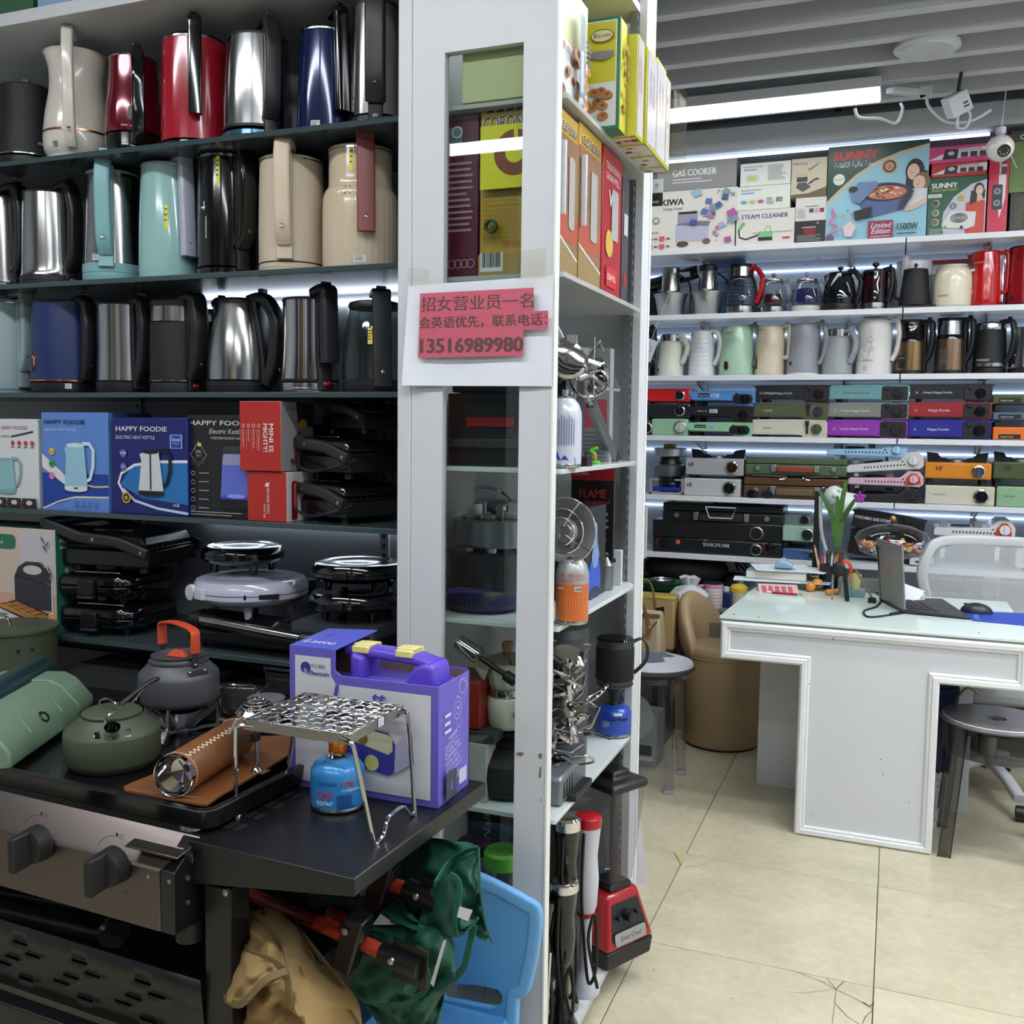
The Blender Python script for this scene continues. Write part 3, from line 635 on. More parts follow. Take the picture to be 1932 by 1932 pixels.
d=front(w);d.rect(0,0,w,h*.38,P(24,62,150));d.poly([(0,h*.58),(w*.35,h*.36),(w*.35,h*.26),(0,h*.44)],P(220,222,226))
d.poly([(0,0),(w,0),(w,h*.14),(w*.6,h*.15),(w*.3,h*.08),(0,h*.01)],P(92,134,204));d.line([(0,h*.01),(w*.25,h*.09),(w*.5,h*.14),(w,h*.15)],.004,P(226,214,190))
d.line([(w*.6,h*.28),(w*.8,h*.25),(w,h*.26)],.004,P(226,190,140))
d.text('HAPPY FOODIE',w*.05,h*.88,.0155,P(28,32,76),fit=w*.62,bold=.0003);d.text('ELECTRIC HEAT KETTLE',w*.06,h*.81,.009,P(200,214,240),fit=w*.48)
for k,(c,s_)in enumerate((((226,190,70),'2.3L'),((76,146,70),'LED'),((222,120,176),''))):d.ell(w*.16,h*(.6-.125*k),.009,P(*c));d.text(s_,w*.16,h*(.588-.125*k),.007,P(30),'c')
dkettle(d,w*.53,h*.2,w*.34,h*.52,P(150,194,214),P(210,222,230),P(214,222,228));d.rect(w*.5,h*.225,w*.56,h*.24,P(20,30,50))
for k in range(4):d.ring(w*(.54+.1*k),h*.085,.0045,.001,P(28,40,100));d.rect(w*(.51+.1*k),h*.045,w*(.57+.1*k),h*.052,P(28,40,100))
d.build('front_print',t)
t,w,dp,h=boxpx('kettle_box','dark blue carton printed with a steel kettle and black handle',212,354,788,D_,1.86,.15,mat((26,30,102),.32,0,.03,20),GD,mt=mat((28,66,140),.4))
d=front(w);d.poly([(w*.1,h*.3),(w*.25,h*.48),(w*.5,h*.55),(w,h*.57),(w,h*.12),(w*.4,h*.17)],P(38,112,178))
d.line([(w*.16,h*.2),(w*.08,h*.32),(w*.12,h*.42),(w*.3,h*.51),(w*.6,h*.55),(w,h*.56)],.0065,P(226,230,236));d.line([(w*.14,h*.26),(w*.3,h*.14),(w*.6,h*.07),(w,h*.03)],.006,P(190,212,232))
d.text('HAPPY FOODIE',w*.06,h*.86,.0165,P(232),fit=w*.68,bold=.0003);d.text('ELECTRIC HEAT KETTLE',w*.06,h*.78,.011,P(222),fit=w*.52)
d.rr(w*.78,h*.69,w*.94,h*.83,.003,P(190,206,236));d.rr(w*.79,h*.695,w*.93,h*.825,.003,P(26,70,160));d.text('Steel',w*.86,h*.765,.011,P(240),'c',fit=w*.11);d.text('QUALITY',w*.86,h*.735,.005,P(200),'c')
for k,s_ in enumerate(('1500W','2.0L')):d.ell(w*.16,h*(.63-.14*k),.0095,P(92,104,168));d.text(s_,w*.16,h*(.622-.14*k),.007,P(240),'c')
dkettle(d,w*.53,h*.2,w*.33,h*.5,P(206,208,212),P(20),P(24),P(26),.66,P(40));d.ell(w*.2,h*.17,.0135,P(196,160,70));d.ell(w*.2,h*.17,.0095,P(36,34,40));d.ell(w*.2,h*.17,.005,P(196,160,70))
d.text('A528',w*.82,h*.1,.009,P(230));d.build('front_print',t)
t,w,dp,h=boxpx('kettle_box','black carton printed with a glowing blue glass kettle',353,480,783,D_,1.872,.14,mat((30,30,32),.4,0,.05,20),GD)
d=front(w);d.text('HAPPY FOODIE',w*.04,h*.9,.0155,P(220),fit=w*.96,bold=.0003);d.text('Electric Kettle',w*.34,h*.82,.016,P(214),slant=.25);d.text('ЭЛЕКТРИЧЕСКИЙ ЧАЙНИК',w*.36,h*.765,.0075,P(206))
d.line([(w*.18,h*.74),(w*.06,h*.61),(w*.18,h*.5),(w*.3,h*.61),(w*.18,h*.74)],.0012,P(190));d.text('2.0L',w*.18,h*.63,.0095,P(220),'c');d.text('2.0 л',w*.18,h*.595,.007,P(200),'c');d.rect(w*.08,h*.51,w*.28,h*.55,P(44,44,46));d.ell(w*.2,h*.71,.006,P(226,190,90),.0045);d.ell(w*.05,h*.62,.004,P(200,80,60))
for k in range(5):d.ring(w*.1,h*(.43-.085*k),.0055,.0012,P(170));d.rect(w*.19,h*(.43-.085*k),w*.34,h*(.44-.085*k),P(150))
d.lines(w*.05,h*.05,w*.8,2,.006,P(150))
d.poly([(w*.52,h*.2),(w*.98,h*.2),(w*.93,h*.62),(w*.56,h*.62)],P(96,110,200));d.poly([(w*.55,h*.52),(w*.94,h*.52),(w*.92,h*.64),(w*.58,h*.64)],P(150,150,190));d.ell(w*.75,h*.2,w*.22,P(60,70,190),h*.04);d.ell(w*.75,h*.22,w*.14,P(150,160,230),h*.02)
d.rect(w*.52,h*.1,w*.98,h*.19,P(18));d.rect(w*.56,h*.63,w*.94,h*.68,P(50));d.ell(w*.75,h*.68,w*.19,P(60),h*.025);d.build('front_print',t)
REDM=mat((176,44,38),.42,0,.04,30)
zt=at(500,886,Y=1.85).z
t,w,dp,h=boxpx('waffle_maker_box','lower of two stacked red cartons, white side with mini waffle maker print',467,541,890,D_,1.852,.13,REDM,'stacked red cartons',ms=mat((214,210,212),.4),mt=mat((170,140,110),.7))
d=front(w);wh=P(228,220,216);d.text('MINI MAKER WAFFLE',w*.5,h*.68,.0105,wh,rot=-PI/2,fit=h*.52);d.text('WUH 350',w*.42,h*.36,.0075,wh,rot=-PI/2);d.ell(w*.52,h*.74,.005,wh);d.line([(w*.44,h*.7),(w*.6,h*.8)],.001,wh);d.build('front_print',t)
d=rside(w);d.rr(dp*.14,.004,dp*.32,h*.82,.006,P(150,20,30));d.text('MINI MAKER WAFFLE',dp*.27,h*.22,.009,wh,rot=PI/2,fit=h*.55);d.rect(dp*.5,h*.3,dp*.95,h*.62,P(150,20,30));d.ell(dp*.7,h*.46,.006,P(30,60,40));d.ell(dp*.85,h*.9,.008,P(180,24,30));d.build('side_print',t)
z2=D_+h+.0012
t,w,dp,h=boxpx('waffle_maker_box','upper of two stacked red cartons, grey side with waffle iron photo',452,530,757,z2,1.846,.13,REDM,'stacked red cartons',ms=mat((150,148,150),.4),mt=mat((226,224,222),.6))
d=front(w);d.text('MINI IS',w*.72,h*.68,.0165,wh,rot=-PI/2,fit=h*.4,bold=.0004);d.text('MIGHTY!',w*.58,h*.68,.0165,wh,rot=-PI/2,fit=h*.4,bold=.0004)
for k in range(4):d.text(('GET COOKING FAST','READY SET GOOD','FAMILY FUN','QUICK CLEAN UP')[k],w*(.46-.12*k),h*.6,.005,wh,rot=-PI/2);d.ring(w*(.48-.12*k),h*.65,.004,.001,wh);d.rect(w*(.425-.12*k),h*.3,w*(.435-.12*k),h*.6,P(212,130,120))
d.build('front_print',t)
d=rside(w);d.poly([(dp*.45,h),(dp,h),(dp,h*.62),(dp*.5,h*.7)],P(50,46,46));d.ell(dp*.66,h*.68,.016,P(206,150,60),.011)
for i in range(6):
    for j in range(3):d.ell(dp*.66+(i-2.5)*.0045,h*.68+(j-1)*.006,.0012,P(120,76,30),n=6)
d.ell(dp*.48,h*.3,.017,P(110,30,34),.044);d.ell(dp*.5,h*.31,.0145,P(52,54,62),.04)
for i in range(-3,4):d.line([(dp*.5-.012,h*.31+i*.01),(dp*.5+.012,h*.31+i*.01)],.0008,P(150));
for i in range(-2,3):d.line([(dp*.5+i*.005,h*.31-.034),(dp*.5+i*.005,h*.31+.034)],.0008,P(150))
d.text('CE RoHS',dp*.12,h*.88,.007,P(40));d.build('side_print',t)
# ------------------------------------------------------------------ grills and waffle makers
GBM=mat((16,16,18),.22,0,.08,60);GLOSS=mat((10,10,13),.1,0,.05,coat=.4);RUB=mat((34,35,38),.5,0,.08,90)
SCR=mat((170,170,172),.3,1)
def panini(label,loc,rz,s=1,group=None,cord=True,lidm=None,hy=-1):
    t=thing('panini_press',label,'grill',loc,rz,group);t.scale=(s,s,s)
    MB(GBM).box(-.13,.13,-.11,.11,.016,.058).box(-.125,.12,-.105,.105,.058,.064,BLK).build('lower_body',t,.006)
    mb=MB(BLK)
    for k in range(9):mb.box(-.12,.115,-.1+k*.024,-.092+k*.024,.062,.068)
    mb.build('grill_plate',t)
    MB(lidm or GLOSS).hexa([(-.13,-.11,.074),(.12,-.11,.068),(.12,.11,.068),(-.13,.11,.074),(-.115,-.1,.108),(.11,-.1,.1),(.11,.1,.1),(-.115,.1,.108)]).build('lid',t,.008)
    MB(STEELP).box(-.06,.05,-.075,-.06,.1055,.108).build('lid_trim',t,.001)
    for y in(-.122,.122):
        p=smoothpath([(.135,y,.052),(.1,y,.064),(.04,y,.082),(-.06,y,.09),(-.12,y,.108),(-.17,y,.125)],4)
        a=MB(RUB).sweep(p,rrect(.016,.03,.007,3),side=(0,1,0)).build('arm',t)
        for(x,z)in((.122,.057),(-.02,.087)):MB(SCR).lathe([(.005,-.001),(.005,.001),(.001,.0015)],n=10).build('screw',a,loc=(x,y-.0085 if y<0 else y+.0085,z),rot=(PI/2,0,0))
    MB(RUB).tube([(-.17,-.125,.125),(-.17,.125,.125)],.014,n=10).build('grip',t)
    for x in(-.1,.1):
        for y in(-.085,.085):MB(BLK).lathe([(.012,0),(.01,.018)],c=(x,y,0),n=10).build('foot',t)
    if cord:MB(BLK).tube([(-.12,-.09,.05),(-.19,-.12,.06),(-.2,-.13,.03),(-.16,-.135,.012),(-.1,-.14,.02),(-.13,-.13,.06),(-.08,-.135,.05),(.02,-.15,.02),(.1,-.14,.03),(.14,-.1,.05)],.004,n=7,smooth=6).build('cord',t)
    return t
GP='panini presses beside the red cartons';r0=-.32
p=at(655,985,Y=1.985);panini('lowest panini press of the three stacked beside the red cartons',(p.x-.005,1.985,D_+.0005),r0,.86,GP)
panini('middle panini press of the three stacked beside the red cartons',(p.x+.0,1.985,D_+.1),r0+.03,.86,GP)
t=panini('glossy topmost panini press of the three beside the red cartons',(p.x+.05,2.0,D_+.2),r0-.15,.66,GP,False)
E_=SZ['E']
GE='sandwich makers on the lowest shelf'
t,w,dp,h=boxpx('waffle_maker_box','beige and green carton printed with an open waffle maker',-85,105,994,E_,1.85,.135,mat((206,186,168),.45,0,.04,8),None,ms=mat((30,96,74),.4),mt=mat((30,96,74),.4))
d=front(w);d.rect(0,0,w,h*.36,P(206,160,136));d.poly([(w*.66,h*.36),(w*.995,h*.36),(w*.995,h*.96),(w*.66,h*.98)],P(196,190,194));d.rr(-.0+w*.2,h*.79,w*.62,h*.93,.013,P(40,112,84));d.text('machine',w*.5,h*.835,.018,P(226,236,230),'r')
d.poly([(w*.6,h*.22),(w*.96,h*.22),(w*.96,h*.5),(w*.92,h*.62),(w*.85,h*.68),(w*.72,h*.68),(w*.64,h*.62),(w*.6,h*.52)],P(44,44,48));d.ell(w*.78,h*.6,w*.09,P(200,190,184),h*.045)
d.line([(w*.6,h*.56),(w*.6,h*.24)],.003,P(196));d.line([(w*.965,h*.5),(w*.965,h*.2),(w*.8,h*.1)],.005,P(212));d.line([(w*.61,h*.54),(w*.95,h*.46)],.0012,P(24))
d.poly([(w*.4,h*.22),(w*.62,h*.3),(w*.95,h*.18),(w*.8,h*.08)],P(30));d.poly([(w*.42,h*.225),(w*.62,h*.285),(w*.91,h*.18),(w*.79,h*.105)],P(196,132,64))
for k in range(5):d.line([(w*(.47+.08*k),h*(.25-.022*k)),(w*(.62+.065*k),h*(.278-.02*k))],.002,P(122,70,28))
for k in range(3):d.line([(w*(.5+.05*k),h*(.26+.01*k)),(w*(.8+.045*k),h*(.12+.025*k))],.0014,P(122,70,28))
d.poly([(w*.3,h*.2),(w*.42,h*.22),(w*.8,h*.075),(w*.92,h*.13),(w*.9,h*.1),(w*.8,h*.03),(w*.4,h*.1)],P(206,206,212));d.ell(w*.5,h*.15,.016,P(130,120,120),.003)
d.ell(w*.97,h*.1,.02,P(206,160,90),.022)
for k in range(4):d.line([(w*.88,h*(.06+.03*k)),(w*.99,h*(.11+.03*k))],.0018,P(250,220,160))
for x,y,a in((.9,.9,2.2),(.94,.86,.8),(.92,.82,2.4),(.9,.66,2.3),(.96,.62,2.0),(.97,.56,1.2),(.95,.48,2.6)):d.poly([(w*x+.014*math.cos(a)*q_-.003*math.sin(a)*e,h*y+.014*math.sin(a)*q_+.003*math.cos(a)*e)for q_,e in((-1,0),(0,-1),(1,0),(0,1))],P(84,96,66))
d.ell(w*.96,h*.58,.004,P(40));d.build('front_print',t)
d=rside(w);d.text('Multifunctional',dp*.1,h*.87,.015,P(206,220,214),fit=dp*.62);d.text('Breakfast machine',dp*.1,h*.81,.012,P(206,220,214),fit=dp*.6);d.ell(dp*.45,h*.6,.034,P(150,156,158),.015);d.lines(dp*.1,h*.44,dp*.5,1,.01,P(150,180,170));
for k in range(3):d.ring(dp*.12,h*(.3-.08*k),.006,.001,P(90,150,130))
d.build('side_print',t)
def sandwich(label,loc,rz,w=.23,dp=.23,m=GLOSS,group=GE,s=1,scr=True,hh=.075):
    t=thing('sandwich_maker',label,'sandwich maker',loc,rz,group);t.scale=(s,)*3
    for nm,z0,z1,z2 in(('lower_shell',.016,.03,.044),('upper_shell',hh,.06,.046)):
        mb=MB(m);P0=rrect(w,dp,.045,5);vs=[];k=len(P0)
        for(sc_,z)in((.78,z0),(.95,(z0*.6+z1*.4)),(1,z1),(1,z2)):vs+=[(a*sc_,b*sc_,z)for a,b in P0]
        fs=[(j*k+i,j*k+(i+1)%k,(j+1)*k+(i+1)%k,(j+1)*k+i)for j in range(3)for i in range(k)]+[tuple(range(k))[::-1],tuple(range(3*k,4*k))]
        if nm=='upper_shell':fs=[f[::-1]for f in fs]
        mb.add(vs,fs);mb.build(nm,t,.002)
    MB(STEELP).box(-w*.28,w*.3,-dp*.36,-dp*.33,hh-.001,hh+.0025).build('trim_bar',t,.001)
    MB(BLK).box(-.022,.022,-dp/2-.012,-dp/2+.01,.022,.062).build('latch',t,.003)
    MB(DARK).box(-.022,.022,-dp/2-.016,-dp/2+.0,.015,.022).build('latch_tab',t,.002)
    for x in(-w*.32,w*.32):
        for y in(-dp*.32,dp*.32):MB(BLK).lathe([(.009,0),(.012,.02)],c=(x,y,0),n=10).build('foot',t)
    MB(BLK).tube([(-w*.3,dp/2-.02,.046),(w*.3,dp/2-.02,.046)],.008).build('hinge',t)
    return t
p=at(225,1200,Y=1.975)
sandwich('black sandwich maker at the bottom of the stack beside the beige and green carton',(p.x,1.98,E_),.12)
sandwich('black sandwich maker in the middle of the stack beside the beige and green carton',(p.x-.01,1.98,E_+.08),.14)
panini('black panini press on top of the sandwich makers by the green carton',(p.x+.03,1.99,E_+.16),.12,.95,None,False,mat((24,24,27),.3,0,.05))
def waffle_round(label,loc,rz,R=.1,m=GLOSS,group='round waffle makers on the lowest shelf',hh=.06,latch=BLK,feet=.02,white=False):
    t=thing('waffle_maker',label,'waffle maker',loc,rz,group)
    f=feet
    MB(m).lathe([(R*.7,f),(R*.92,f+hh*.12),(R,f+hh*.33),(R,f+hh*.48)],n=44).build('lower_shell',t)
    MB(m).lathe([(R,f+hh*.51),(R,f+hh*.66),(R*.93,f+hh*.9),(R*.8,f+hh*.97),(R*.74,f+hh*.92),(R*.5,f+hh),(.001,f+hh*1.04)],n=44).build('upper_shell',t)
    MB(latch).box(-.016,.016,-R-.008,-R+.02,f+hh*.3,f+hh*.72).build('latch',t,.003)
    MB(BLK).box(-R*.42,R*.42,R*.86,R*1.12,f+hh*.1,f+hh*.7).build('hinge',t,.004)
    for a in(-.9,.9,PI-.9,PI+.9):MB(m).lathe([(.008,0),(.013,f+hh*.14)],c=(R*.68*math.sin(a),-R*.68*math.cos(a),0),n=10).build('foot',t)
    return t
p=at(480,1140,Y=1.98)
# contact grill with the steel tube handle
t=thing('contact_grill','black contact grill with a long steel tube handle under the white waffle maker','grill',(p.x+.02,1.975,E_),.02)
MB(BLK).box(-.14,.19,-.1,.13,.01,.05).build('lower_body',t,.012)
MB(GLOSS).hexa([(-.15,-.11,.052),(.2,-.11,.052),(.2,.13,.05),(-.15,.13,.05),(-.1,-.075,.09),(.17,-.075,.082),(.17,.12,.072),(-.1,.12,.08)]).build('lid',t,.012)
MB(STEEL).tube([(-.075,-.128,.075),(.2,-.135,.055)],.0125,n=16).build('handle_tube',t)
MB(BLK).tube([(-.1,-.125,.077),(-.072,-.128,.075)],.016,n=14).tube([(.197,-.135,.0555),(.24,-.115,.05)],.015,n=14).tube([(-.1,-.126,.077),(-.11,-.07,.075)],.014,n=10).build('handle_arm',t)
for x in(-.11,.16):
    for y in(-.08,.1):MB(BLK).lathe([(.012,0),(.01,.012)],c=(x,y,0),n=10).build('foot',t)
t=thing('waffle_maker','black deep-bodied waffle maker with square front plate behind the lilac carton','waffle maker',(at(540,1250,Y=1.83).x,1.825,.8005),0);t.scale=(1,1,.78)
# it rides on a low stand of its own
MB(BLK).box(-.055,.1,0,.012,0,.075).box(-.06,.1,.0,.012,.06,.078).build('front_body',t,.005);MB(mat((26,27,30),.35)).box(-.045,.06,-.004,.001,.005,.05).build('plate',t,.004)
d=Dec((-.045,-.0045,0));d.text('RA',.015,.025,.011,P(12),bold=.0002);d.build('lettering',t)
MB(BLK).box(-.05,.09,.012,.06,0,.07).build('body',t,.004)
MB(BLK).tube([(-.03,.03,0),(-.03,.03,-.03),(.02,.03,-.05)],.006,smooth=4).build('cord',t)
waffle_round('white glossy waffle maker with round latch under the black one',(p.x-.005,1.975,E_+.075),-.35,.137,mat((188,188,206),.16,0,.02,coat=.4),hh=.066,latch=mat((206,206,212),.25),feet=.026)
t=bpy.data.objects['waffle_maker.001']
MB(BLK).box(-.02,.06,-.136,-.1,.052,.063).build('vent_slot',t,rot=1.0)
MB(mat((206,206,214),.2)).lathe([(.001,-.006),(.018,-.006),(.02,0),(.018,.006),(.001,.006)],c=(-.045,-.134,.058),n=22,axis='y').build('round_latch',t)
waffle_round('black waffle maker standing on top of the white waffle maker',(p.x-.035,1.985,E_+.172),.1,.1,hh=.045,feet=.022)
q_=at(665,1150,Y=1.97)
waffle_round('lower black waffle maker beside the showcase column',(q_.x+.01,1.975,E_+.087),.1,.11,hh=.045)
waffle_round('upper black waffle maker beside the showcase column',(q_.x+.015,1.975,E_+.155),.15,.108,hh=.045)
MB(mat((60,62,66),.25)).box(q_.x-.1,q_.x+.115,1.87,2.12,E_+.06,E_+.086).build('tray')
tag(bpy.data.objects['tray'],'dark flat tray carrying the two round black waffle makers','tray');
for o in(bpy.data.objects['tray'],):MB(BLK).box(q_.x-.095,q_.x+.11,1.88,2.11,E_,E_+.06).build('tray_base',o)
# ------------------------------------------------------------------ griddle cart
MB(mat((30,31,34),.6)).box(LX0,LX1,2.0,2.02,.1,.80).build('dark_backing',ls)  # added backing, coloured dark so the space under the lowest shelf looks dark
CA=-.052;CO=Vector((-.996,1.206,0));CRot=Matrix.Rotation(CA,4,'Z')
def loc(p):return CRot.inverted()@(Vector(p)-CO)
cart=thing('griddle_cart','black griddle cart with stainless control panel and folded-out side table','grill',CO,CA)
BKS=mat((17,18,20),.38,0,.06,200,bump=.03);SSP=mat((108,99,95),.34,1,.06,40,brush=2)
x0=-1.25
MB(SSP).hexa([(x0,-.05,.722),(-.022,-.05,.722),(.012,0,.757),(x0,0,.757),(x0,-.044,.728),(-.024,-.044,.728),(.01,.004,.762),(x0,.004,.762)]).build('sloped_trim',cart,.001)
MB(SSP).box(x0,-.022,-.05,-.042,.625,.722).build('control_panel',cart,.0015)
MB(BKS).prism([(-.05,.625),(-.05,.722),(0,.76),(.06,.76),(.06,.625)],-.021,.006,axis='x').build('end_cap',cart,.002)
MB(BKS).box(x0,-.02,-.04,.06,.63,.7).build('housing',cart)
for(x,z)in((.0065,.705),(.0065,.665)):MB(SCR).lathe([(.005,0),(.005,.002),(.001,.003)],n=10).build('screw',cart,loc=(x,-.02,z),rot=(0,PI/2,0))
for px_,py_ in((38,1606),(190,1645)):
    c=loc(at(px_,py_,Y=1.13))
    k=MB(BLKM).lathe([(.03,-.002),(.028,-.026),(.024,-.028),(.001,-.028)],c=(c.x,-.05,c.z),n=28,axis='y').build('knob',cart)
    MB(BLKM).hexa([(c.x-.012,-.105,c.z-.032),(c.x+.002,-.105,c.z-.034),(c.x+.008,-.06,c.z-.026),(c.x-.01,-.06,c.z-.024),(c.x-.012,-.105,c.z+.022),(c.x+.002,-.105,c.z+.024),(c.x+.008,-.06,c.z+.03),(c.x-.01,-.06,c.z+.03)]).build('grip',k,.003)
    d=Dec((c.x,-.05,c.z));d.ring(0,0,.045,.001,P(30),t0=1.2,t1=2.6);d.ell(.003,.048,.003,P(30),n=10);d.text('OFF',.008,.046,.006,P(30));d.text('MIN',.012,-.045,.005,P(30));d.build('dial_mark',cart)
mb=MB(SSP);hp=[(-.05,.0),(-.07,-.004),(-.082,-.014),(-.08,-.024)]
c=loc(at(275,1628,Y=1.14));mb.sweep([(c.x-.055,-.055,c.z+.012),(c.x+.05,-.055,c.z+.012)],[(0,0),(.004,-.02),(-.004,-.034),(-.02,-.036),(-.022,-.033),(-.006,-.031),(.0,-.018),(-.003,0)],side=(0,0,1));mb.build('drip_tray_handle',cart,.001)
for dx in(-.012,.03):MB(SCR).lathe([(.0035,0),(.0035,-.002),(.001,-.003)],c=(c.x+dx,-.05,c.z-.03),n=10,axis='y').build('rivet',cart)
# side table
st=MB(BKS)
TW,TD=.304,.42
st.add([(.0,-.011,.76),(TW,-.011,.76),(TW,TD,.76),(0,TD,.76),(0,-.011,.69),(TW,-.011,.733),(TW,TD,.733),(0,TD,.69),(.0,-.005,.69),(TW-.006,-.005,.733),(TW-.006,TD,.733),(0,TD,.69)],
       [(0,1,2,3),(0,4,5,1),(1,5,6,2),(2,6,7,3),(3,7,4,0),(4,7,6,5)]);st.build('side_table',cart,.002)
mb=MB(mat((8,8,9),.8))
for i in range(7):
    for j in range(2):mb.box(.015+j*.018,.027+j*.018,.05+i*.05,.075+i*.05,.7602,.7606)
mb.build('vent_slot',cart)['kind']='stuff'
for yy in(0,.36):
    MB(BKS).box(.02,.072,yy,yy+.045,.02,.69).build('leg',cart,.002);MB(BKS).box(-1.25,-1.2,yy,yy+.045,.02,.69).build('leg',cart,.002)
    MB(SCR).lathe([(.006,0),(.006,-.006),(.003,-.008)],c=(.066,yy,.687),n=6,axis='y').build('bolt',cart)
MB(BLK).lathe([(.022,.595),(.02,.625)],c=(-.01,.0,0),n=18).build('leveling_foot',cart)
# basket with real slots
def slotted(name,x0,x1,z0,z1,y0,tilt,slots):
    xs=sorted({x0,x1}|{v for s_ in slots for v in s_[:2]});zs=sorted({z0,z1}|{v for s_ in slots for v in s_[2:]})
    mb=MB(BKS)
    idx={}
    for i,x in enumerate(xs):
        for j,z in enumerate(zs):idx[i,j]=len(idx)
    vs=[(x,y0+(z-z0)*tilt,z)for x in xs for z in zs]
    fs=[]
    for i in range(len(xs)-1):
        for j in range(len(zs)-1):
            cx,cz=(xs[i]+xs[i+1])/2,(zs[j]+zs[j+1])/2
            if any(s_[0]<cx<s_[1]and s_[2]<cz<s_[3]for s_ in slots):continue
            fs.append((idx[i,j],idx[i+1,j],idx[i+1,j+1],idx[i,j+1]))
    mb.add(vs,fs);o=mb.build(name,cart);m_=o.modifiers.new('s','SOLIDIFY');m_.thickness=.002;return o
sl=[]
for g in range(5):
    for r_,xx in((0,(0,.055)),(1,(.027,.085)),(2,(-.025,.03)),(3,(-.05,.005)),(4,(.003,.055))):
        X0=-.16-g*.14+xx[0]+.04;sl.append((X0,X0+.036,.50-r_*.017,.506-r_*.017))
slotted('slotted_basket_panel',x0+.05,.02,.41,.538,.0,-.1,sl)
MB(BKS).box(x0+.05,.02,.012,.36,.40,.412).build('basket_floor',cart,.001);MB(BKS).box(x0,.03,-.03,.0,.30,.40).build('lower_rail',cart,.003)
MB(BKS).box(x0+.05,.02,.36,.37,.41,.56).build('basket_back',cart)
# griddle plate
g=MB(mat((14,14,16),.25,0,.1,80,coat=.2));X0,X1,Y0_,Y1_=-1.2,.025,.004,.4
pl=rrect2(X0,X1,Y0_,Y1_,.03,5);pi=rrect2(X0+.012,X1-.012,Y0_+.012,Y1_-.012,.022,5);k=len(pl)
vs=[(a,b,.768)for a,b in rrect2(X0+.006,X1-.006,Y0_+.006,Y1_-.006,.03,5)]+[(a,b,.80)for a,b in pl]+[(a,b,.802)for a,b in pi]+[(a,b,.786)for a,b in pi]
g.add(vs,[(j*k+i,j*k+(i+1)%k,(j+1)*k+(i+1)%k,(j+1)*k+i)for j in range(3)for i in range(k)]+[tuple(range(k))[::-1],tuple(range(3*k,4*k))]);g.build('griddle_plate',cart,.0015)
for x in(-.03,-1.1):MB(SCR).lathe([(.02,.76),(.018,.768)],c=(x,.03,0),n=16).build('griddle_foot',cart)
GZ=.787
# ------------------------------------------------------------------ things on the griddle
OLV=mat((74,80,62),.5,0,.04,200,bump=.03);GRY=mat((84,84,88),.45,.3,.04,200,bump=.03);SAGE=mat((112,138,112),.4,0,.03,60);ORG=mat((206,76,36),.45,0,.03)
c=at(187,1440,Z=GZ);c=Vector((-1.305,1.365,GZ));R=.083
t=thing('camping_kettle','olive green camping kettle with silver spout and folding wire handle','kettle',c)
t.scale=(1,1,.88)
MB(OLV).lathe([(R*.86,0),(R*.97,.012),(R,.018),(R,.068),(R*.985,.074),(R*.6,.102),(R*.58,.104)],n=44).build('body',t)
MB(OLV).lathe([(R*.62,.104),(R*.63,.108),(R*.58,.112),(R*.2,.116),(.001,.117)],n=40).build('lid',t)
MB(STEELP).tube([(-.02,-.008,.116),(-.018,-.01,.13),(0,-.01,.138),(.018,-.01,.13),(.02,-.008,.116)],.002,n=6,smooth=5).build('lid_ring',t)
sp=math.atan2(-c.y,-c.x)
o=MB(CHROME).lathe([(.014,0),(.0125,.02),(.0135,.024)],n=20,cap=(1,0)).lathe([(.001,.004),(.0118,.004),(.0118,.024)],BLKG,n=20,cap=(0,0)).build('spout',t,loc=(R*.84*math.cos(sp),R*.84*math.sin(sp),.082),rot=(0,.6,sp))
MB(CHROME).box(-.002,.0,-.03,.03,-.004,.014).build('spout_plate',t,.003,loc=(R*.87*math.cos(sp),R*.87*math.sin(sp),.08),rot=(0,-.9,sp))
MB(STEELP).tube([(.03,-.05,.1),(.035,-.04,.12),(.055,.03,.165),(.06,.05,.17),(.03,.06,.15),(.0,.05,.11)],.0022,n=6,smooth=5).build('wire_handle',t)
MB(BLK).tube([(.04,-.02,.134),(.055,.03,.165),(.06,.05,.17),(.05,.055,.164)],.0042,n=8,smooth=5).build('handle_sleeve',t)
# sage stove case
t=thing('folding_gas_stove','sage green folded gas stove case with a black rubber hole on its sloping side','stove',(-1.425,1.25,GZ),.40);t.scale=(.92,1,.8)
sec=[(-.02,0),(0,.012),(0,.05),(-.035,.098),(-.06,.112),(-.16,.112),(-.2,.09),(-.2,0)]
MB(SAGE).prism(sec,0,.3,axis='y').build('case',t,.004)
sec2=[(a*1.02+.002,b*1.03)for a,b in sec]
MB(SAGE).prism([(a,b)for a,b in[(.003,.03),(.003,.053),(-.034,.102),(-.06,.117),(-.2,.117),(-.2,.03)]],.285,.36,axis='y').build('end_cover',t,.003)
MB(SAGE).prism([(a+.002,b)for a,b in sec2],-.012,.002,axis='y').build('end_plate',t,.004)
nrm=Vector((.048,0,.035)).normalized()
def onslope(y,f):return(-.0175+(0.5-f)*.03,y,.074-(0.5-f)*.042)
o=MB(BLK).lathe([(.001,-.004),(.0095,-.004),(.0095,.002),(.013,.003),(.015,0)],n=24).build('rubber_grommet',t,loc=onslope(.16,.35),rot=(0,PI/2-.63,0))
for y in(.09,.225):MB(SAGE).tube([onslope(y,.1),onslope(y,.9)],.003,n=6).build('rib',t)
for y in(.06,.2):MB(SAGE).tube([(0.0005,y,.02),(.0005,y,.035)],.003,n=6).build('rib',t)
MB(BLK).lathe([(.006,-.008),(.006,0)],c=(-.03,.0,0.0),n=10).build('foot',t)
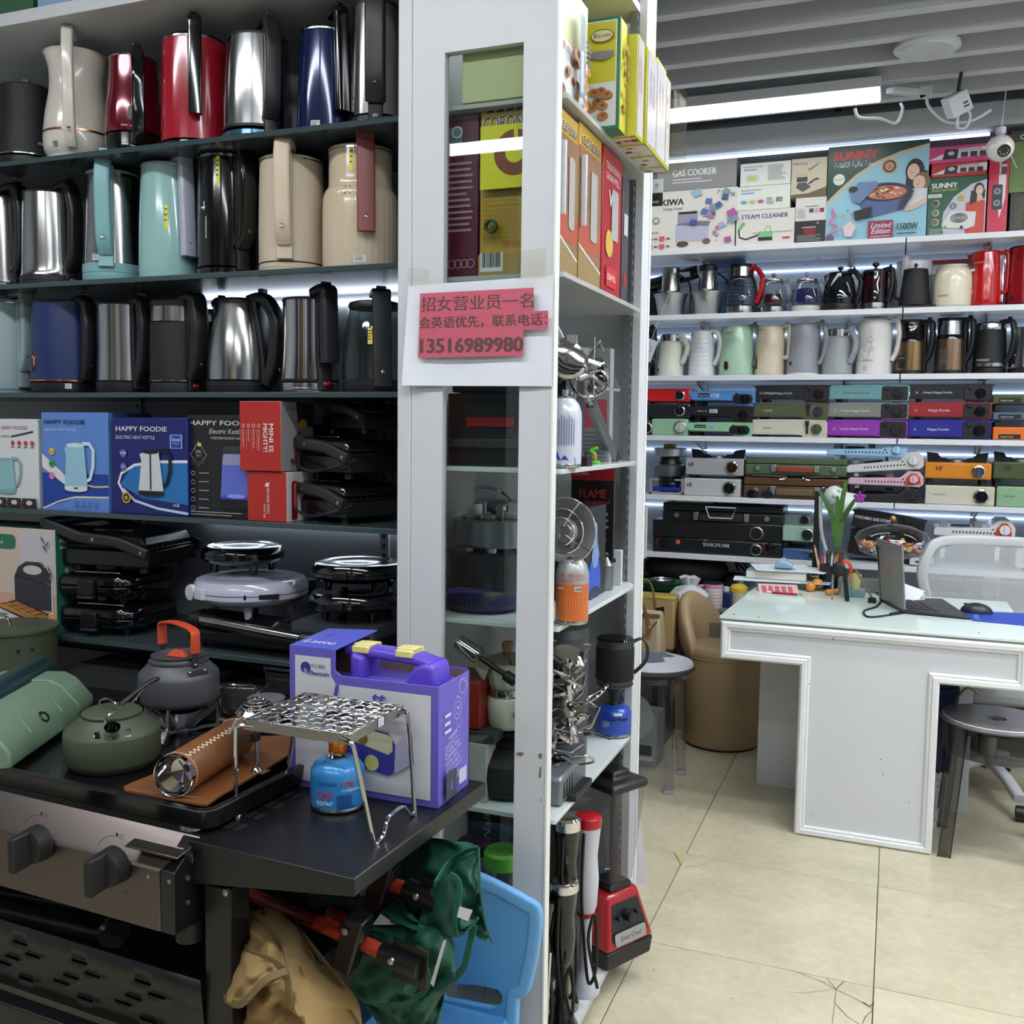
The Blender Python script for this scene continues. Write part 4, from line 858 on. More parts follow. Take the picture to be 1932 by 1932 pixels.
for o in t.children:pass
t2=thing('fuel_cylinder','dark teal cylinder lying behind the sage stove case','cylinder',(-1.64,1.44,GZ+.078),.40)
MB(mat((28,52,54),.35,0,.04)).lathe([(.02,-.16),(.034,-.15),(.036,-.14),(.036,.14),(.03,.158),(.012,.165)],n=26,axis='y',c=(0,0,.0)).build('shell',t2);MB(STEEL).lathe([(.012,.165),(.012,.176),(.001,.177)],n=14,axis='y').build('valve',t2)
c=at(12,1300,Y=1.72);
t=thing('camping_pot','olive green camping pot with flat lid and silver lid loop','pot',(c.x,1.74,GZ))
MB(OLV).lathe([(.09,0),(.1,.006),(.1,.118),(.1,.12)],n=44).build('body',t);MB(OLV).lathe([(.105,.12),(.105,.127),(.1,.129),(.09,.1275),(.03,.138),(.001,.139)],n=44).build('lid',t)
MB(STEELP).tube([(-.03,-.02,.138),(-.02,-.025,.155),(.02,-.03,.155),(.03,-.03,.136)],.003,n=8,smooth=4).build('lid_loop',t)
for a in(-.3,-.6):MB(SCR).ell((.101*math.cos(a),.101*math.sin(a),.085),.004,.004,.004,BLK,8,5).build('rivet',t)
# grey kettle on a folding burner
kc=at(335,1330,Y=1.56);kz=kc.z+.004
t=thing('camping_kettle','grey aluminium camping kettle with bright orange handle and lid grip','kettle',(kc.x-.008,1.575,kz));R=.079;t.scale=(1,1,.86)
MB(GRY).lathe([(R*.9,0),(R*.98,.006),(R,.014),(R,.062),(R*.97,.072),(R*.73,.094),(R*.7,.096)],n=44).build('body',t)
MB(GRY).lathe([(R*.72,.094),(R*.74,.1),(R*.66,.102),(R*.64,.106),(R*.68,.112),(R*.66,.113),(R*.6,.105),(.001,.106)],n=44).build('lid',t)
MB(ORG).hexa([(-.026,-.012,.106),(.026,-.012,.106),(.02,.012,.106),(-.02,.012,.106),(-.012,-.004,.122),(.012,-.004,.122),(.01,.006,.122),(-.01,.006,.122)]).build('lid_grip',t,.003)
ha=.55;hx,hy=math.cos(ha-.9),math.sin(ha-.9)
def hpt(a,z,o=0):return(a*hx-o*hy,a*hy+o*hx,z)
MB(ORG).sweep(smoothpath([hpt(-.062,.125),hpt(-.063,.16),hpt(-.056,.178),hpt(0,.185),hpt(.056,.178),hpt(.063,.16),hpt(.062,.125)],4),rrect(.02,.006,.002,2),side=hpt(0,0,1)).build('handle_grip',t)
for s_ in(-1,1):
    b=MB(DARK).sweep([hpt(s_*.058,.078),hpt(s_*.062,.1),hpt(s_*.062,.132)],rrect(.014,.003,.001,1),side=hpt(0,0,1)).build('handle_bracket',t)
    MB(DARK).box(-.02,.02,-.001,.002,-.006,.006).build('bracket_plate',t,.001,loc=hpt(s_*.071,.082),rot=(-.9 if s_>0 else .9,0,ha-.9+(PI/2 if s_>0 else PI/2)))
    for q in(-.016,0,.016):MB(SCR).ell(hpt(s_*(.062 if q==0 else .0695),.098 if q==0 else .084,q),.004,.004,.004,n=8,k=5).build('rivet',b)
t=thing('folding_camp_stove','silver folding spider stove under the grey kettle','stove',(kc.x-.005,1.575,GZ));hz=kz-GZ
MB(ALU).lathe([(.03,hz-.05),(.038,hz-.035),(.042,hz-.016),(.038,hz-.014)],n=28).build('burner_cup',t);MB(ALU).lathe([(.018,hz-.075),(.02,hz-.05)],n=16).build('burner_neck',t)
for a in(-1.2,.3,1.9,3.3,4.3):
    ca,sa=math.cos(a),math.sin(a)
    MB(STEELB).sweep(smoothpath([(.012*ca,.012*sa,hz-.062),(.05*ca,.05*sa,hz-.05),(.075*ca,.075*sa,hz-.045),(.085*ca,.085*sa,hz*.4),(.115*ca,.115*sa,.004)],4),rrect(.012,.006,.002,2),side=(-sa,ca,0)).build('leg',t)
    MB(STEELB).sweep([(.02*ca,.02*sa,hz-.05),(.075*ca,.075*sa,hz-.004),(.078*ca,.078*sa,hz-.045)],rrect(.004,.012,.001,1),side=(-sa,ca,0)).build('pot_support',t)
    mb=MB(STEELB)
    for q in range(6):mb.box(.03+q*.008,.034+q*.008,-.002,.002,hz-.006,hz-.001)
    mb.build('serration',t,rot=a)['kind']='stuff'
MB(BLK).tube([(-.03,-.01,hz-.07),(-.06,-.03,hz-.04),(-.045,-.06,hz-.0),(-.05,-.075,hz+.03)],.004,smooth=5).build('gas_hose',t)
# second folded wind-stove parts behind and the steel mug
t=thing('folding_camp_stove','silver folded wind-shield stove with serrated plates behind the mesh stand','stove',(at(420,1345,Y=1.7).x,1.68,GZ),.25)
MB(STEELB).box(-.02,.09,0,.004,.015,.062).build('side_plate',t,.001);MB(STEELB).box(.09,.094,0,.07,.015,.055).build('end_plate',t,.001)
mb=MB(STEELB)
for q in range(11):mb.box(-.018+q*.01,-.013+q*.01,0,.004,.062,.066)
mb.build('serrated_edge',t)['kind']='stuff'
MB(STEELB).lathe([(.03,.0),(.034,.012),(.03,.02),(.02,.026)],c=(.03,.04,.0),n=24).build('burner',t);MB(CHROME).tube([(.02,-.03,.0),(.03,-.035,.07),(.07,-.03,.076),(.095,-.02,.07),(.09,-.03,.03),(.03,-.05,.0)],.0025,smooth=5).build('wire_leg',t)
t=thing('steel_mug','brushed steel camping mug with grey lid beside the lilac carton','mug',(at(524,1330,Y=1.70).x,1.66,.787));
MB(STEEL).lathe([(.033,0),(.036,.003),(.036,.055),(.037,.058)],n=32).build('body',t);MB(mat((120,122,122),.4,.2)).lathe([(.038,.055),(.038,.06),(.03,.062),(.001,.062)],n=32).build('lid',t);MB(STEELP).tube([(.01,-.036,.02),(.012,-.05,.012),(.02,-.05,.03),(.02,-.036,.035)],.002,smooth=4).build('handle',t)
# leather mat, lantern case and lantern
LEA=mat((124,76,42),.42,0,.08,120,bump=.06);STT=P(226,210,180)
c0=[at(x,y,Z=GZ+.015)for x,y in((233,1487),(246,1480),(310,1455),(430,1395),(556,1388),(556,1420),(412,1505),(391,1520),(380,1520),(236,1493))]
o=MB(LEA).prism([(p.x,p.y)for p in c0],.801,.8045,axis='z').build('leather_mat');tag(o,'flat tan leather mat with white stitching on the griddle','mat')
d=Dec((0,0,.8045),(1,0,0),(0,1,0),.0002)
e0,e1=at(243,1490,Z=.8045),at(384,1516,Z=.8045)
for k in range(34):a=e0.lerp(e1,k/34);b=e0.lerp(e1,(k+.6)/34);d.line([(a.x,a.y),(b.x,b.y)],.0009,STT)
dd_=d.build('stitching',o);dd_['kind']='stuff'
r0_,r1_=at(328,1462,Z=.842),at(452,1385,Z=.842)
ang=math.atan2(r1_.y-r0_.y,r1_.x-r0_.x);Lr=.21
t=thing('lantern_case','tan leather wrapped tube with steel end cup lying on the leather mat','case',(r0_.x,r0_.y,.8405),ang)
Rr=.0345
MB(LEA).lathe([(Rr*.98,.004),(Rr,.006),(Rr,Lr),(Rr*.98,Lr+.002)],n=40,axis='x',cap=(0,0)).build('leather_sleeve',t)
MB(STEELP).lathe([(.001,.03),(Rr*.6,.026),(Rr*.9,.012),(Rr*.96,-.002),(Rr*1.0,-.003),(Rr*1.0,.006)],n=40,axis='x',cap=(0,0)).build('end_cup',t)
MB(STEELP).lathe([(Rr*.98,Lr+.001),(Rr*.9,Lr+.012),(.001,Lr+.013)],n=40,axis='x').build('end_cap',t)
mb=MB(STT)
for k in range(26):
    x=.012+k*.0065
    mb.tube([(x,-.004 if k%2 else .004,Rr+.0006),(x+.0065,.004 if k%2 else-.004,Rr+.0006)],.0009,n=4)
mb.build('stitching',t,rot=(.5,0,0))['kind']='stuff'
mb=MB(STT)
for e in(.012,Lr-.008):
    for k in range(44):a=k/44*2*PI;mb.tube([(e,(Rr+.0004)*math.cos(a),(Rr+.0004)*math.sin(a)),(e,(Rr+.0004)*math.cos(a+.09),(Rr+.0004)*math.sin(a+.09))],.0006,n=4)
mb.build('edge_stitching',t)['kind']='stuff'
c=at(485,1455,Z=.8045)
t=thing('mini_gas_lantern','small chrome burner on a slim chrome stem standing on the leather mat','burner',c)
MB(CHROME).lathe([(.012,0),(.01,.003),(.004,.008),(.0035,.05),(.006,.075),(.007,.088)],n=18).build('stem',t);MB(CHROME).lathe([(.01,.088),(.012,.094),(.034,.1),(.036,.106),(.03,.112),(.012,.11)],n=28).build('dish',t)
mb=MB(CHROME)
for rr_,zz in((.026,.116),(.021,.121),(.015,.125),(.009,.128)):mb.tube([(rr_*math.cos(a),rr_*math.sin(a),zz)for a in[k/20*2*PI for k in range(20)]],.0018,n=6,closed=True)
mb.build('wire_dome',t)['kind']='stuff'
for a in(0,2.1,4.2):MB(CHROME).sweep([(.01*math.cos(a),.01*math.sin(a),.086),(.036*math.cos(a),.036*math.sin(a),.098),(.05*math.cos(a),.05*math.sin(a),.075)],rrect(.008,.002,.0008,1),side=(-math.sin(a),math.cos(a),0)).build('arm',t)
MB(BLK).box(-.006,.006,-.012,.004,.055,.07).build('valve',t,.002);MB(LEA).box(-.02,.02,-.01,.01,0,.002).build('leather_tab',t)
# ------------------------------------------------------------------ mesh stand, canister, lilac carton on the side table
TZ=.7608
t=thing('mesh_grill_stand','stainless wire mesh grill on bent wire legs over the blue gas canister','grill stand',(-.85,1.355,TZ));W2,D2,zt=.097,.088,.176
mb=MB(STEEL)
for a in((-W2,W2,-D2,-D2+.0015),(-W2,W2,D2-.0015,D2),(-W2,-W2+.0015,-D2,D2),(W2-.0015,W2,-D2,D2)):mb.box(*a,zt-.016,zt+.001)
mb.build('rim',t,.0012)
w1=None
for k in range(8):
    y=-D2+.009+k*(2*D2-.018)/7;ph=k%2
    o=MB(STEELB).tube([(-W2+j*2*W2/30,y+.003*math.sin(j*PI*.5+ph*PI),zt-.001+.0016*math.cos(j*PI*.5+ph*PI))for j in range(31)],.0015,n=6).build('wire',t)
for k in range(9):
    x=-W2+.009+k*(2*W2-.018)/8;ph=k%2
    MB(STEELB).tube([(x+.003*math.sin(j*PI*.5+ph*PI),-D2+j*2*D2/28,zt-.001-.0016*math.cos(j*PI*.5+ph*PI))for j in range(29)],.0015,n=6).build('wire',t)
for s_ in(-1,1):
    X=s_*(W2+.004)
    MB(STEELP).tube([(s_*W2*.8,-D2+.004,zt-.008),(X,-D2-.006,zt-.009),(X+s_*.008,-D2-.002,zt-.03),(X+s_*.026,-.067,.006),(X+s_*.028,-.058,.003),(X+s_*.028,-.04,.006),(X+s_*.026,-.02,.026),(X+s_*.026,.03,.026),(X+s_*.027,.05,.008),(X+s_*.028,.062,.003),(X+s_*.026,.07,.01),(X+s_*.008,D2-.004,zt-.03),(X,D2-.006,zt-.009),(s_*W2*.8,D2-.004,zt-.008)],.0036,n=9,smooth=4).build('wire_leg',t)
d=Dec((W2,.0,zt-.015),(0,1,0),(0,0,1));d.rect(0,.001,.018,.015,P(228));d.lines(.002,.011,.014,4,.003,P(120));d.build('sticker',t)
def canister(label,loc_,R,h,m,neck=.0,top=None,name='gas_canister',bottom=STEEL,group=None):
    t=thing(name,label,'gas canister',loc_,0,group)
    MB(bottom).lathe([(R*.94,0),(R*1.005,.003),(R*1.005,.006),(R*.985,.008)],n=40).build('bottom_rim',t)
    MB(m).lathe([(R*.985,.007),(R,.012),(R,h*.66),(R*.98,h*.76),(R*.85,h*.87),(R*.6,h*.95),(R*.42,h*.965)],n=40).build('can',t)
    MB(top or STEEL).lathe([(R*.42,h*.955),(R*.43,h*.985),(R*.34,h),(R*.2,h),(R*.2,h*1.08)],n=24).build('collar',t)
    return t
c=at(636,1536,Z=TZ);c.y+=.035;c.x-=.02
CB=mat((52,140,206),.28,.1,.03,30,coat=.3)
t=canister('sky blue screw-top gas canister under the mesh stand',(c.x,c.y,TZ),.0455,.088,CB);th=math.atan2(-c.y,-c.x)
d=Dec((0,0,0),cyl=(.0455,th,None));Pw=P(240);Pr=P(200,40,70);Pb=P(20,40,110)
d.text('GAS',-.036,.028,.016,Pr,fit=.026,bold=.0004);d.text('едопыт',-.038,.016,.0115,Pw,fit=.03);d.text('110g',.006,.048,.012,Pr,bold=.0003);d.text('ГАЗ УНИВЕРСАЛЬНЫЙ',.006,.0385,.006,Pw,fit=.036);d.lines(-.002,.032,.034,8,.003,Pb)
d.text('ЕЗОННЫЙ',-.034,.049,.0085,Pb,fit=.032);d.build('print',t)
bt=thing('screw_on_burner','chrome screw-on gas burner with orange valve and red igniter on the sky blue canister','burner',(c.x,c.y,TZ+.092))
OG=mat((206,116,30),.28,.7,.03)
MB(OG).lathe([(.014,0),(.0155,.002),(.0155,.008),(.014,.009),(.014,.011),(.0155,.012),(.0155,.018),(.012,.02)],n=24).build('valve',bt);MB(STEELP).lathe([(.008,.02),(.008,.048),(.012,.052),(.012,.056),(.018,.06),(.02,.066)],n=20).build('mixing_tube',bt)
mb=MB(BLK)
for a in range(5):mb.box(.0075,.0083,-.0015,.0015,.03,.04)
mb.build('air_hole',bt,rot=th)
for a in(th-1.1,th+.8,th+2.8):MB(STEELB).sweep([(.012*math.cos(a),.012*math.sin(a),.035),(.026*math.cos(a),.026*math.sin(a),.05),(.034*math.cos(a),.034*math.sin(a),.072)],rrect(.005,.002,.0008,1),side=(-math.sin(a),math.cos(a),0)).build('pot_support',bt)
MB(BLK).box(-.04,-.012,-.01,-.002,.022,.03).build('igniter',bt,.002);MB(mat((206,50,30),.4)).box(-.046,-.037,-.012,-.003,.018,.027).build('igniter_button',bt,.002)
MB(STEELP).tube([(0,-.014,.006),(-.002,-.026,.0),(-.008,-.032,-.012),(-.002,-.03,-.018),(.004,-.026,-.008),(.0,-.016,.004)],.0011,n=6,smooth=5).build('wire_valve_key',bt)
# lilac carton
LIL=mat((104,92,190),.42,0,.04,20);KR=mat((120,96,74),.8,0,.08,40)
t=thing('camp_stove_carton','lilac carton with white front panel and a cut-out showing the purple case','box',(-.988,1.458,TZ),.0)
w,dp,h1,h2,xc=.293,.128,.209,.252,.093
fr=[(0,0),(w,0),(w,h1),(xc+.012,h1),(xc,h1+.008),(xc,h2),(0,h2)]
MB(LIL).prism(fr,0,.003,axis='y').build('front_panel',t,.0006);MB(LIL).box(w-.003,w,.003,dp,0,h1-.0).build('end_panel',t,.0006)
MB(LIL).box(0,.003,.003,dp,0,h2).build('end_panel',t,.0006);MB(KR).prism([(a,b)for a,b in fr],dp-.003,dp,axis='y').build('rear_panel',t);MB(KR).box(.003,w-.003,.003,dp-.003,0,.003).build('bottom_panel',t)
LILT=mat((84,92,196),.42,0,.03)
MB(LILT).hexa([(0,0,h2),(xc,0,h2),(xc+.012,dp,h2+.012),(0,dp,h2+.006),(0,0,h2+.002),(xc,0,h2+.002),(xc+.012,dp,h2+.014),(0,dp,h2+.008)]).build('top_flap',t)
MB(LIL).box(w*.3,w-.003,dp-.003,dp-.001,h1,h1+.004).build('rear_lip',t)
d=Dec((0,0,0));wp=mat((206,206,210),.5,0,.02,10)
d.poly([(.012,.012),(w-.014,.012),(w-.014,h1-.016),(xc+.002,h1-.016),(xc-.008,h1+.0),(xc-.008,h2-.014),(.012,h2-.014)],wp)
NB=P(44,52,140);d.ell(.034,h2-.035,.0105,NB);
for k in range(4):d.rect(.031+.004*k,h2-.046,.033+.004*k,h2-.036-.002*k,wp)
d.text('Maxsun',.04,h2-.046,.0105,NB,fit=.042,bold=.0004);d.text('맥선 趣鲜',.046,h2-.033,.0075,NB,fit=.028);d.text('L',.09,h1-.05,.05,P(84,80,180),slant=.2,bold=.001);d.text('tt',.165,h1-.045,.04,P(84,80,180),slant=.2,bold=.001)
d.poly([(.118,.06),(.2,.045),(.212,.052),(.214,.1),(.2,.12),(.13,.128),(.118,.122)],P(60,58,150));d.poly([(.122,.1),(.2,.082),(.208,.09),(.208,.112),(.198,.117),(.13,.125),(.122,.12)],P(196,196,160));d.ell(.168,.064,.0135,P(212,208,120),.014);d.ell(.15,.105,.01,P(120,108,40),.012)
d.text('Free',.15,.035,.009,P(180),slant=.3);d.poly([(.212,.05),(.25,.075),(.23,.12),(.214,.1)],P(170,168,190));d.build('front_print',t)
d=Dec((w,0,0),(0,1,0),(0,0,1));wl=P(206,202,232)
d.ring(.075,.155,.016,.0012,wl,.02);d.ring(.075,.155,.009,.001,wl,.012);d.ell(.075,.155,.003,wl);d.line([(.07,.175),(.085,.205),(.115,.19),(.1,.165)],.001,wl);d.ring(.095,.19,.014,.001,wl);d.line([(.07,.133),(.075,.12),(.085,.12),(.088,.135)],.001,wl)
d.lines(.02,.15,.03,3,.014,wl)
d.text('产品说明',.035,.106,.009,wl,fit=.036,rot=.22)
for k in range(8):d.text(('产品型号 BDZ-155','燃气消耗 150g/h','气源种类 220g','气体种类 丁烷气','点火方式 脉冲','尺寸 243*208*137','净重 1.54kg','点火次数 20000')[k],.02,.095-k*.0098,.0058,wl,fit=.05+.008*(k%3),rot=.22);d.line([(.02,.093-k*.0098),(.082,.107-k*.0098)],.0005,wl)
d.rr(.018,.008,.06,.055,.003,P(54,54,62));d.poly([(.034,.022),(.044,.022),(.04,.045)],P(70,90,200));d.bars(.07,.02,.03,.026,P(236));d.build('side_print',t)
d=Dec((0,0,h2+.0026),(1,0,.0),(0,1,.06));d.text('Latte',.012,.022,.026,P(222,224,240),slant=.3,fit=.062,bold=.0006);d.rect(.03,.07,.075,.092,P(96,72,180));d.build('flap_print',t)
pc=thing('stove_case','purple plastic carry case with yellow latches standing in the lilac carton','case',(-.988+.006,1.458+.008,TZ+.0035));pc.scale=(1,1,.955);PUR=mat((98,74,196),.34,0,.03,30);YL=mat((226,214,136),.4,0,.03)
W3,d3=w-.014,dp-.018
MB(PUR).prism([(.0,0),(W3,0),(W3,.19),(W3-.012,.205),(.095,.205),(.08,.19),(0,.19)],0,d3,axis='y').build('shell',pc,.008,seg=3)
MB(PUR).prism([(W3-.012,.2),(W3-.075,.2),(W3-.055,.236),(W3-.03,.246),(W3-.018,.24)],.02,d3-.02,axis='y').build('shoulder',pc,.01,seg=3)
MB(PUR).prism([(.098,.2),(.125,.2),(.125,.246),(.098,.252)],.02,d3-.02,axis='y').build('shoulder',pc,.008,seg=3)
MB(PUR).sweep([(.08,.06,.25),(.15,.055,.25),(.22,.055,.246),(W3-.03,.055,.238)],rrect(.02,.045,.008,3),side=(0,0,1)).build('handle',pc,.002)
for x,y in((.098,.03),(W3-.095,.03)):MB(YL).box(x,x+.032,y,y+.052,.25,.263).box(x-.002,x+.034,y+.01,y+.04,.262,.2655).build('latch',pc,.002)
# ------------------------------------------------------------------ folded chairs under the cart and blue chair
def noise2(x,y,s=0):return math.sin(x*1.7+s)*math.cos(y*2.3+s*1.3)+.5*math.sin(x*3.9+y*2.7+s*2)
def cloth(name,parent,m,rows,n=6,amp=.004,seed=0,th=.0016):
    """rows of (px, py, Y) control points, smoothed both ways"""
    R_=[smoothpath([at(x,y,Y=Y)for x,y,Y in r],n)for r in rows]
    cols=[smoothpath([R_[j][i]for j in range(len(R_))],n)for i in range(len(R_[0]))]
    a,b=len(cols),len(cols[0]);vs=[]
    for i in range(a):
        for j in range(b):
            p=cols[i][j];e=amp*(noise2(i*.55,j*.5,seed)+1.1-2.2*abs(math.sin(i*.33+j*.21+seed))+.7*math.sin(i*.9-j*.35+seed*3));vs.append((p.x+e*.4,p.y-e,p.z+e*.3))
    o=MB(m).add(vs,[(i*b+j,i*b+j+1,(i+1)*b+j+1,(i+1)*b+j)for i in range(a-1)for j in range(b-1)]).build(name,parent,ang=80)
    s_=o.modifiers.new('s','SOLIDIFY');s_.thickness=th;s_.offset=0
    ss=o.modifiers.new('d','SUBSURF');ss.levels=1;ss.render_levels=1
    return o,cols
KH=mat((150,122,76),.75,0,.08,300,bump=.12);KHD=mat((112,94,58),.8,0,.2,600,bump=.3)
GRN=mat((22,78,62),.62,0,.08,300,bump=.1);GRND=mat((24,88,66),.75,0,.15,500,bump=.25)
def hem(parent,m,pts,r=.0045):
    MB(m).sweep(smoothpath([at(x,y,Y=Y)for x,y,Y in pts],6),rrect(.011,.0035,.001,1)).build('hem',parent)
t=thing('folding_chair','folded camping chair with khaki cloth seat under the side table','folding chair',(0,0,0))
cloth('cloth',t,KH,[[(440,1740,1.33),(475,1722,1.3),(510,1712,1.34),(550,1735,1.4)],[(438,1800,1.27),(490,1790,1.2),(540,1780,1.25),(590,1800,1.36)],[(440,1870,1.25),(500,1880,1.17),(560,1860,1.2),(640,1850,1.33)],[(450,1932,1.25),(520,1930,1.18),(600,1930,1.2),(690,1925,1.3)],[(455,2000,1.25),(530,2000,1.2),(610,2000,1.22),(700,2000,1.3)]],7,.015,1)
cloth('cloth_flap',t,KH,[[(437,1805,1.24),(470,1800,1.2),(520,1815,1.17),(540,1830,1.18)],[(430,1850,1.22),(460,1845,1.16),(500,1850,1.14),(535,1850,1.16)],[(424,1884,1.2),(450,1895,1.14),(475,1880,1.13),(500,1850,1.14)]],6,.008,3)
hem(t,KHD,[(440,1748,1.3),(455,1780,1.255),(480,1800,1.2),(520,1815,1.165),(540,1835,1.165),(545,1870,1.16),(545,1900,1.165)])
hem(t,KHD,[(475,1722,1.29),(505,1755,1.25),(535,1790,1.215),(542,1830,1.17)]);hem(t,KHD,[(550,1735,1.39),(600,1800,1.33),(648,1860,1.31)]);hem(t,KHD,[(424,1884,1.195),(455,1894,1.133),(500,1850,1.132),(540,1832,1.16)])
cloth('lower_cloth',t,KH,[[(350,1835,1.45),(380,1815,1.45),(400,1805,1.45)],[(360,1845,1.43),(385,1850,1.43),(400,1850,1.43)]],4,.003,5)
OR=mat((176,56,36),.42,0,.04)
MB(OR).tube([at(440,1672,Y=1.5),at(660,1770,Y=1.3)],.011,n=12).build('orange_tube',t)
# green one
t=thing('folding_chair','folded camping chair with dark green cloth and black leg caps','folding chair',(0,0,0))
cloth('cloth',t,GRN,[[(730,1640,1.62),(770,1590,1.58),(830,1582,1.5),(900,1597,1.45)],[(720,1680,1.55),(780,1650,1.48),(850,1650,1.42),(903,1660,1.42)],[(735,1720,1.48),(800,1710,1.44),(860,1715,1.41),(910,1720,1.42)],[(760,1750,1.46),(820,1745,1.42),(880,1760,1.41),(926,1776,1.42)]],7,.011,2)
cloth('inner_fold',t,GRN,[[(820,1668,1.37),(850,1650,1.36),(866,1672,1.36),(868,1700,1.36)],[(800,1700,1.38),(840,1720,1.36),(862,1735,1.35),(880,1735,1.36)],[(790,1740,1.38),(830,1765,1.36),(870,1765,1.36),(902,1735,1.37)]],5,.005,4)
cloth('seat_cloth',t,GRN,[[(560,1690,1.5),(620,1680,1.46),(700,1690,1.42),(760,1700,1.4)],[(600,1720,1.44),(680,1735,1.4),(740,1735,1.37),(800,1745,1.36)],[(690,1760,1.38),(740,1780,1.35),(790,1770,1.34),(850,1770,1.35)],[(680,1810,1.38),(740,1840,1.33),(790,1850,1.33),(860,1840,1.36)],[(660,1870,1.4),(730,1885,1.36),(790,1900,1.36),(840,1870,1.37)],[(700,1900,1.42),(750,1932,1.38),(800,1932,1.38),(835,1900,1.39)],[(740,1990,1.42),(760,2000,1.4),(800,2000,1.4),(820,1990,1.4)]],6,.013,6)
hem(t,GRND,[(820,1668,1.365),(845,1630,1.43),(880,1605,1.435),(903,1600,1.44)]);hem(t,GRND,[(903,1600,1.44),(906,1680,1.41),(915,1740,1.41),(928,1777,1.41)]);hem(t,GRND,[(850,1650,1.355),(867,1670,1.35),(858,1740,1.345),(868,1766,1.35),(902,1732,1.365)])
hem(t,GRND,[(795,1745,1.335),(792,1790,1.33),(808,1845,1.33),(800,1868,1.335)]);hem(t,GRND,[(895,1745,1.38),(882,1800,1.37),(872,1830,1.37),(836,1868,1.37)]);hem(t,GRND,[(700,1888,1.36),(760,1895,1.355),(800,1870,1.35)])
CAPM=mat((16,16,17),.35,0,.05)
def tube_cap(x0,y0,x1,y1,Y,cx,cy,rot):
    MB(OR).tube([at(x0,y0,Y=Y+.03),at(x1,y1,Y=Y)],.0115,n=12).build('orange_tube',t)
    a,b=at(x1,y1,Y=Y-.004),at(cx,cy,Y=Y-.02);k=MB(CAPM).tube([a.lerp(b,-.1),b],.0175,n=14).build('leg_cap',t)
    p=a.lerp(b,.22);MB(SCR).lathe([(.0065,0),(.005,.003),(.001,.004)],n=12).build('rivet',k,loc=p+Vector((.004,-.018,.004)),rot=(PI/2,0,0))
    dr=(b-a).normalized();u=Vector((dr.x,dr.y,dr.z));o=(a.lerp(b,.62));v_=Vector((0,-1,0)).cross(u).normalized();mb=MB(CAPM)
    q=[o+u*s1*.032+v_*s2*.034+Vector((0,.004,0))for s1,s2 in((-1,-1),(1.2,-1),(1.2,.9),(-1,.9))]
    mb.hexa([tuple(p_)for p_ in q]+[tuple(p_+Vector((0,-.004,0)))for p_ in q]);mb.build('leather_patch',t,.003)
tube_cap(640,1640,775,1680,1.4,845,1712,0);tube_cap(600,1740,730,1800,1.31,795,1828,0)
MB(OR).tube([at(625,1722,Y=1.42),at(672,1748,Y=1.38)],.011,n=12).build('orange_tube',t)
for x,y,Y in((665,1772,1.31),(722,1660,1.4)):
    p=at(x,y,Y=Y);MB(CAPM).box(-.016,.018,-.02,.02,-.05,.045).lathe([(.022,-.016),(.024,0),(.022,.016)],c=(0,0,.02),n=14,axis='y').build('pivot_joint',t,.004,loc=p,rot=(0,.3,0));MB(SCR).lathe([(.006,0),(.006,-.003),(.001,-.004)],n=10,axis='y').build('rivet',t,loc=p+Vector((.0,-.022,.024)))
for pts,Y in((((867,1710),(892,1717),(883,1738),(862,1730)),1.335),(((718,1724),(748,1745),(703,1745)),1.372),(((843,1772),(818,1862),(812,1855),(836,1775)),1.325)):
    v=[at(x,y,Y=Y)for x,y in pts];MB(mat((206,208,212),.6)).add(v,[tuple(range(len(v)))[::-1]]).build('paper_tag',t)
# blue plastic chair back
t=thing('plastic_chair','light blue moulded plastic chair with hand slot standing against the showcase','chair',(0,1.70,0),0)
def bq(x,y):p=at(x,y,Y=1.70);return(p.x,p.z)
out=[bq(*p)for p in((790,1640),(850,1645),(905,1664),(955,1688),(990,1708),(1006,1718),(1011,1727),(1008,1760),(1000,1805),(991,1848),(988,1862),(983,1870),(974,1873),(968,1880),(964,1932),(960,2100),(700,2100),(720,1800))]
hole=[bq(*p)for p in((838,1858),(900,1860),(938,1868),(946,1878),(946,1893),(938,1901),(926,1902),(880,1893),(835,1884))]
o=MB(mat((88,156,214),.35,0,.03,10)).prism(out+[out[0]]+[hole[0]]+hole[::-1],0,.014,axis='y').build('backrest',t,.003)
MB(mat((110,172,226),.35,0,.03,10)).sweep(smoothpath([(*[bq(*p)[0]],.007,bq(*p)[1])for p in((790,1640),(850,1645),(905,1664),(955,1688),(992,1709),(1008,1724),(1003,1790),(990,1852),(984,1868),(972,1874),(966,1885),(962,1960),(958,2100))],4),rrect(.02,.028,.007,3),side=(0,1,0)).build('rim',t)
x0,x1=bq(700,2100)[0],bq(960,2100)[0]
MB(mat((88,156,214),.35,0,.03,10)).box(x0,x1,-.3,.02,.235,.26).build('seat',t,.008)
for x in(x0+.02,x1-.02):
    for y in(-.28,0):MB(mat((88,156,214),.35,0,.03,10)).lathe([(.016,0),(.02,.24)],c=(x,y,0),n=14).build('leg',t)
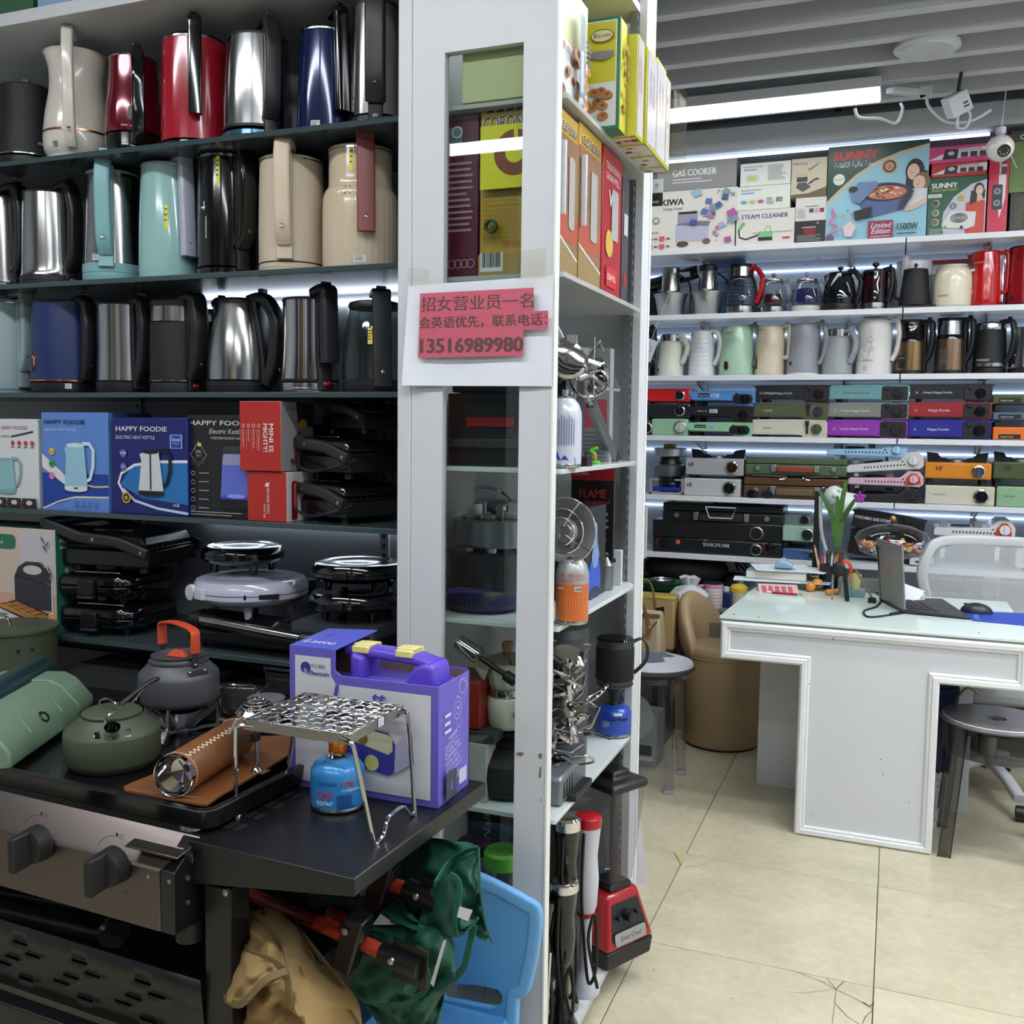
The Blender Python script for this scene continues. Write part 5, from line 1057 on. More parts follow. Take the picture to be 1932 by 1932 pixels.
# black tripod tubes lying in the basket
t=thing('folded_tripod','folded black tripod legs with hexagonal feet lying in the cart basket','tripod',(0,0,0))
for x0_,y0_,x1_,y1_,Y,r_ in((-60,1655,130,1685,1.3,.012),(-60,1672,180,1716,1.34,.012),(-60,1705,200,1765,1.28,.014),(20,1690,240,1720,1.4,.012)):
    MB(BLK).tube([at(x0_,y0_,Y=Y),at(x1_,y1_,Y=Y)],r_,n=12).build('leg',t)
for x,y,Y in((195,1705,1.33),(215,1758,1.27),(268,1722,1.42)):
    MB(BLKM).lathe([(.026,-.012),(.028,-.006),(.028,.004),(.02,.006)],n=6,axis='y').build('foot',t,loc=at(x,y,Y=Y),rot=(0,.3,.7));MB(SCR).ell((0,0,0),.005,.005,.005,mat((150,150,150),.4),10,6).build('bolt',t,loc=at(x-20,y-8,Y=Y-.02))
t=thing('frying_pan','dark pan stored under the kettle shelf behind the griddle','pan',(at(400,1230,Y=1.92).x,1.93,.80));MB(mat((40,42,44),.4)).lathe([(.09,.0),(.12,.028),(.122,.03),(.118,.03),(.088,.004)],n=36).build('pan_body',t);MB(BLK).box(.11,.24,-.012,.012,.024,.036).build('handle',t,.004)
MB(mat((40,40,44),.5)).box(-1.9,-1.0,1.83,1.99,.76,.80).build('storage_ledge',ls)
# ------------------------------------------------------------------ showcase contents
GS='cartons in the showcase'
def sbox(label,pxa,pxb,pyt,X1,z0,wx,m,mside=None,group=GS,ytop=None,name='product_box',ym=150,front_m=None,rz=0,tilt=0):
    """carton whose aisle-side face (at X1) spans pixels pxa..pxb; height from pyt at its near edge"""
    ya,yb=at(pxa,ym,X=X1).y,at(pxb,ym,X=X1).y;z1=at(pxa,pyt,X=X1).z
    t,w,dp,h=carton(name,label,X1-wx,X1,ya,yb,z0,z1,front_m or m,group,rz,ms=mside or m)
    return t,w,dp,h
YB=(214,206,60);CK=[(176,120,62),(150,92,46),(196,140,80)]
def cookies(d,a0,b0,a1,b1,n,r,seed=1):
    rnd=random.Random(seed)
    for _ in range(n):
        c=rnd.choice(CK);x,y=rnd.uniform(a0+r,a1-r),rnd.uniform(b0+r,b1-r)
        d.ell(x,y,r,P(*c),r*.72,12);d.ell(x+r*.1,y+r*.1,r*.4,P(c[0]-40,c[1]-40,c[2]-20),r*.3,8)
z0=CZ[0]
t,w,dp,h=sbox('pale yellow biscuit press carton with cookies at the front end of the top showcase shelf',1054,1108,-60,-.628,z0,.2,mat((206,204,150),.35,0,.03,20),ym=120)
d=rside(w);d.rect(0,0,dp,h*.5,P(224,224,222));cookies(d,0,.0,dp,h*.52,26,.012);d.rr(dp*.5,.02,dp*.66,h*.8,.006,P(120,140,168));d.rr(dp*.53,.03,dp*.63,h*.5,.004,P(196,208,220));d.lines(dp*.68,h*.6,dp*.25,5,.01,P(90));d.build('side_print',t)
zt2=at(1142,33,Y=2.075).z
t,w,dp,h=carton('product_box','yellow and green biscuit carton with cookie photos on the top showcase shelf',-.672,-.578,2.075,2.133,z0,zt2,mat((30,120,84),.35,0,.03,20),GS,ms=mat((206,198,60),.35))
d=front(w);b=.006;d.rect(b,b,w-b,h-b,P(226,226,220));d.rect(b*1.5,b*1.5,w-b*1.5,h-b*1.5,P(208,200,44));d.rect(b*1.5,b*1.5,w-b*1.5,h*.42,P(226,224,224));cookies(d,b*1.5,b*1.5,w-b*1.5,h*.42,9,.0125,5)
d.ell(w*.6,h*.83,w*.27,P(96,84,40),.0135);d.ell(w*.6,h*.83,w*.25,P(226,216,170),.0115);d.text('Biscuits',w*.6,h*.815,.013,P(60,50,40),'c',fit=w*.4,slant=.2)
d.poly([(b*1.5,h*.7),(w*.88,h*.69),(w*.85,h*.64),(w*.65,h*.61),(b*1.5,h*.655)],P(130,128,140));d.build('front_print',t)
d=rside(w);d.line([(.003,0),(.003,h)],.006,P(30,120,84));cookies(d,.012,.01,dp,h*.8,18,.007,2);d.build('side_print',t)
for k,(y0_,y1_,X1,px_,py_,lab)in enumerate(((2.14,2.2,-.556,1195,48,'yellow edged cookie press carton next to the biscuit carton'),(2.205,2.3,-.55,1215,75,'silver-white cookie press and icing carton, middle of its row'),(2.305,2.4,-.552,1236,100,'shiny cookie press carton nearest the lamp on the top showcase shelf'),(2.405,2.455,-.553,1253,135,'last narrow yellow carton of the cookie press row'))):
    zt2=at(px_,py_,X=X1).z;t,w,dp,h=carton('product_box',lab,X1-.2,X1,y0_,y1_,z0,zt2,mat((208,202,60),.3,0,.03,20),GS)
    d=rside(w);d.rect(.004,.006,dp-.004,h-.006,mat((206,204,206),.12,0,.1,90,bump=.2));d.text('COOKIE PRESS',dp*.4,h*.45,.016,P(150,40,90),rot=PI/2,fit=h*.35);d.text('AND ICING SET',dp*.7,h*.45,.016,P(150,40,90),rot=PI/2,fit=h*.35);d.build('side_print',t)
    d=Dec((-w/2,dp,0),(1,0,0),(0,-1,0));d.rect(.03,.006,w-.004,dp-.006,P(214,206,196));cookies(d,w*.5,.004,w,dp-.004,4,.009,k);d.build('base_print',t)
# second shelf: mills
z0=CZ[1];fy=1.855
t,w,dp,h=boxpx('product_box','maroon meat grinder carton behind the showcase window',842,902,218,z0,fy,.1,mat((96,30,56),.35,0,.05,20),GS,yref=350)
d=front(w);d.rect(w*.06,h*.83,w*.5,h*.93,P(120,132,150));d.text('ELMOHA',w*.1,h*.85,.011,P(30),fit=w*.36);d.ring(w*.34,h*.9,.012,.003,P(225));d.lines(w*.06,h*.7,w*.8,12,.012,P(176,140,152));
for q in range(4):d.ring(w*(.2+.2*q),h*.09,.009,.0016,P(196,160,170))
d.build('front_print',t)
t,w,dp,h=boxpx('product_box','yellow corn mill carton with crown logo behind the showcase window',906,1000,168,z0,fy,.11,mat((196,156,44),.35,0,.06,20),GS,yref=350,ms=mat((150,104,56),.3,0,.1,30))
d=front(w);d.text('CORONA',w*.05,h*.8,.034,P(226,222,210),fit=w*.95,bold=.001);d.text('CORONA',w*.055,h*.795,.034,P(40,40,40),fit=w*.95)
for q in range(4):d.poly([(w*(.12+.2*q),h*.88),(w*(.2+.2*q),h*.96),(w*(.28+.2*q),h*.88)],P(36,34,30));d.ell(w*(.2+.2*q),h*.965,.005,P(36,34,30))
for q in range(12):d.text('from the finest quality grinding parts',w*.08,h*(.46-.026*q),.008,P(90,60,20),fit=w*.7)
d.text('REF.121',w*.5,h*.17,.012,P(150,40,30));d.rect(0,0,w,h*.12,mat((176,140,70),.5,0,.4,300));d.rect(w*.04,.01,w*.5,h*.13,P(226));d.bars(w*.08,.018,w*.38,h*.08);d.build('front_print',t)
t=thing('price_card','bright yellow card with a brown ring propped inside the showcase window','card',(at(905,300,Y=1.835).x,1.838,at(905,358,Y=1.835).z));ww,hh=.105,.122
MB(mat((232,222,20),.5,0,.03)).box(0,ww,0,.0015,0,hh).build('card',t);d=Dec((0,0,0));d.ring(ww*.7,hh*.55,.044,.024,P(130,60,20));d.rect(ww*.68,hh*.6,ww*.76,hh,P(232,222,20));d.build('printed_ring',t)
t=thing('green_ring','small green tape ring leaning inside the showcase window','ring',(at(926,427,Y=1.84).x,1.84,at(926,427,Y=1.84).z));MB(mat((24,84,40),.5)).lathe([(.009,-.005),(.0135,-.005),(.0135,.005),(.009,.005)],n=24,axis='y',cap=(0,0)).lathe([(.009,.005),(.009,-.005)],n=24,axis='y',cap=(0,0)).build('ring_band',t)
for k,(xa,xb,pyt,lab)in enumerate(((1052,1089,195,'brown and yellow corn mill carton with torn flap at the showcase front'),(1091,1133,225,'second brown and yellow corn mill carton beside the red mill carton'))):
    t,w,dp,h=sbox(lab,xa,xb,pyt,-.626,z0,.055 if k==0 else .2,mat((196,156,44),.35,0,.05,20),ym=400)
    d=rside(w);d.rect(0,0,dp,h*.86,mat((150,112,84),.2,0,.15,60,bump=.15));d.rect(0,h*.22,dp,h*.4,P(176,84,54));d.poly([(0,0),(dp,0),(dp,h*.12),(0,h*.24)],mat((150,126,80),.5,0,.5,300));d.line([(0,h*.24),(dp,h*.12)],.004,P(226));d.text('CORONA',dp*.1,h*.88,.026,P(230),fit=dp*.8,bold=.0006);d.text('CORONA',dp*.11,h*.877,.026,P(40,40,40),fit=dp*.8)
    d.rr(dp*.5,h*.3,dp*.8,h*.75,.01,P(170,168,160));d.build('side_print',t)
    MB(mat((214,216,220),.5)).box(w/2+.001,w/2+.014,dp*.05,dp*.1,h*.35,h*.8).build('torn_flap',t,.003)
t,w,dp,h=sbox('red traditional grain mill carton on the second showcase shelf',1136,1172,268,-.624,z0,.2,mat((166,24,38),.3,0,.04,20),ym=420)
d=rside(w);d.text('TRADITIONAL',dp*.15,h*.86,.022,P(226,200,196),fit=dp*.75);d.text('GRAIN MILL',dp*.15,h*.79,.022,P(226,200,196),fit=dp*.7);d.text('V',dp*.3,h*.62,.05,P(230),bold=.001);d.ell(dp*.35,h*.36,.03,P(206,170,70));d.rr(dp*.45,h*.4,dp*.8,h*.75,.008,P(170,166,164));d.rect(dp*.2,h*.06,dp*.75,h*.2,P(196,40,40));d.text('CORN MILL',dp*.25,h*.11,.02,P(236),fit=dp*.45);d.build('side_print',t)
t,w,dp,h=sbox('dark grey carton with a red print at the rear of the second showcase shelf',1174,1186,330,-.63,z0,.2,mat((70,66,70),.35),ym=440)
d=rside(w);d.ell(dp*.5,h*.2,dp*.3,P(150,30,40));d.rect(dp*.2,h*.55,dp*.8,h*.72,P(190));d.build('side_print',t)
# third shelf: black bin, stoves, white can
z0=CZ[2]
t,w,dp,h=boxpx('bread_bin','black storage bin with ribbed vent behind the showcase window',845,990,742,z0,1.87,.2,mat((20,21,23),.35,0,.15,40),None,yref=800);t['category']='bin'
MB(DARK).box(-w*.45,w*.45,-.008,0,h*.25,h*.38).build('grip_rail',t,.002);MB(BLK).box(-w*.48,w*.48,.01,.19,h+.002,h+.02).build('lid_frame',t,.004)
for k in range(8):MB(mat((56,58,62),.4)).box(-w*.4+k*.008,-w*.37+k*.008,-.0095,-.008,h*.27,h*.36).build('vent_rib',t)
t=thing('barbecue_skewer_pack','red strip of packing tied across the black bin','pack',(at(918,797,Y=1.862).x,1.859,at(918,797,Y=1.86).z));MB(mat((176,22,34),.35)).box(-.045,.06,0,.004,-.008,.01).build('strip',t,.001)
mb=MB(mat((120,12,24),.4));[mb.box(-.045,.06,-.0006,0,-.005+k*.005,-.004+k*.005)for k in range(3)];mb.build('fold_line',t)
def spider_stove(label,loc_,rz,s=1,group='steel camp stoves in the showcase',hose=True):
    t=thing('camp_stove',label,'stove',loc_,rz,group);t.scale=(s,)*3
    MB(STEELP).lathe([(.02,.045),(.034,.055),(.05,.06),(.052,.068),(.044,.074),(.03,.07),(.001,.072)],n=28).build('burner_head',t);MB(STEELB).lathe([(.016,.0),(.018,.02),(.012,.045)],n=16).build('valve_body',t)
    for a in(.2,2.3,4.4):
        ca,sa=math.cos(a),math.sin(a)
        MB(STEELB).sweep([(.014*ca,.014*sa,.03),(.06*ca,.06*sa,.045),(.085*ca,.085*sa,.085),(.05*ca,.05*sa,.092)],rrect(.012,.0025,.001,1),side=(-sa,ca,0)).build('pot_arm',t);MB(STEELP).sweep([(.014*ca,.014*sa,.03),(.075*ca,.075*sa,.02),(.1*ca,.1*sa,.0)],rrect(.008,.002,.001,1),side=(-sa,ca,0)).build('leg',t)
    if hose:MB(STEELP).tube([(.01,0,.02),(.05,-.05,.03),(.09,-.06,.05),(.12,-.02,.05),(.1,.03,.03),(.07,.02,.02)],.0035,n=7,smooth=5).build('hose',t)
    MB(mat((60,50,30),.4)).box(-.012,.012,-.05,-.03,.015,.03).build('valve_key',t,.003)
    return t
# tall folded stand with serrated cups
t=thing('folding_pot_stand','tall folded steel stove with serrated cup and slotted legs on the third showcase shelf','stove',(-.66,1.98,z0))
MB(ALU).lathe([(.03,.2),(.045,.235),(.05,.245),(.044,.247)],c=(.015,0,0),n=30).build('cup',t)
for a in(-2.4,-1.2,.3,1.8):
    ca,sa=math.cos(a),math.sin(a)
    MB(STEELB).sweep([(.015+.05*ca,.05*sa,.14),(.015+.05*ca,.05*sa,.27)],rrect(.022,.003,.001,1),side=(-sa,ca,0)).build('arm',t)
    for zz in(.15,.165):MB(SCR).ell((.015+.053*ca,.053*sa,zz),.004,.004,.004,n=8,k=5).build('rivet',t)
MB(DARK).box(-.01,.04,-.02,.03,.02,.18).build('valve_block',t,.004);MB(STEELP).tube([(-.03,-.04,.12),(-.02,-.05,.2),(.01,-.055,.24),(.04,-.05,.23),(.03,-.04,.19)],.005,smooth=5).build('hose',t)
MB(mat((150,112,70),.6,0,.2,60,stretch=(1,1,8))).hexa([(.0,.06,0),(.02,.06,0),(.02,.09,0),(0,.09,0),(-.05,.02,.14),(-.02,.02,.15),(-.02,.04,.15),(-.05,.04,.14)]).build('wooden_handle',t,.002)
MB(BLK).box(.02,.05,.02,.06,0,.02).build('foot',t)
t=thing('leaning_stand','grey square steel post leaning in the third showcase shelf','stand',(0,0,0))
a,b=at(1158,862,X=-.66),at(1115,760,X=-.655);a.z=z0+.004;MB(mat((120,120,122),.35,.8)).sweep([a,b],rrect(.026,.02,.003,2),side=(0,1,0)).build('square_tube',t);MB(BLK).sweep([a-(b-a).normalized()*.004,a+(b-a).normalized()*.012],rrect(.03,.024,.003,2),side=(0,1,0)).build('rubber_foot',t);MB(STEELB).sweep([b,at(1095,690,X=-.652)],rrect(.022,.004,.001,1),side=(0,1,0)).build('slotted_plate',t)
t=thing('support_rod','slim steel rod with black rubber foot beside the white canister','rod',(0,0,0));a,b=at(1100,862,X=-.64),at(1075,780,X=-.655);a.z=z0+.006;MB(STEEL).tube([a,b],.008,n=12).build('tube',t);MB(BLK).tube([a-(b-a).normalized()*.004,a+(b-a).normalized()*.02],.013,n=12).build('rubber_foot',t)
t=thing('plastic_clip','bright green and orange plastic clip on the third showcase shelf','clip',(*at(1122,862,X=-.65)[:2],z0+.001));MB(mat((110,206,40),.4)).lathe([(.013,0),(.014,.004),(.008,.006)],n=20).tube([(0,0,.004),(.002,-.004,.02),(-.008,-.006,.03),(.008,-.006,.036)],.004,smooth=4).build('clip_base',t);MB(mat((226,120,30),.4)).box(-.004,.006,-.012,-.004,.01,.018).build('orange_catch',t,.001)
c=at(1069,866,Y=1.895);WC=mat((206,210,222),.25,.1,.02,coat=.3)
t=canister('white gas canister with blue mountain print on the third showcase shelf',(c.x-.008,1.9,z0+.001),.036,.145,WC);th=math.atan2(-1.9,-c.x)
d=Dec((0,0,0),cyl=(.036,th,None));d.poly([(-.026,.006),(.026,.006),(.024,.022),(.01,.016),(.002,.026),(-.006,.016),(-.014,.034),(-.02,.026),(-.026,.03)],P(38,74,170))
for k in range(9):d.rect(-.02+k*.0048,.045,-.0185+k*.0048,.105-.004*(k%3),P(80,90,140))
d.build('print',t)
t,w,dp,h=carton('product_box','clear and grey blister packs standing at the rear of the third showcase shelf',-.73,-.655,2.33,2.36,z0,1.6,mat((150,152,158),.25,0,.1,8),GS);d=rside(w);d=front(w);d.rect(.006,h*.3,w*.9,h*.55,P(176,84,90));d.lines(.006,h*.25,w*.8,10,.01,P(110));d.build('front_print',t)
for x,y,z,a_,lab in((-.655,1.95,.2,.4,'upturned steel camp stove leaning at the top of the third showcase shelf'),(-.66,2.08,.19,2.2,'steel camp stove with bent hose behind the white canister')):
    o=spider_stove(lab,(x,y,z0+z),a_,.8);o.rotation_euler=(1.2,.4,a_)
# fourth shelf
z0=CZ[3]
t=thing('storage_tub','dark purple tub with slotted skirt behind the showcase window','tub',(at(905,1170,Y=1.93).x,1.96,z0));MB(mat((38,34,66),.35,0,.05)).lathe([(.07,0),(.088,.012),(.092,.05),(.086,.052)],n=40).build('base',t);MB(mat((22,22,28),.3)).lathe([(.085,.052),(.088,.07),(.086,.125),(.08,.13),(.001,.13)],n=40).build('lid',t)
for k in range(9):a=-2.3+k*.12;MB(BLK).box(.0885,.0905,-.0015,.0015,.018,.034).build('slot',t,rot=a)
t=thing('camp_stove','round silver three-burner stove above the purple tub','stove',(at(925,1060,Y=1.95).x,1.96,z0+.131));MB(mat((124,132,138),.3,.9,.05)).lathe([(.08,.01),(.084,.014),(.084,.065),(.08,.068),(.001,.066)],n=44).build('drum',t)
for k in range(5):a=k*1.256;MB(STEELP).lathe([(.02,.067),(.024,.072),(.018,.078),(.001,.079)],c=(.045*math.cos(a),.045*math.sin(a),0),n=20).build('burner',t)
for a in(-1.9,-.9,.6,2.4):MB(STEELB).box(.035,.08,-.001,.001,.067,.1).build('serrated_support',t,rot=a)
for a in(-2.2,-1.2,.3):MB(STEELB).lathe([(.012,0),(.012,.012)],c=(.06*math.cos(a),.06*math.sin(a),0),n=10).build('foot',t)
t=thing('glass_tube','two clear glass tubes leaning at the showcase side panel','tube',(0,0,0));
for dx in(0,.022):MB(PLEX).tube([(-.905+dx,1.9,z0+.01),(-.855+dx,1.93,z0+.2)],.011,n=14).build('tube',t)
t=thing('camp_pot','black and blue cooking pot with folded lid behind the silver stove','pot',(at(925,985,Y=2.2).x,2.2,z0));MB(mat((34,48,70),.35,.3)).lathe([(.075,0),(.08,.01),(.08,.2),(.083,.203)],n=36).build('body',t);MB(STEELP).lathe([(.083,.2),(.083,.21),(.06,.222),(.001,.226)],n=36).build('lid',t);MB(STEELP).tube([(-.03,-.03,.222),(-.01,-.06,.25),(.04,-.06,.25),(.06,-.02,.222)],.004,smooth=4).build('wire_handle',t)
# heater on the orange canister
cx=at(1068,1160,Y=1.86)
OC=mat((206,104,40),.32,0,.05,30,coat=.2);
t=canister('orange and grey gas canister carrying the round heater',(cx.x+.004,1.885,z0+.001),.0335,.135,OC,bottom=STEEL);R=.0335;th=math.atan2(-1.885,-cx.x)
MB(mat((170,172,172),.3,.3)).lathe([(R*1.006,.082),(R*1.006,.092),(R*.99,.104),(R*.87,.119),(R*.62,.13)],n=40,cap=(0,0)).build('grey_band',t)
d=Dec((0,0,0),cyl=(R*1.01,th,None));d.text('MS-G5',-.028,.096,.012,P(200,90,30),fit=.03);d.text('高寒液化气',-.028,.085,.01,P(200,90,30),fit=.03);d.text('PREMIUM',.006,.098,.007,P(200,90,30),fit=.02);d.text('FUEL ISOBUTANE',.006,.091,.007,P(200,90,30),fit=.022);d.rect(.004,.068,.018,.078,P(236));d.bars(.005,.0695,.012,.007)
for k in range(12):d.line([(-.03+k*.005,.01),(-.03+k*.005+.0008,.035),(-.029+k*.005,.055+.006*(k>7))],.0005,P(236,160,110))
d.text('REAL',-.028,.073,.006,P(240));d.build('print',t)
t=thing('gas_heater','round dish gas heater with wire guard on top of the orange canister','heater',(cx.x-.004,1.865,z0+.19),-.18)
DS=mat((150,150,150),.5,.3,.03)
MB(DS).lathe([(.02,.03),(.04,.022),(.062,.004),(.066,0),(.0665,.002),(.045,.026),(.02,.034)],n=44,axis='y').build('dish',t);MB(STEELB).lathe([(.026,-.002),(.026,.02),(.02,.026)],n=28,axis='y').lathe([(.001,-.006),(.012,-.006),(.014,0),(.02,.004)],STEELP,n=24,axis='y').build('burner',t)
mb=MB(CHROME)
for rr_,y in((.066,-.001),(.045,-.014),(.028,-.02)):
    MB(CHROME).tube([(rr_*math.cos(a),y,rr_*math.sin(a))for a in[k/40*2*PI for k in range(40)]],.0014,n=6,closed=True).build('guard_ring',t)
for a in(-.6,1.1,2.7,4.2):MB(CHROME).tube([(.066*math.cos(a),-.001,.066*math.sin(a)),(.045*math.cos(a),-.014,.045*math.sin(a)),(.012*math.cos(a),-.022,.012*math.sin(a))],.0014,n=6).build('guard_wire',t)
MB(STEELB).lathe([(.008,-.06),(.008,-.01)],c=(0,.03,0),n=12).build('stem',t)
t,w,dp,h=sbox('black carton with a blue gas lantern print on the fourth showcase shelf',1104,1142,960,-.645,z0,.09,mat((24,24,26),.35,0,.08,20),ym=1050)
d=rside(w);bl=P(40,84,190);d.ell(dp*.45,h*.2,dp*.3,bl,dp*.36);d.rect(dp*.2,h*.18,dp*.7,h*.28,bl);d.poly([(dp*.38,h*.33),(dp*.55,h*.33),(dp*.66,h*.46),(dp*.56,h*.6),(dp*.53,h*.82),(dp*.4,h*.82),(dp*.38,h*.6),(dp*.28,h*.46)],P(120,146,196));d.ell(dp*.45,h*.05,dp*.26,P(36,40,76),dp*.1);d.build('side_print',t)
t,w,dp,h=carton('blister_pack','red and black flame lighter blister pack hanging at the rear of the showcase',-.76,-.648,2.36,2.372,z0+.06,z0+.3,mat((26,24,26),.4),None);d=front(w);d.rect(0,h*.86,w,h,P(190,36,44));d.text('NO:900',w*.06,h*.91,.012,P(230));d.text('FLAME',w*.2,h*.68,.03,P(206,60,60),fit=w*.62);d.text('The electronic',w*.3,h*.62,.012,P(206,60,60));d.lines(w*.4,h*.5,w*.5,7,.016,P(150));d.build('front_print',t);t['category']='blister pack'
t=thing('hanging_hook','wire peg carrying the red and black blister pack','hook',(-.70,2.3,z0+.3));MB(STEELP).tube([(0,.25,.0),(0,0,0),(0,-.02,.008)],.003).build('peg',t)
t=thing('lighter_fuel','small grey metal can on the fourth showcase shelf','can',(-.655,2.32,z0+.001));MB(mat((130,132,136),.3,.8)).lathe([(.018,0),(.02,.004),(.02,.06),(.012,.07),(.006,.08)],n=24).build('body',t);MB(BLK).ell((0,0,.085),.008,.008,.008).build('cap',t)
t,w,dp,h=carton('product_box','white card panel with black holes at the rear of the fourth showcase shelf',-.68,-.636,2.40,2.412,z0,z0+.09,mat((206,208,212),.5),GS);d=front(w);d.ell(w*.5,h*.7,.007,P(20));d.build('front_print',t)
# fifth shelf (z .615)
z0=CZ[4]
t,w,dp,h=boxpx('product_box','red carton behind the showcase window next to the torch',838,905,1228,1.0-.17,1.875,.12,mat((150,40,34),.4),GS,yref=1280)
t.location.z=z0+.15;
t2,w2,dp2,h2_=carton('product_box','white carton with small label under the grey tray behind the window',-.885,-.775,1.86,2.05,z0,z0+.125,mat((190,190,188),.5),GS);d=front(w2);d.rect(w2*.3,h2_*.5,w2*.6,h2_*.75,P(150));d.text('OTG3-002',w2*.25,h2_*.1,.012,P(80),fit=w2*.5);d.build('front_print',t2)
MB(mat((60,60,62),.5)).box(-.9,-.76,1.862,2.08,z0+.127,z0+.148).build('tray');tag(bpy.data.objects['tray.001'],'grey tray between the red carton and the white carton','tray')
t=thing('gas_torch','chrome flame torch with black stem lying on the red carton','torch',(at(860,1213,Y=1.86).x,1.87,at(860,1213,Y=1.86).z),rot=(0,.5,.0));MB(CHROME).lathe([(.0175,0),(.018,.002),(.018,.055),(.008,.06)],n=24,axis='x',cap=(0,1)).lathe([(.001,.004),(.0165,.004),(.0165,0)],BLKG,n=24,axis='x',cap=(0,0)).build('barrel',t);MB(BLK).lathe([(.006,.058),(.006,.12),(.012,.125),(.012,.15)],n=14,axis='x').build('stem',t)
for k in range(4):MB(BLK).lathe([(.003,.0178),(.003,.0184)],c=(.02+.01*k,0,0),n=8).build('air_hole',t)
# burner + moka pot + black kettle
bk=at(945,1545,Y=1.93)
t=thing('camp_kettle','black round-bellied kettle with dark handle behind the showcase window','kettle',(bk.x+.01,1.945,z0));MB(BLKM).lathe([(.06,0),(.075,.01),(.085,.05),(.08,.075),(.05,.1),(.035,.105)],n=40).build('body',t);MB(BLK).lathe([(.037,.104),(.04,.112),(.03,.118),(.001,.12)],n=30).build('lid',t);MB(BLK).sweep(smoothpath([(-.07,-.03,.06),(-.09,-.04,.1),(-.07,-.035,.14),(-.03,-.02,.15)],5),rrect(.016,.004,.0015,1),side=(0,1,0)).build('handle',t)
t=thing('folding_burner','black cast burner with punched arms between the kettle and the coffee pot','burner',(bk.x+.005,1.945,z0+.12));MB(BLK).lathe([(.025,0),(.03,.012),(.02,.02)],n=24).build('head',t)
for a in(-2.2,-.6,1.0,2.6):MB(BLK).box(.02,.075,-.003,.003,.012,.022).box(.068,.075,-.003,.003,-.04,.016).build('arm',t,.001,rot=a)
mk=bk.x+.005;t=thing('moka_pot','cream and steel faceted moka coffee pot with cork knob','coffee pot',(mk,1.945,z0+.143));CRM=mat((206,206,190),.2,0,.02,coat=.3)
MB(CRM).lathe([(.036,0),(.042,.008),(.046,.05),(.042,.07),(.04,.072)],n=12).build('boiler',t);MB(STEELP).lathe([(.042,.072),(.043,.075),(.043,.085),(.042,.088)],n=30).build('steel_band',t);MB(CRM).lathe([(.036,.088),(.04,.1),(.05,.145),(.052,.147)],n=10).build('upper_pot',t,ang=20);MB(CRM).add([(-.035,-.03,.147),(-.02,-.045,.147),(-.068,-.05,.15),(-.038,-.04,.105)],[(0,2,1),(0,3,2),(1,2,3)]).build('spout',t);MB(STEELP).lathe([(.052,.147),(.048,.152),(.01,.164),(.001,.165)],n=24).build('lid',t);MB(mat((176,136,96),.8,0,.3,200)).lathe([(.008,.164),(.011,.168),(.013,.184),(.01,.187)],n=14).build('cork_knob',t)
# mug on blue canister
bc=at(1155,1402,X=-.655);bl_=mat((28,70,170),.28,.1,.04,coat=.3)
t=canister('dark blue gas canister with the black cup burner on top',(-.655,bc.y+.01,z0+.001),.046,.082,bl_);th=math.atan2(-bc.y,.655)
d=Dec((0,0,0),cyl=(.046,th,None));d.text('Gas Master',-.012,.046,.013,P(20,24,40),fit=.05,slant=.3,bold=.0006);d.lines(-.03,.042,.02,4,.004,P(190,206,230));d.rect(.0,.06,.022,.066,P(226));d.build('print',t)
t=thing('cup_cooker','black insulated cooking cup with strap handle on a burner','cup',(-.655,bc.y+.01,z0+.13));MB(BLK).lathe([(.012,-.045),(.014,-.025),(.024,-.008),(.03,0)],n=20).build('burner',t);MB(mat((70,71,74),.4,.5)).lathe([(.044,0),(.047,.004),(.047,.012),(.048,.118),(.05,.12),(.047,.121)],n=40,cap=(1,0)).build('cup_wall',t);MB(mat((18,18,19),.85,0,.2,300,bump=.2)).lathe([(.0485,.018),(.0495,.02),(.0495,.1),(.0485,.102)],n=40,cap=(0,0)).build('neoprene_sleeve',t);MB(thin_glass((90,90,92),.05)).lathe([(.048,.121),(.045,.125),(.001,.126)],n=36).build('lid',t)
MB(BLKM).sweep(smoothpath([(.046,.0,.112),(.07,-.0,.12),(.085,0,.095),(.08,0,.06),(.05,0,.03)],6),rrect(.022,.003,.001,1),side=(0,1,0)).build('strap_handle',t,rot=.5)
for k in range(10):MB(BLK).box(.0465,.048,-.003,.003,.004,.009).build('vent_slot',t,rot=-2.4+k*.28)
t=thing('heat_pot','tall dark grey aluminium pot with slanted vent slots in the showcase','pot',(-.735,2.2,z0));MB(mat((74,75,78),.42,.4,.05)).lathe([(.07,0),(.074,.006),(.074,.27),(.073,.30),(.076,.302)],n=44).build('body',t)
for k in range(9):MB(BLK).box(.0735,.0755,-.006,.006,.235,.245).build('vent_slot',t,rot=-2.3+k*.2)
MB(mat((74,75,78),.42,.4)).lathe([(.076,.30),(.07,.32),(.001,.325)],n=40).build('lid',t)
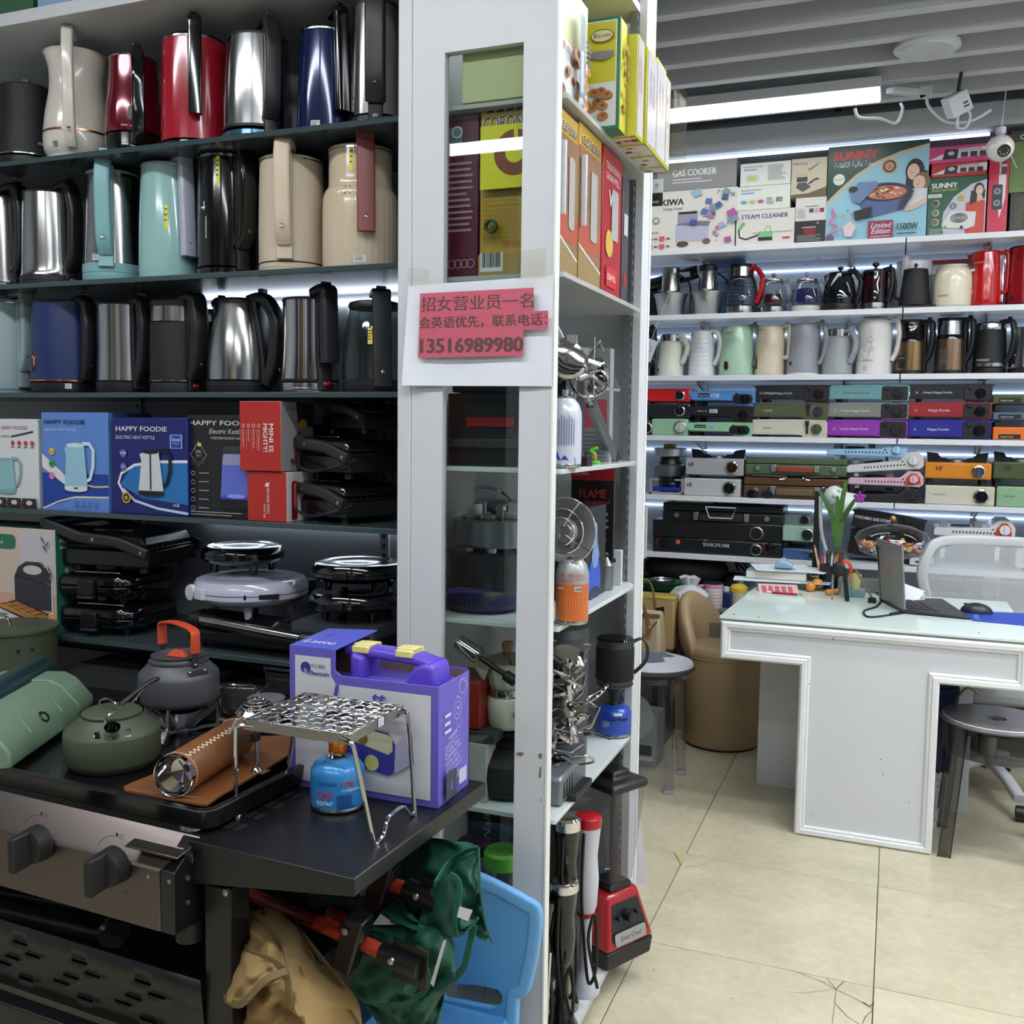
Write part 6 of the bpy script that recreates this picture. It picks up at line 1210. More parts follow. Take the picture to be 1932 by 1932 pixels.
# heap of silver stoves on a grey stove box
t=thing('boxy_stove','grey stove body with three dark slots on the fifth showcase shelf','stove',(-.675,1.955,z0),.0);MB(mat((128,132,138),.35,.6)).box(-.08,.055,-.06,.12,0,.062).build('body',t,.008);
for k in range(4):MB(BLK).box(.0545,.0556,-.045+k*.018,-.037+k*.018,.015,.05).build('vent_slot',t)
MB(BLK).box(.03,.075,-.02,.1,-.0,.016).build('handle',t,.003);MB(STEELP).lathe([(.04,.062),(.045,.07),(.03,.075),(.001,.076)],c=(-.01,.03,0),n=24).build('burner',t)
for k,(x,y,z,a,s_,lab)in enumerate(((-.68,1.96,.08,.3,.8,'steel camp stove lowest in the showcase heap, on the grey stove body'),(-.645,2.05,.09,1.9,.85,'steel camp stove in the heap beside the dark blue canister'),(-.69,1.94,.15,2.6,.75,'steel camp stove in the middle of the showcase heap'),(-.64,2.0,.165,.9,.85,'steel camp stove with wide dish near the black cup'),(-.68,1.95,.225,4.0,.8,'steel camp stove near the top of the showcase heap'),(-.65,1.985,.26,5.2,.75,'steel camp stove topmost in the showcase heap'))):
    o=spider_stove(lab,(x,y,z0+z),a,s_);o.rotation_euler=(random.uniform(-.5,.5),random.uniform(-.5,.5),a)
# bottom: blenders
z0=.0665
t=thing('jug_blender','red jug blender with clear square jug and black lid on the lowest shelf','blender',(-.635,2.36,z0),-.5);t.scale=(.93,)*3
RB=mat((166,20,34),.22,0,.04,coat=.4)
MB(BLK).hexa([(-.075,-.085,0),(.075,-.085,0),(.075,.085,0),(-.075,.085,0),(-.08,-.09,.05),(.08,-.09,.05),(.08,.09,.05),(-.08,.09,.05)]).build('foot',t,.006)
MB(RB).hexa([(-.082,-.092,.05),(.082,-.092,.05),(.082,.092,.05),(-.082,.092,.05),(-.06,-.06,.19),(.045,-.06,.19),(.045,.06,.19),(-.06,.06,.19)]).build('motor_body',t,.012,seg=3)
pn=MB(mat((30,30,34),.3)).hexa([(.073,-.07,.075),(.0765,-.07,.075),(.0765,.07,.075),(.073,.07,.075),(.048,-.05,.165),(.052,-.05,.165),(.052,.05,.165),(.048,.05,.165)]).build('control_panel',t);MB(BLK).lathe([(.016,0),(.014,.02),(.001,.022)],n=20,axis='x').build('dial',pn,loc=(.064,0,.13))
for y in(-.035,.035):MB(BLK).box(.06,.075,y-.006,y+.006,.125,.135).build('switch',pn,.002)
d=Dec((.0815,-.06,.062),(0,1,0),(-.2,0,.98));d.rr(0,0,.12,.034,.008,mat((170,172,178),.3,.6));d.text('Silver Crest',.06,.01,.018,P(30),'c',fit=.08,slant=.2);d.build('badge',t)
MB(BLK).lathe([(.055,.188),(.058,.2),(.05,.21)],n=4).build('jug_collar',t,.004,rot=PI/4)
MB(PLEX).lathe([(.06,.21),(.07,.3),(.092,.47),(.094,.475)],n=4,cap=(1,0)).build('jug',t,.008,rot=PI/4);MB(BLK).lathe([(.096,.472),(.098,.49),(.09,.498),(.05,.5),(.045,.52),(.001,.522)],n=4).build('jug_lid',t,.006,rot=PI/4)
MB(PLEX).tube([(-.02,-.06,.45),(-.03,-.11,.43),(-.03,-.11,.3),(-.02,-.055,.27)],.01,smooth=5).build('jug_handle',t)
def stick(label,loc_,m,top,h=.42,r=.03,tilt=(0,0,0),foot=None,band=None,cord=True):
    t=thing('hand_blender',label,'hand blender',loc_,group='hand blenders on the lowest showcase shelf',rot=tilt)
    f=foot or m
    MB(f).lathe([(r*1.05,0),(r*1.1,.012),(r*.7,.04),(r*.45,.06),(r*.42,h*.45)],n=26).build('blending_foot',t)
    MB(m).lathe([(r*.55,h*.45),(r*.75,h*.5),(r*.85,h*.65),(r*.72,h*.78),(r*.9,h*.93),(r*.95,h*.955)],n=26).build('grip_body',t)
    MB(top).lathe([(r*.98,h*.95),(r*1.0,h*.97),(r*.96,h),(r*.75,h*1.01),(.001,h*1.005)],n=26).build('top_cap',t)
    if band:MB(band).lathe([(r*.58,h*.44),(r*.64,h*.45),(r*.64,h*.46),(r*.58,h*.47)],n=26).build('band',t)
    if cord:MB(BLK).tube([(0,-r*.9,h*.93),(.0,-r*1.15,h*.6),(.01,-r*1.2,h*.3),(.025,-r*1.5,h*.12),(.04,-r*1.3,h*.22),(.035,-r*1.25,h*.5),(.02,-r*1.3,h*.35),(.045,-r*1.4,h*.1)],.004,n=6,smooth=5).build('cord',t)
stick('white hand blender with red cap beside the jug blender',(-.64,2.16,z0),mat((200,202,212),.3,0,.02),mat((176,20,34),.25),.43,.034,band=mat((176,20,34),.25))
stick('black and gold hand blender with chrome cap beside the white one',(-.665,2.08,z0),mat((24,22,20),.2,0,.05,coat=.3),CHROME,.45,.032,foot=mat((150,140,116),.3,.7),band=CHROME)
stick('short black hand blender with ribbed cord and steel bell',(-.645,2.0,z0),BLKG,CHROME,.34,.034,foot=BLKG)
stick('black hand blender in front of the short one, dark glossy bell',(-.68,1.955,z0),BLKG,BLKG,.31,.03,foot=BLKG)
t=thing('ladle','chrome ladle with long handle on the lowest showcase shelf','ladle',(-.645,1.895,z0));MB(CHROME).ell((0,0,.024),.022,.022,.024,n=22,k=12).build('bowl',t);MB(CHROME).tube([(0,0,.045),(.0,.01,.15),(.0,.02,.22)],.003).build('handle',t)
t=thing('white_cover','white plastic cover bulging out behind the showcase stile','cover',(-.668,1.845,z0));MB(mat((206,208,218),.4,0,.03)).lathe([(.03,0),(.034,.05),(.036,.14),(.03,.25),(.012,.3),(.001,.305)],n=26,sy=.6).build('shell',t);MB(mat((150,152,160),.4)).tube([(.035,0,.02),(.037,-.002,.12),(.028,0,.24)],.0015).build('seam',t)
t,w,dp,h=carton('product_box','cream carton with slotted side at the rear of the lowest showcase shelf',-.74,-.66,2.2,2.3,z0,z0+.38,mat((190,184,170),.5),GS)
t=thing('storage_jar','jar with bright green lid on the lowest showcase shelf','jar',(-.752,1.9,z0));MB(PLEX).lathe([(.035,0),(.037,.005),(.037,.4)],n=30).build('glass_body',t);MB(mat((96,176,28),.35)).lathe([(.04,.4),(.041,.405),(.041,.43),(.036,.436),(.03,.433),(.001,.434)],n=32).build('lid',t)
t=thing('storage_jar','jar with maroon lid beside the green-lidded jar','jar',(-.83,1.92,z0));MB(PLEX).lathe([(.03,0),(.032,.005),(.032,.41)],n=30).build('glass_body',t);MB(mat((84,24,44),.35)).lathe([(.035,.41),(.036,.415),(.036,.43),(.03,.436),(.001,.437)],n=32).build('lid',t)
for k,(x0_,x1_,y0_,hh_,lab,c)in enumerate(((-.915,-.845,2.1,.5,'black hand blender carton with silver lettering behind the jars',(26,24,24)),(-.84,-.8,2.1,.5,'tan hand blender carton between two black ones',(170,150,122)),(-.795,-.72,2.06,.49,'black hand blender carton with red stripe behind the green-lidded jar',(28,24,24)))):
    t,w,dp,h=carton('product_box',lab,x0_,x1_,y0_,y0_+.2,z0,z0+hh_,mat(c,.35,0,.1,20),GS);d=front(w);d.text('Naifeo',w*.75,h*.72,.026,P(190,184,176),rot=PI/2,fit=.1,slant=.2);d.rect(w*.1,h*.62,w*.9,h*.66,P(120,40,44));d.line([(w*.15,h*.9),(w*.7,h*.86)],.01,P(150,146,140));d.build('front_print',t)
# hang tags at the rear post
t=thing('hang_tag','white hang tag with black lower half on the rear showcase post','tag',(at(1227,390,Y=2.6).x,2.60,at(1227,390,Y=2.6).z));hw=.033;MB(P(214,216,220)).box(0,hw,0,.001,0,.07).build('card',t);d=Dec((0,0,0));d.rect(0,0,hw,.034,P(20));d.text('M605',.003,.008,.009,P(230));d.ring(hw*.5,.053,.004,.001,P(30));d.build('print',t)
t=thing('clear_tray','clear plastic tray standing on edge behind the cookie press cartons','tray',(-.6,2.47,2.04));MB(thin_glass((240,240,230),.1)).prism(rrect2(.0,.085,.0,.2,.02,4),0,.004,axis='y').build('panel',t)
t=thing('hang_card','white and red blister card hanging at the rear showcase post above the stool','card',(at(1196,1052,Y=2.58).x,2.575,at(1196,1052,Y=2.58).z));MB(P(206,208,212)).prism(rrect2(0,.036,0,.145,.006,3),0,.001,axis='y').build('card',t);d=Dec((0,0,0));d.rect(.002,.004,.02,.03,P(190,36,44));d.lines(.018,.12,.012,10,.009,P(120));d.build('print',t)
t=thing('paper_sheet','pale pink printed sheet leaning at the foot of the rear showcase post','paper',(at(1222,1668,Z=0).x,at(1222,1668,Z=0).y,0));MB(P(206,196,202)).hexa([(-.05,-.03,0),(.0,.0,0),(.0,.001,0),(-.05,-.029,0),(-.055,-.01,.2),(-.03,.01,.2),(-.03,.011,.2),(-.055,-.009,.2)]).build('sheet',t)
# ------------------------------------------------------------------ back shelves
BT=[z+.0132 for z in BZ];FY=4.935
GT='cartons on the top back shelf'
def bbox(label,xl,xr,yt,yb,m,z0=None,dp=.22,name='appliance_box',ms=None,mt=None,Y=FY,group=GT):
    ym=(yt+yb)/2;x0,x1=at(xl,ym,Y=Y).x,at(xr,ym,Y=Y).x;xc=(xl+xr)/2
    z0=at(xc,yb,Y=Y).z if z0 is None else z0;z1=at(xc,yt,Y=Y).z
    return carton(name,label,x0,x1,Y,Y+dp,z0,z1,m,group,ms=ms,mt=mt)
T0=BT[0]
CRB=mat((222,216,206),.4,0,.02,10)
t,w,dp,h=bbox('white deep fryer carton with confetti cubes printed, on the top back shelf',1218,1390,358,478,CRB,T0)
zk=T0+h
d=front(w);d.text('KIWA',w*.18,h*.76,.045,P(36),fit=w*.24,bold=.002);d.text('Deep Fryer',w*.2,h*.68,.02,P(40),fit=w*.22)
d.rect(w*.34,h*.14,w*.7,h*.42,P(182,182,200));d.poly([(w*.34,h*.42),(w*.42,h*.5),(w*.72,h*.46),(w*.7,h*.38)],P(120,118,140));d.rect(w*.36,h*.45,w*.58,h*.64,P(150,148,170));d.rect(w*.37,h*.6,w*.57,h*.64,P(30));d.ell(w*.42,h*.1,.03,P(96,66,66),.014);d.ell(w*.68,h*.13,.02,P(120,90,90),.014)
d.ring(w*.12,h*.52,.018,.008,P(150,150,160));d.text('TDF-081',w*.05,h*.3,.013,P(60));
for i in range(2):
    for j in range(2):d.rr(w*(.02+.14*i),h*(.17-.13*j),w*(.08+.14*i),h*(.25-.13*j),.005,P(214,100,96));d.rect(w*(.1+.14*i),h*(.2-.13*j),w*(.14+.14*i),h*(.22-.13*j),P(90))
rnd=random.Random(3)
for k in range(46):
    s_=rnd.choice((.004,.006,.012,.022,.03));x,y=w*rnd.uniform(.52,.97),h*rnd.uniform(.1,.96);a=rnd.uniform(0,1.5)
    if y<h*.45 and x<w*.74:continue
    d.poly([(x+s_*math.cos(a+q*PI/2),y+s_*.8*math.sin(a+q*PI/2))for q in range(4)],P(*rnd.choice(((176,90,150),(80,110,170),(150,180,205),(70,90,150),(190,110,150),(120,150,170)))))
d.build('front_print',t)
t,w,dp,h=bbox('silver gas cooker carton lying on the deep fryer carton',1240,1390,304,350,mat((140,138,136),.35,0,.04,10),zk+.001,ms=mat((110,112,118),.4))
d=front(w);d.text('GAS COOKER',w*.2,h*.5,.045,P(236),fit=w*.55,bold=.0016);d.lines(w*.2,h*.36,w*.5,2,.014,P(214));d.build('front_print',t)
t,w,dp,h=bbox('steam cleaner carton with green machine print under the lunch box cartons',1386,1499,395,469,CRB,T0,ms=mat((60,96,66),.5))
zk=T0+h;d=front(w);d.text('STEAM CLEANER',w*.11,h*.76,.03,P(40,50,130),fit=w*.78,bold=.0006);d.rr(w*.4,h*.17,w*.64,h*.4,.006,P(120,196,120));d.rect(w*.4,h*.14,w*.64,h*.24,P(50,40,36));d.line([(w*.5,h*.4),(w*.54,h*.54),(w*.6,h*.52),(w*.61,h*.4)],.005,P(140,190,150));d.line([(w*.4,h*.3),(w*.2,h*.2),(w*.09,h*.26),(w*.07,h*.45),(w*.12,h*.55)],.007,P(36));d.line([(w*.08,h*.5),(w*.16,h*.66)],.016,P(110,186,110));d.rr(w*.8,h*.17,w*.93,h*.22,.004,P(206,60,50));d.line([(w*.3,h*.36),(w*.96,h*.38)],.004,P(186,180,176));d.build('front_print',t)
for k,(xl,xr,yt,lab)in enumerate(((1391,1491,350,'lower white lunch box carton with three small bowls printed'),(1397,1492,306,'upper white lunch box carton with one lime bowl printed'))):
    t,w,dp,h=bbox(lab,xl,xr,yt,yt+40,mat((226,226,216),.4),zk+.001);zk+=h+.001
    d=front(w);d.rect(w*.07,h*.68,w*.33,h*.74,P(110,170,214));d.text('THE ELECTRIC LUNCH BOX',w*.06,h*.8,.011,P(90),fit=w*.4)
    if k:d.rr(w*.1,h*.18,w*.38,h*.5,.02,P(206,208,206));d.rr(w*.16,h*.25,w*.32,h*.42,.01,P(190,206,70));d.lines(w*.55,h*.82,w*.38,9,h*.075,P(150))
    else:
        for q,c in enumerate(((90,160,190),(170,196,70),(206,80,110))):d.ell(w*(.13+.16*q),h*.35,.02,P(214,216,214),.016);d.ell(w*(.13+.16*q),h*.33,.015,P(*c),.008)
        d.bars(w*.74,h*.28,w*.12,h*.2,P(90));d.lines(w*.56,h*.45,w*.14,4,h*.08,P(150))
    d.build('front_print',t)
t,w,dp,h=bbox('dark brown carton with red glow under the small white carton',1498,1557,417,463,mat((40,30,30),.35),T0);zk=T0+h;d=front(w);d.ell(w*.5,h*.55,.03,P(130,34,30),.018);d.lines(w*.1,h*.35,w*.8,5,h*.06,P(150));d.rect(w*.25,h*.7,w*.7,h*.74,P(190));d.text('CE',w*.7,h*.86,.012,P(220));d.build('front_print',t)
t,w,dp,h=bbox('small white carton with three photo squares beside the big green carton',1501,1559,372,416,mat((220,216,208),.4),zk+.001);zk+=h+.001;d=front(w)
for q,c in enumerate(((90,70,110),(200,160,170),(130,50,70))):d.rect(w*(.45+.17*q),h*.34,w*(.59+.17*q),h*.52,P(*c))
d.lines(w*.06,h*.5,w*.3,6,h*.07,P(170));d.rect(w*.3,h*.6,w*.75,h*.63,P(130));d.build('front_print',t)
t,w,dp,h=bbox('beige carton with a popcorn pan print standing above the small white carton',1493,1560,298,371,mat((206,194,168),.4),zk+.001);d=front(w);d.ell(w*.3,h*.54,.028,P(196,190,120),.012);d.rect(w*.16,h*.4,w*.46,h*.52,P(52,54,56));d.poly([(w*.14,h*.26),(w*.34,h*.14),(w*.56,h*.26),(w*.42,h*.38),(w*.2,h*.38)],P(76,76,78));d.line([(w*.5,h*.34),(w*.66,h*.44),(w*.78,h*.46)],.008,P(40));d.text('HAPPY FOODIE',w*.05,h*.84,.012,P(60),fit=w*.4);d.text('Popcorn',w*.5,h*.66,.016,P(50),rot=.6,slant=.3);d.poly([(0,.0),(w,0),(w,h*.24),(w*.5,h*.1),(0,h*.08)],P(110,90,66));d.build('front_print',t)
# the big green carton
SG=mat((34,70,58),.3,0,.05,12)
t,w,dp,h=bbox('large green and sky blue electric pan carton with mother and child photo',1560,1750,270,459,SG,T0)
d=front(w);sky=P(150,200,216)
arc=[(0,h*.4),(w*.12,h*.52),(w*.3,h*.68),(w*.5,h*.8),(w*.72,h*.88),(w,h*.94)]
d.poly([(0,0),(w,0)]+arc[::-1],sky);d.line(arc,.014,P(206,180,140))
d.text('SUNNY',w*.06,h*.85,.055,P(214,70,70),fit=w*.44,bold=.003);d.text('ﺓﺀﺎﻔﻜﻟﺍ ﺔﻴﻟﺎﻋ ﺓﺩﻮﺟ',w*.07,h*.775,.034,P(230),fit=w*.42)
d.ell(w*.12,h*.65,.026,P(226,226,210));d.text('QUALITY',w*.12,h*.642,.011,P(50),'c');d.ell(w*.62,h*.75,.036,P(206,170,110));d.ell(w*.62,h*.75,.028,P(46,52,76));d.ell(w*.62,h*.75,.02,P(206,150,110));d.text('1',w*.62,h*.745,.02,P(130,40,30),'c',bold=.0006);d.text('YEAR',w*.62,h*.727,.01,P(60,30,20),'c')
skin,hair=P(226,190,170),P(46,36,34)
d.ell(w*.87,h*.68,.04,hair,.056);d.poly([(w*.79,h*.68),(w*.99,h*.68),(w*.99,h*.4),(w*.78,h*.46)],hair);d.ell(w*.855,h*.675,.026,skin,.036);d.ell(w*.94,h*.57,.036,P(130,100,76),.042);d.ell(w*.915,h*.56,.026,skin,.032);d.poly([(w*.84,h*.5),(w*.99,h*.5),(w*.99,h*.34),(w*.8,h*.3)],P(220,220,222));d.line([(w*.99,h*.38),(w*.86,h*.31),(w*.78,h*.3)],.022,skin)
d.line([(w*.83,h*.665),(w*.845,h*.66),(w*.86,h*.668)],.003,P(180,80,80));d.line([(w*.895,h*.545),(w*.905,h*.54),(w*.915,h*.545)],.003,P(180,80,80))
d.ell(w*.58,h*.47,w*.27,P(58,64,92),h*.115);d.poly([(w*.31,h*.45),(w*.85,h*.47),(w*.78,h*.3),(w*.4,h*.22)],P(84,100,146));d.ell(w*.58,h*.48,w*.235,P(38,40,50),h*.09);d.ell(w*.6,h*.48,w*.2,P(206,130,100),h*.07)
rnd=random.Random(8)
for k in range(34):a,r_=rnd.uniform(0,6.28),rnd.uniform(0,1)**.5;d.ell(w*.6+w*.17*r_*math.cos(a),h*.48+h*.055*r_*math.sin(a),.008,P(*rnd.choice(((226,200,160),(190,70,50),(70,84,50),(236,214,180)))),.004,8)
d.poly([(w*.24,h*.48),(w*.32,h*.6),(w*.5,h*.6),(w*.52,h*.56),(w*.34,h*.38),(w*.27,h*.4)],P(110,130,168));d.ell(w*.27,h*.53,.02,P(28),.014);d.poly([(w*.28,h*.3),(w*.46,h*.34),(w*.46,h*.24),(w*.3,h*.2)],P(26));d.poly([(w*.83,h*.5),(w*.87,h*.48),(w*.84,h*.4),(w*.76,h*.3),(w*.72,h*.28),(w*.74,h*.38)],P(44,48,70))
d.rect(w*.43,.0,w*.68,h*.19,P(150,44,76));d.text('Limited',w*.555,h*.115,.034,P(236),'c',fit=w*.19,slant=.25);d.text('Edition',w*.555,h*.055,.034,P(236),'c',fit=w*.18,slant=.25);d.rect(w*.46,h*.025,w*.65,h*.03,P(236));d.text('1500W',w*.82,h*.085,.042,P(40,60,60),'c',fit=w*.2,bold=.001);d.lines(w*.72,h*.04,w*.2,1,.012,P(60))
d.line([(w*.06,h*.34),(w*.1,h*.26),(w*.04,h*.2),(w*.12,h*.16),(w*.05,h*.1),(w*.14,h*.1)],.012,P(206,110,150));d.poly([(w*.2,h*.04),(w*.27,h*.04),(w*.31,h*.14),(w*.25,h*.2),(w*.18,h*.14)],P(226,200,206));d.ell(w*.05,h*.03,.02,P(110,80,120));d.ell(w*.18,h*.26,.007,P(226,140,70));d.ell(w*.27,h*.27,.006,P(206,90,140));d.ell(w*.22,h*.31,.005,P(60,140,190));d.build('front_print',t)
t,w,dp,h=bbox('small green hot plate carton with a woman in red printed',1750,1860,333,448,mat((22,84,54),.35,0,.04,12),T0);zk=T0+h
d=front(w);d.poly([(w*.3,0),(w,0),(w,h*.92),(w*.75,h*.86),(w*.45,h*.66),(w*.28,h*.4),(w*.26,h*.2)],P(200,200,214));d.text('SUNNY',w*.06,h*.82,.032,P(232),fit=w*.44,bold=.0014);d.text('SINGLE HOT PLATE',w*.06,h*.765,.013,P(226,220,60),fit=w*.44);d.rect(0,h*.66,w*.24,h*.72,P(226));d.text('STS-100',w*.04,h*.675,.011,P(30));d.poly([(w*.66,0),(w*.98,0),(w*.98,h*.55),(w*.9,h*.6),(w*.66,h*.54)],P(206,70,46));d.ell(w*.87,h*.74,.022,hair,.034);d.poly([(w*.74,h*.74),(w*.98,h*.74),(w*.97,h*.6),(w*.72,h*.5)],hair);d.ell(w*.88,h*.74,.015,skin,.022);d.poly([(w*.84,h*.66),(w*.92,h*.66),(w*.95,h*.58),(w*.84,h*.55)],skin);d.line([(w*.86,h*.725),(w*.88,h*.72),(w*.9,h*.727)],.003,P(236))
for q in range(3):d.ell(w*.14,h*(.56-.16*q),.0155,P(226));d.ell(w*.135,h*(.56-.16*q),.0135,P(*((76,70,40),(110,120,90),(120,96,60))[q]))
d.ell(w*.57,h*.63,.013,P(206,176,60));d.ring(w*.44,h*.5,.013,.003,P(40));d.text('1500W',w*.44,h*.49,.009,P(40),'c')
d.poly([(w*.26,h*.2),(w*.4,h*.42),(w*.84,h*.38),(w*.82,h*.14),(w*.7,h*.1),(w*.28,h*.14)],P(222,220,216));
for r_ in(.036,.028,.02,.012):d.ring(w*.55,h*.29,r_,.005,P(110,112,118),r_*.62)
d.ell(w*.6,h*.13,.007,P(20));d.ell(w*.32,h*.15,.006,P(190,160,50));d.lines(w*.04,h*.11,w*.3,6,h*.018,P(180,200,190));d.build('front_print',t)
RP=mat((196,40,66),.35,0,.04,12)
for k,(xl,xr,yt,m,lab,c2)in enumerate(((1758,1862,306,mat((186,34,40),.35),'flat red hot plate carton lying on the small green carton',(196,40,44)),(1753,1870,274,mat((206,70,130),.35),'flat pink electric hot grill carton on the red one',(196,40,70)))):
    t,w,dp,h=bbox(lab,xl,xr,yt,yt+28,m,zk+.001);zk+=h+.001;d=front(w);d.poly([(0,h*.2),(w,h*.3),(w,h*.85),(w*.5,h*.8),(w*.2,h*.5)],P(222,214,216));d.poly([(w*.22,h*.2),(w*.46,h*.2),(w*.48,h*.75),(w*.27,h*.8)],P(40,42,52));d.ell(w*.36,h*.55,.014,P(190,196,206),.009);d.text('ELECTRIC HOT GRILL',w*.5,h*.66,.012,P(60),fit=w*.36)
    for q in range(3):d.rect(w*(.52+.15*q),h*.28,w*(.63+.15*q),h*.58,P(70,50,56))
    d.build('front_print',t)
t,w,dp,h=bbox('tall pink double hot plate carton standing on end beside the hanging camera',1865,1903,256,442,RP,T0,dp=.15)
d=front(w);d.rect(w*.2,.0,w*.75,h*.62,P(206,46,70));d.poly([(w*.5,h*.98),(w*.9,h*.98),(w*.85,h*.35),(w*.6,h*.15),(w*.5,h*.3)],P(226,220,222));d.rr(w*.2,h*.24,w*.72,h*.5,.008,P(50,50,56));
for q in(.31,.43):
    for r_ in(.014,.009):d.ring(w*.46,h*q,r_,.003,P(170))
d.text('ELECTRIC HOT PLATE',w*.62,h*.6,.014,P(90),rot=PI/2,fit=h*.25);d.rect(w*.62,h*.6,w*.88,h*.68,P(110,50,50));d.rect(w*.62,h*.7,w*.88,h*.78,P(130,50,50));d.build('front_print',t)
t,w,dp,h=bbox('dark carton with a green camp stove print at the picture edge, top back shelf',1905,1990,362,440,mat((40,42,36),.4),T0,dp=.2);zk=T0+h;d=front(w);d.rect(w*.1,h*.1,w,h*.9,P(60,64,40));d.rect(w*.3,h*.1,w*.6,h*.5,P(30,30,32));d.rect(w*.32,h*.3,w*.5,h*.36,P(206,110,40));d.build('front_print',t)
t,w,dp,h=bbox('grass green carton with a camping pot print at the picture edge',1906,1990,245,360,mat((96,120,62),.4,0,.3,60),zk+.001,dp=.2);d=front(w);d.rect(0,h*.82,w,h,P(50,60,44));d.ell(w*.55,h*.2,.03,P(40,42,44),.025);d.line([(w*.02,h*.6),(w*.16,h*.4)],.004,P(200));d.text('C',w*.2,h*.86,.03,P(226));d.build('front_print',t)
# hanging camera
c=at(1887,280,Y=4.72);t=thing('dome_camera','white ball-shaped security camera hanging by a cord before the top cartons','camera',c);R=.055
MB(mat((232,230,226),.2,0,.01,coat=.4)).ell((0,0,0),R,R,R,n=30,k=18).build('ball',t);MB(BLKG).lathe([(.001,.004),(.024,.003),(.026,0)],n=24).build('lens_window',t,loc=(0.012,-R*.86,-R*.42),rot=(PI/2+.45,0,.1))
for k in range(8):a=k/8*2*PI;MB(P(200)).ell((.012+.016*math.cos(a),-R*.93,-R*.45+.014*math.sin(a)),.003,.003,.003,n=8,k=5).build('infrared_led',t)
MB(WHITE).lathe([(.012,R*.95),(.02,R+.006),(.02,R+.03),(.008,R+.036)],n=18).build('mount',t);MB(WHITE).tube([(0,0,R+.03),(.008,.0,.2),(.012,0,2.86-c.z)],.003,n=6).build('cord',t)
# ------------------------------------------------------------------ second back shelf: choppers and kettles
S2=BT[1];YK=5.05;G2='kettles and pots on the second back shelf'
def chopper(label,xl,xr,yt,capm):
    xc=(xl+xr)/2;c=at(xc,560,Y=YK);t=thing('food_chopper',label,'food chopper',(c.x,YK,S2),group=G2);R=(xr-xl)/2*depth(c)/F;h=at(xc,yt,Y=YK-.03).z-S2
    MB(STEELB).lathe([(R*.66,0),(R*.7,.004),(R*.92,h*.42),(R,h*.46),(R*1.0,h*.47),(R*.9,h*.475)],n=40).build('bowl',t);MB(PLEX).lathe([(R*.92,h*.47),(R*.75,h*.5),(R*.6,h*.53)],n=36).build('splash_lid',t)
    MB(STEEL).lathe([(R*.56,h*.52),(R*.5,h*.86),(R*.48,h*.9)],n=36).build('motor_head',t);MB(capm).lathe([(R*.5,h*.88),(R*.52,h*.97),(R*.46,h),(.001,h)],n=36).build('cap',t);MB(BLK).tube([(R*.3,R*.4,h*.9),(R*1.0,R*.3,h*.7),(R*1.15,0,h*.3),(R*1.1,-.01,0.01)],.005,smooth=5).build('cord',t)
chopper('steel food chopper bowl with all-steel motor head on the second back shelf',1233,1298,504,STEELP);chopper('steel food chopper bowl with black motor cap on the second back shelf',1302,1368,499,BLK)
bbox('blue hand patty maker carton behind the black-capped chopper',1337,1404,490,590,mat((104,150,206),.4),S2,.04,Y=5.14,group=G2)
t=bpy.data.objects[[o.name for o in bpy.data.objects if str(o.get('label','')).startswith('blue hand patty')][0]];d=Dec((-.08,0,.2));d.text('HAND PAT',.01,.04,.022,P(220));d.lines(.03,.02,.06,3,.014,P(200));d.build('front_print',t)
for k,(a,b_,y0_,lab)in enumerate((((1225,540),(1318,512),5.16,'long black tube pack leaning behind the choppers'),)):
    t=thing('tube_pack',lab,'pack',(0,0,0),group=G2);p0,p1=at(*a,Y=y0_),at(*b_,Y=y0_);MB(BLKG).tube([p0,p1],.035,n=14).build('wrapped_tube',t);m_=p0.lerp(p1,.7);MB(P(206,210,222)).box(m_.x-.04,m_.x+.04,m_.y-.037,m_.y-.035,m_.z-.012,m_.z+.014).build('label_sticker',t);MB(BLK).box(p0.x-.01,p0.x+.05,p0.y-.03,p0.y+.03,S2,p0.z-.03).build('support_stand',t)
GLK=thin_glass((228,232,234),.02,1.6)
kettle('ribbed glass kettle with steel base and red and black handle',1368,1428,500,S2,YK,vase([(1,.2),(1.0,.35),(.9,.55),(.78,.72),(.66,.76)]),GLK,(.18,STEEL,1.0),.0,BLK,(.92,.94,.24,.03,.028,.022,'C'),mat((190,30,34),.25),strap=(BLK,.05,.95,.02),group=G2,n=28,ribs=None)
t=bpy.data.objects['electric_kettle.021']if 'electric_kettle.021' in bpy.data.objects else None
KT=[o for o in bpy.data.objects if o.get('category')=='kettle' and o.name.startswith('electric_kettle')][-1]
_R=30*depth(KT.location)/F;_h=at(1398,500,Y=YK).z-S2
MB(STEEL).lathe([(_R*.68,_h*.76),(_R*.66,_h*.94)],n=30,cap=(0,0)).build('steel_collar',KT);MB(BLK).lathe([(_R*.7,_h*.94),(_R*.66,_h*1.0),(.001,_h*1.03)],n=30).build('lid',KT)
for k in range(6):MB(GLK).lathe([(_R*(.99-.03*k),_h*(.3+.07*k)),(_R*(1.05-.035*k),_h*(.325+.07*k)),(_R*(.97-.035*k),_h*(.35+.07*k))],n=30,cap=(0,0)).build('glass_rib',KT)
def teapot(label,xl,xr,yt,gm,basem,hm,lidm,knob_,s=.95,liq=None,style='C'):
    return kettle(label,xl,xr,yt,S2,YK,vase([(.82,.22),(.98,.3),(.95,.5),(.78,.8),(.7,.86)]),gm,(.2,basem,.92),.06,lidm,(s,.84,.3,.026,.014,.012,style),hm,knob=knob_,group=G2,name='glass_teapot',n=28)[0]
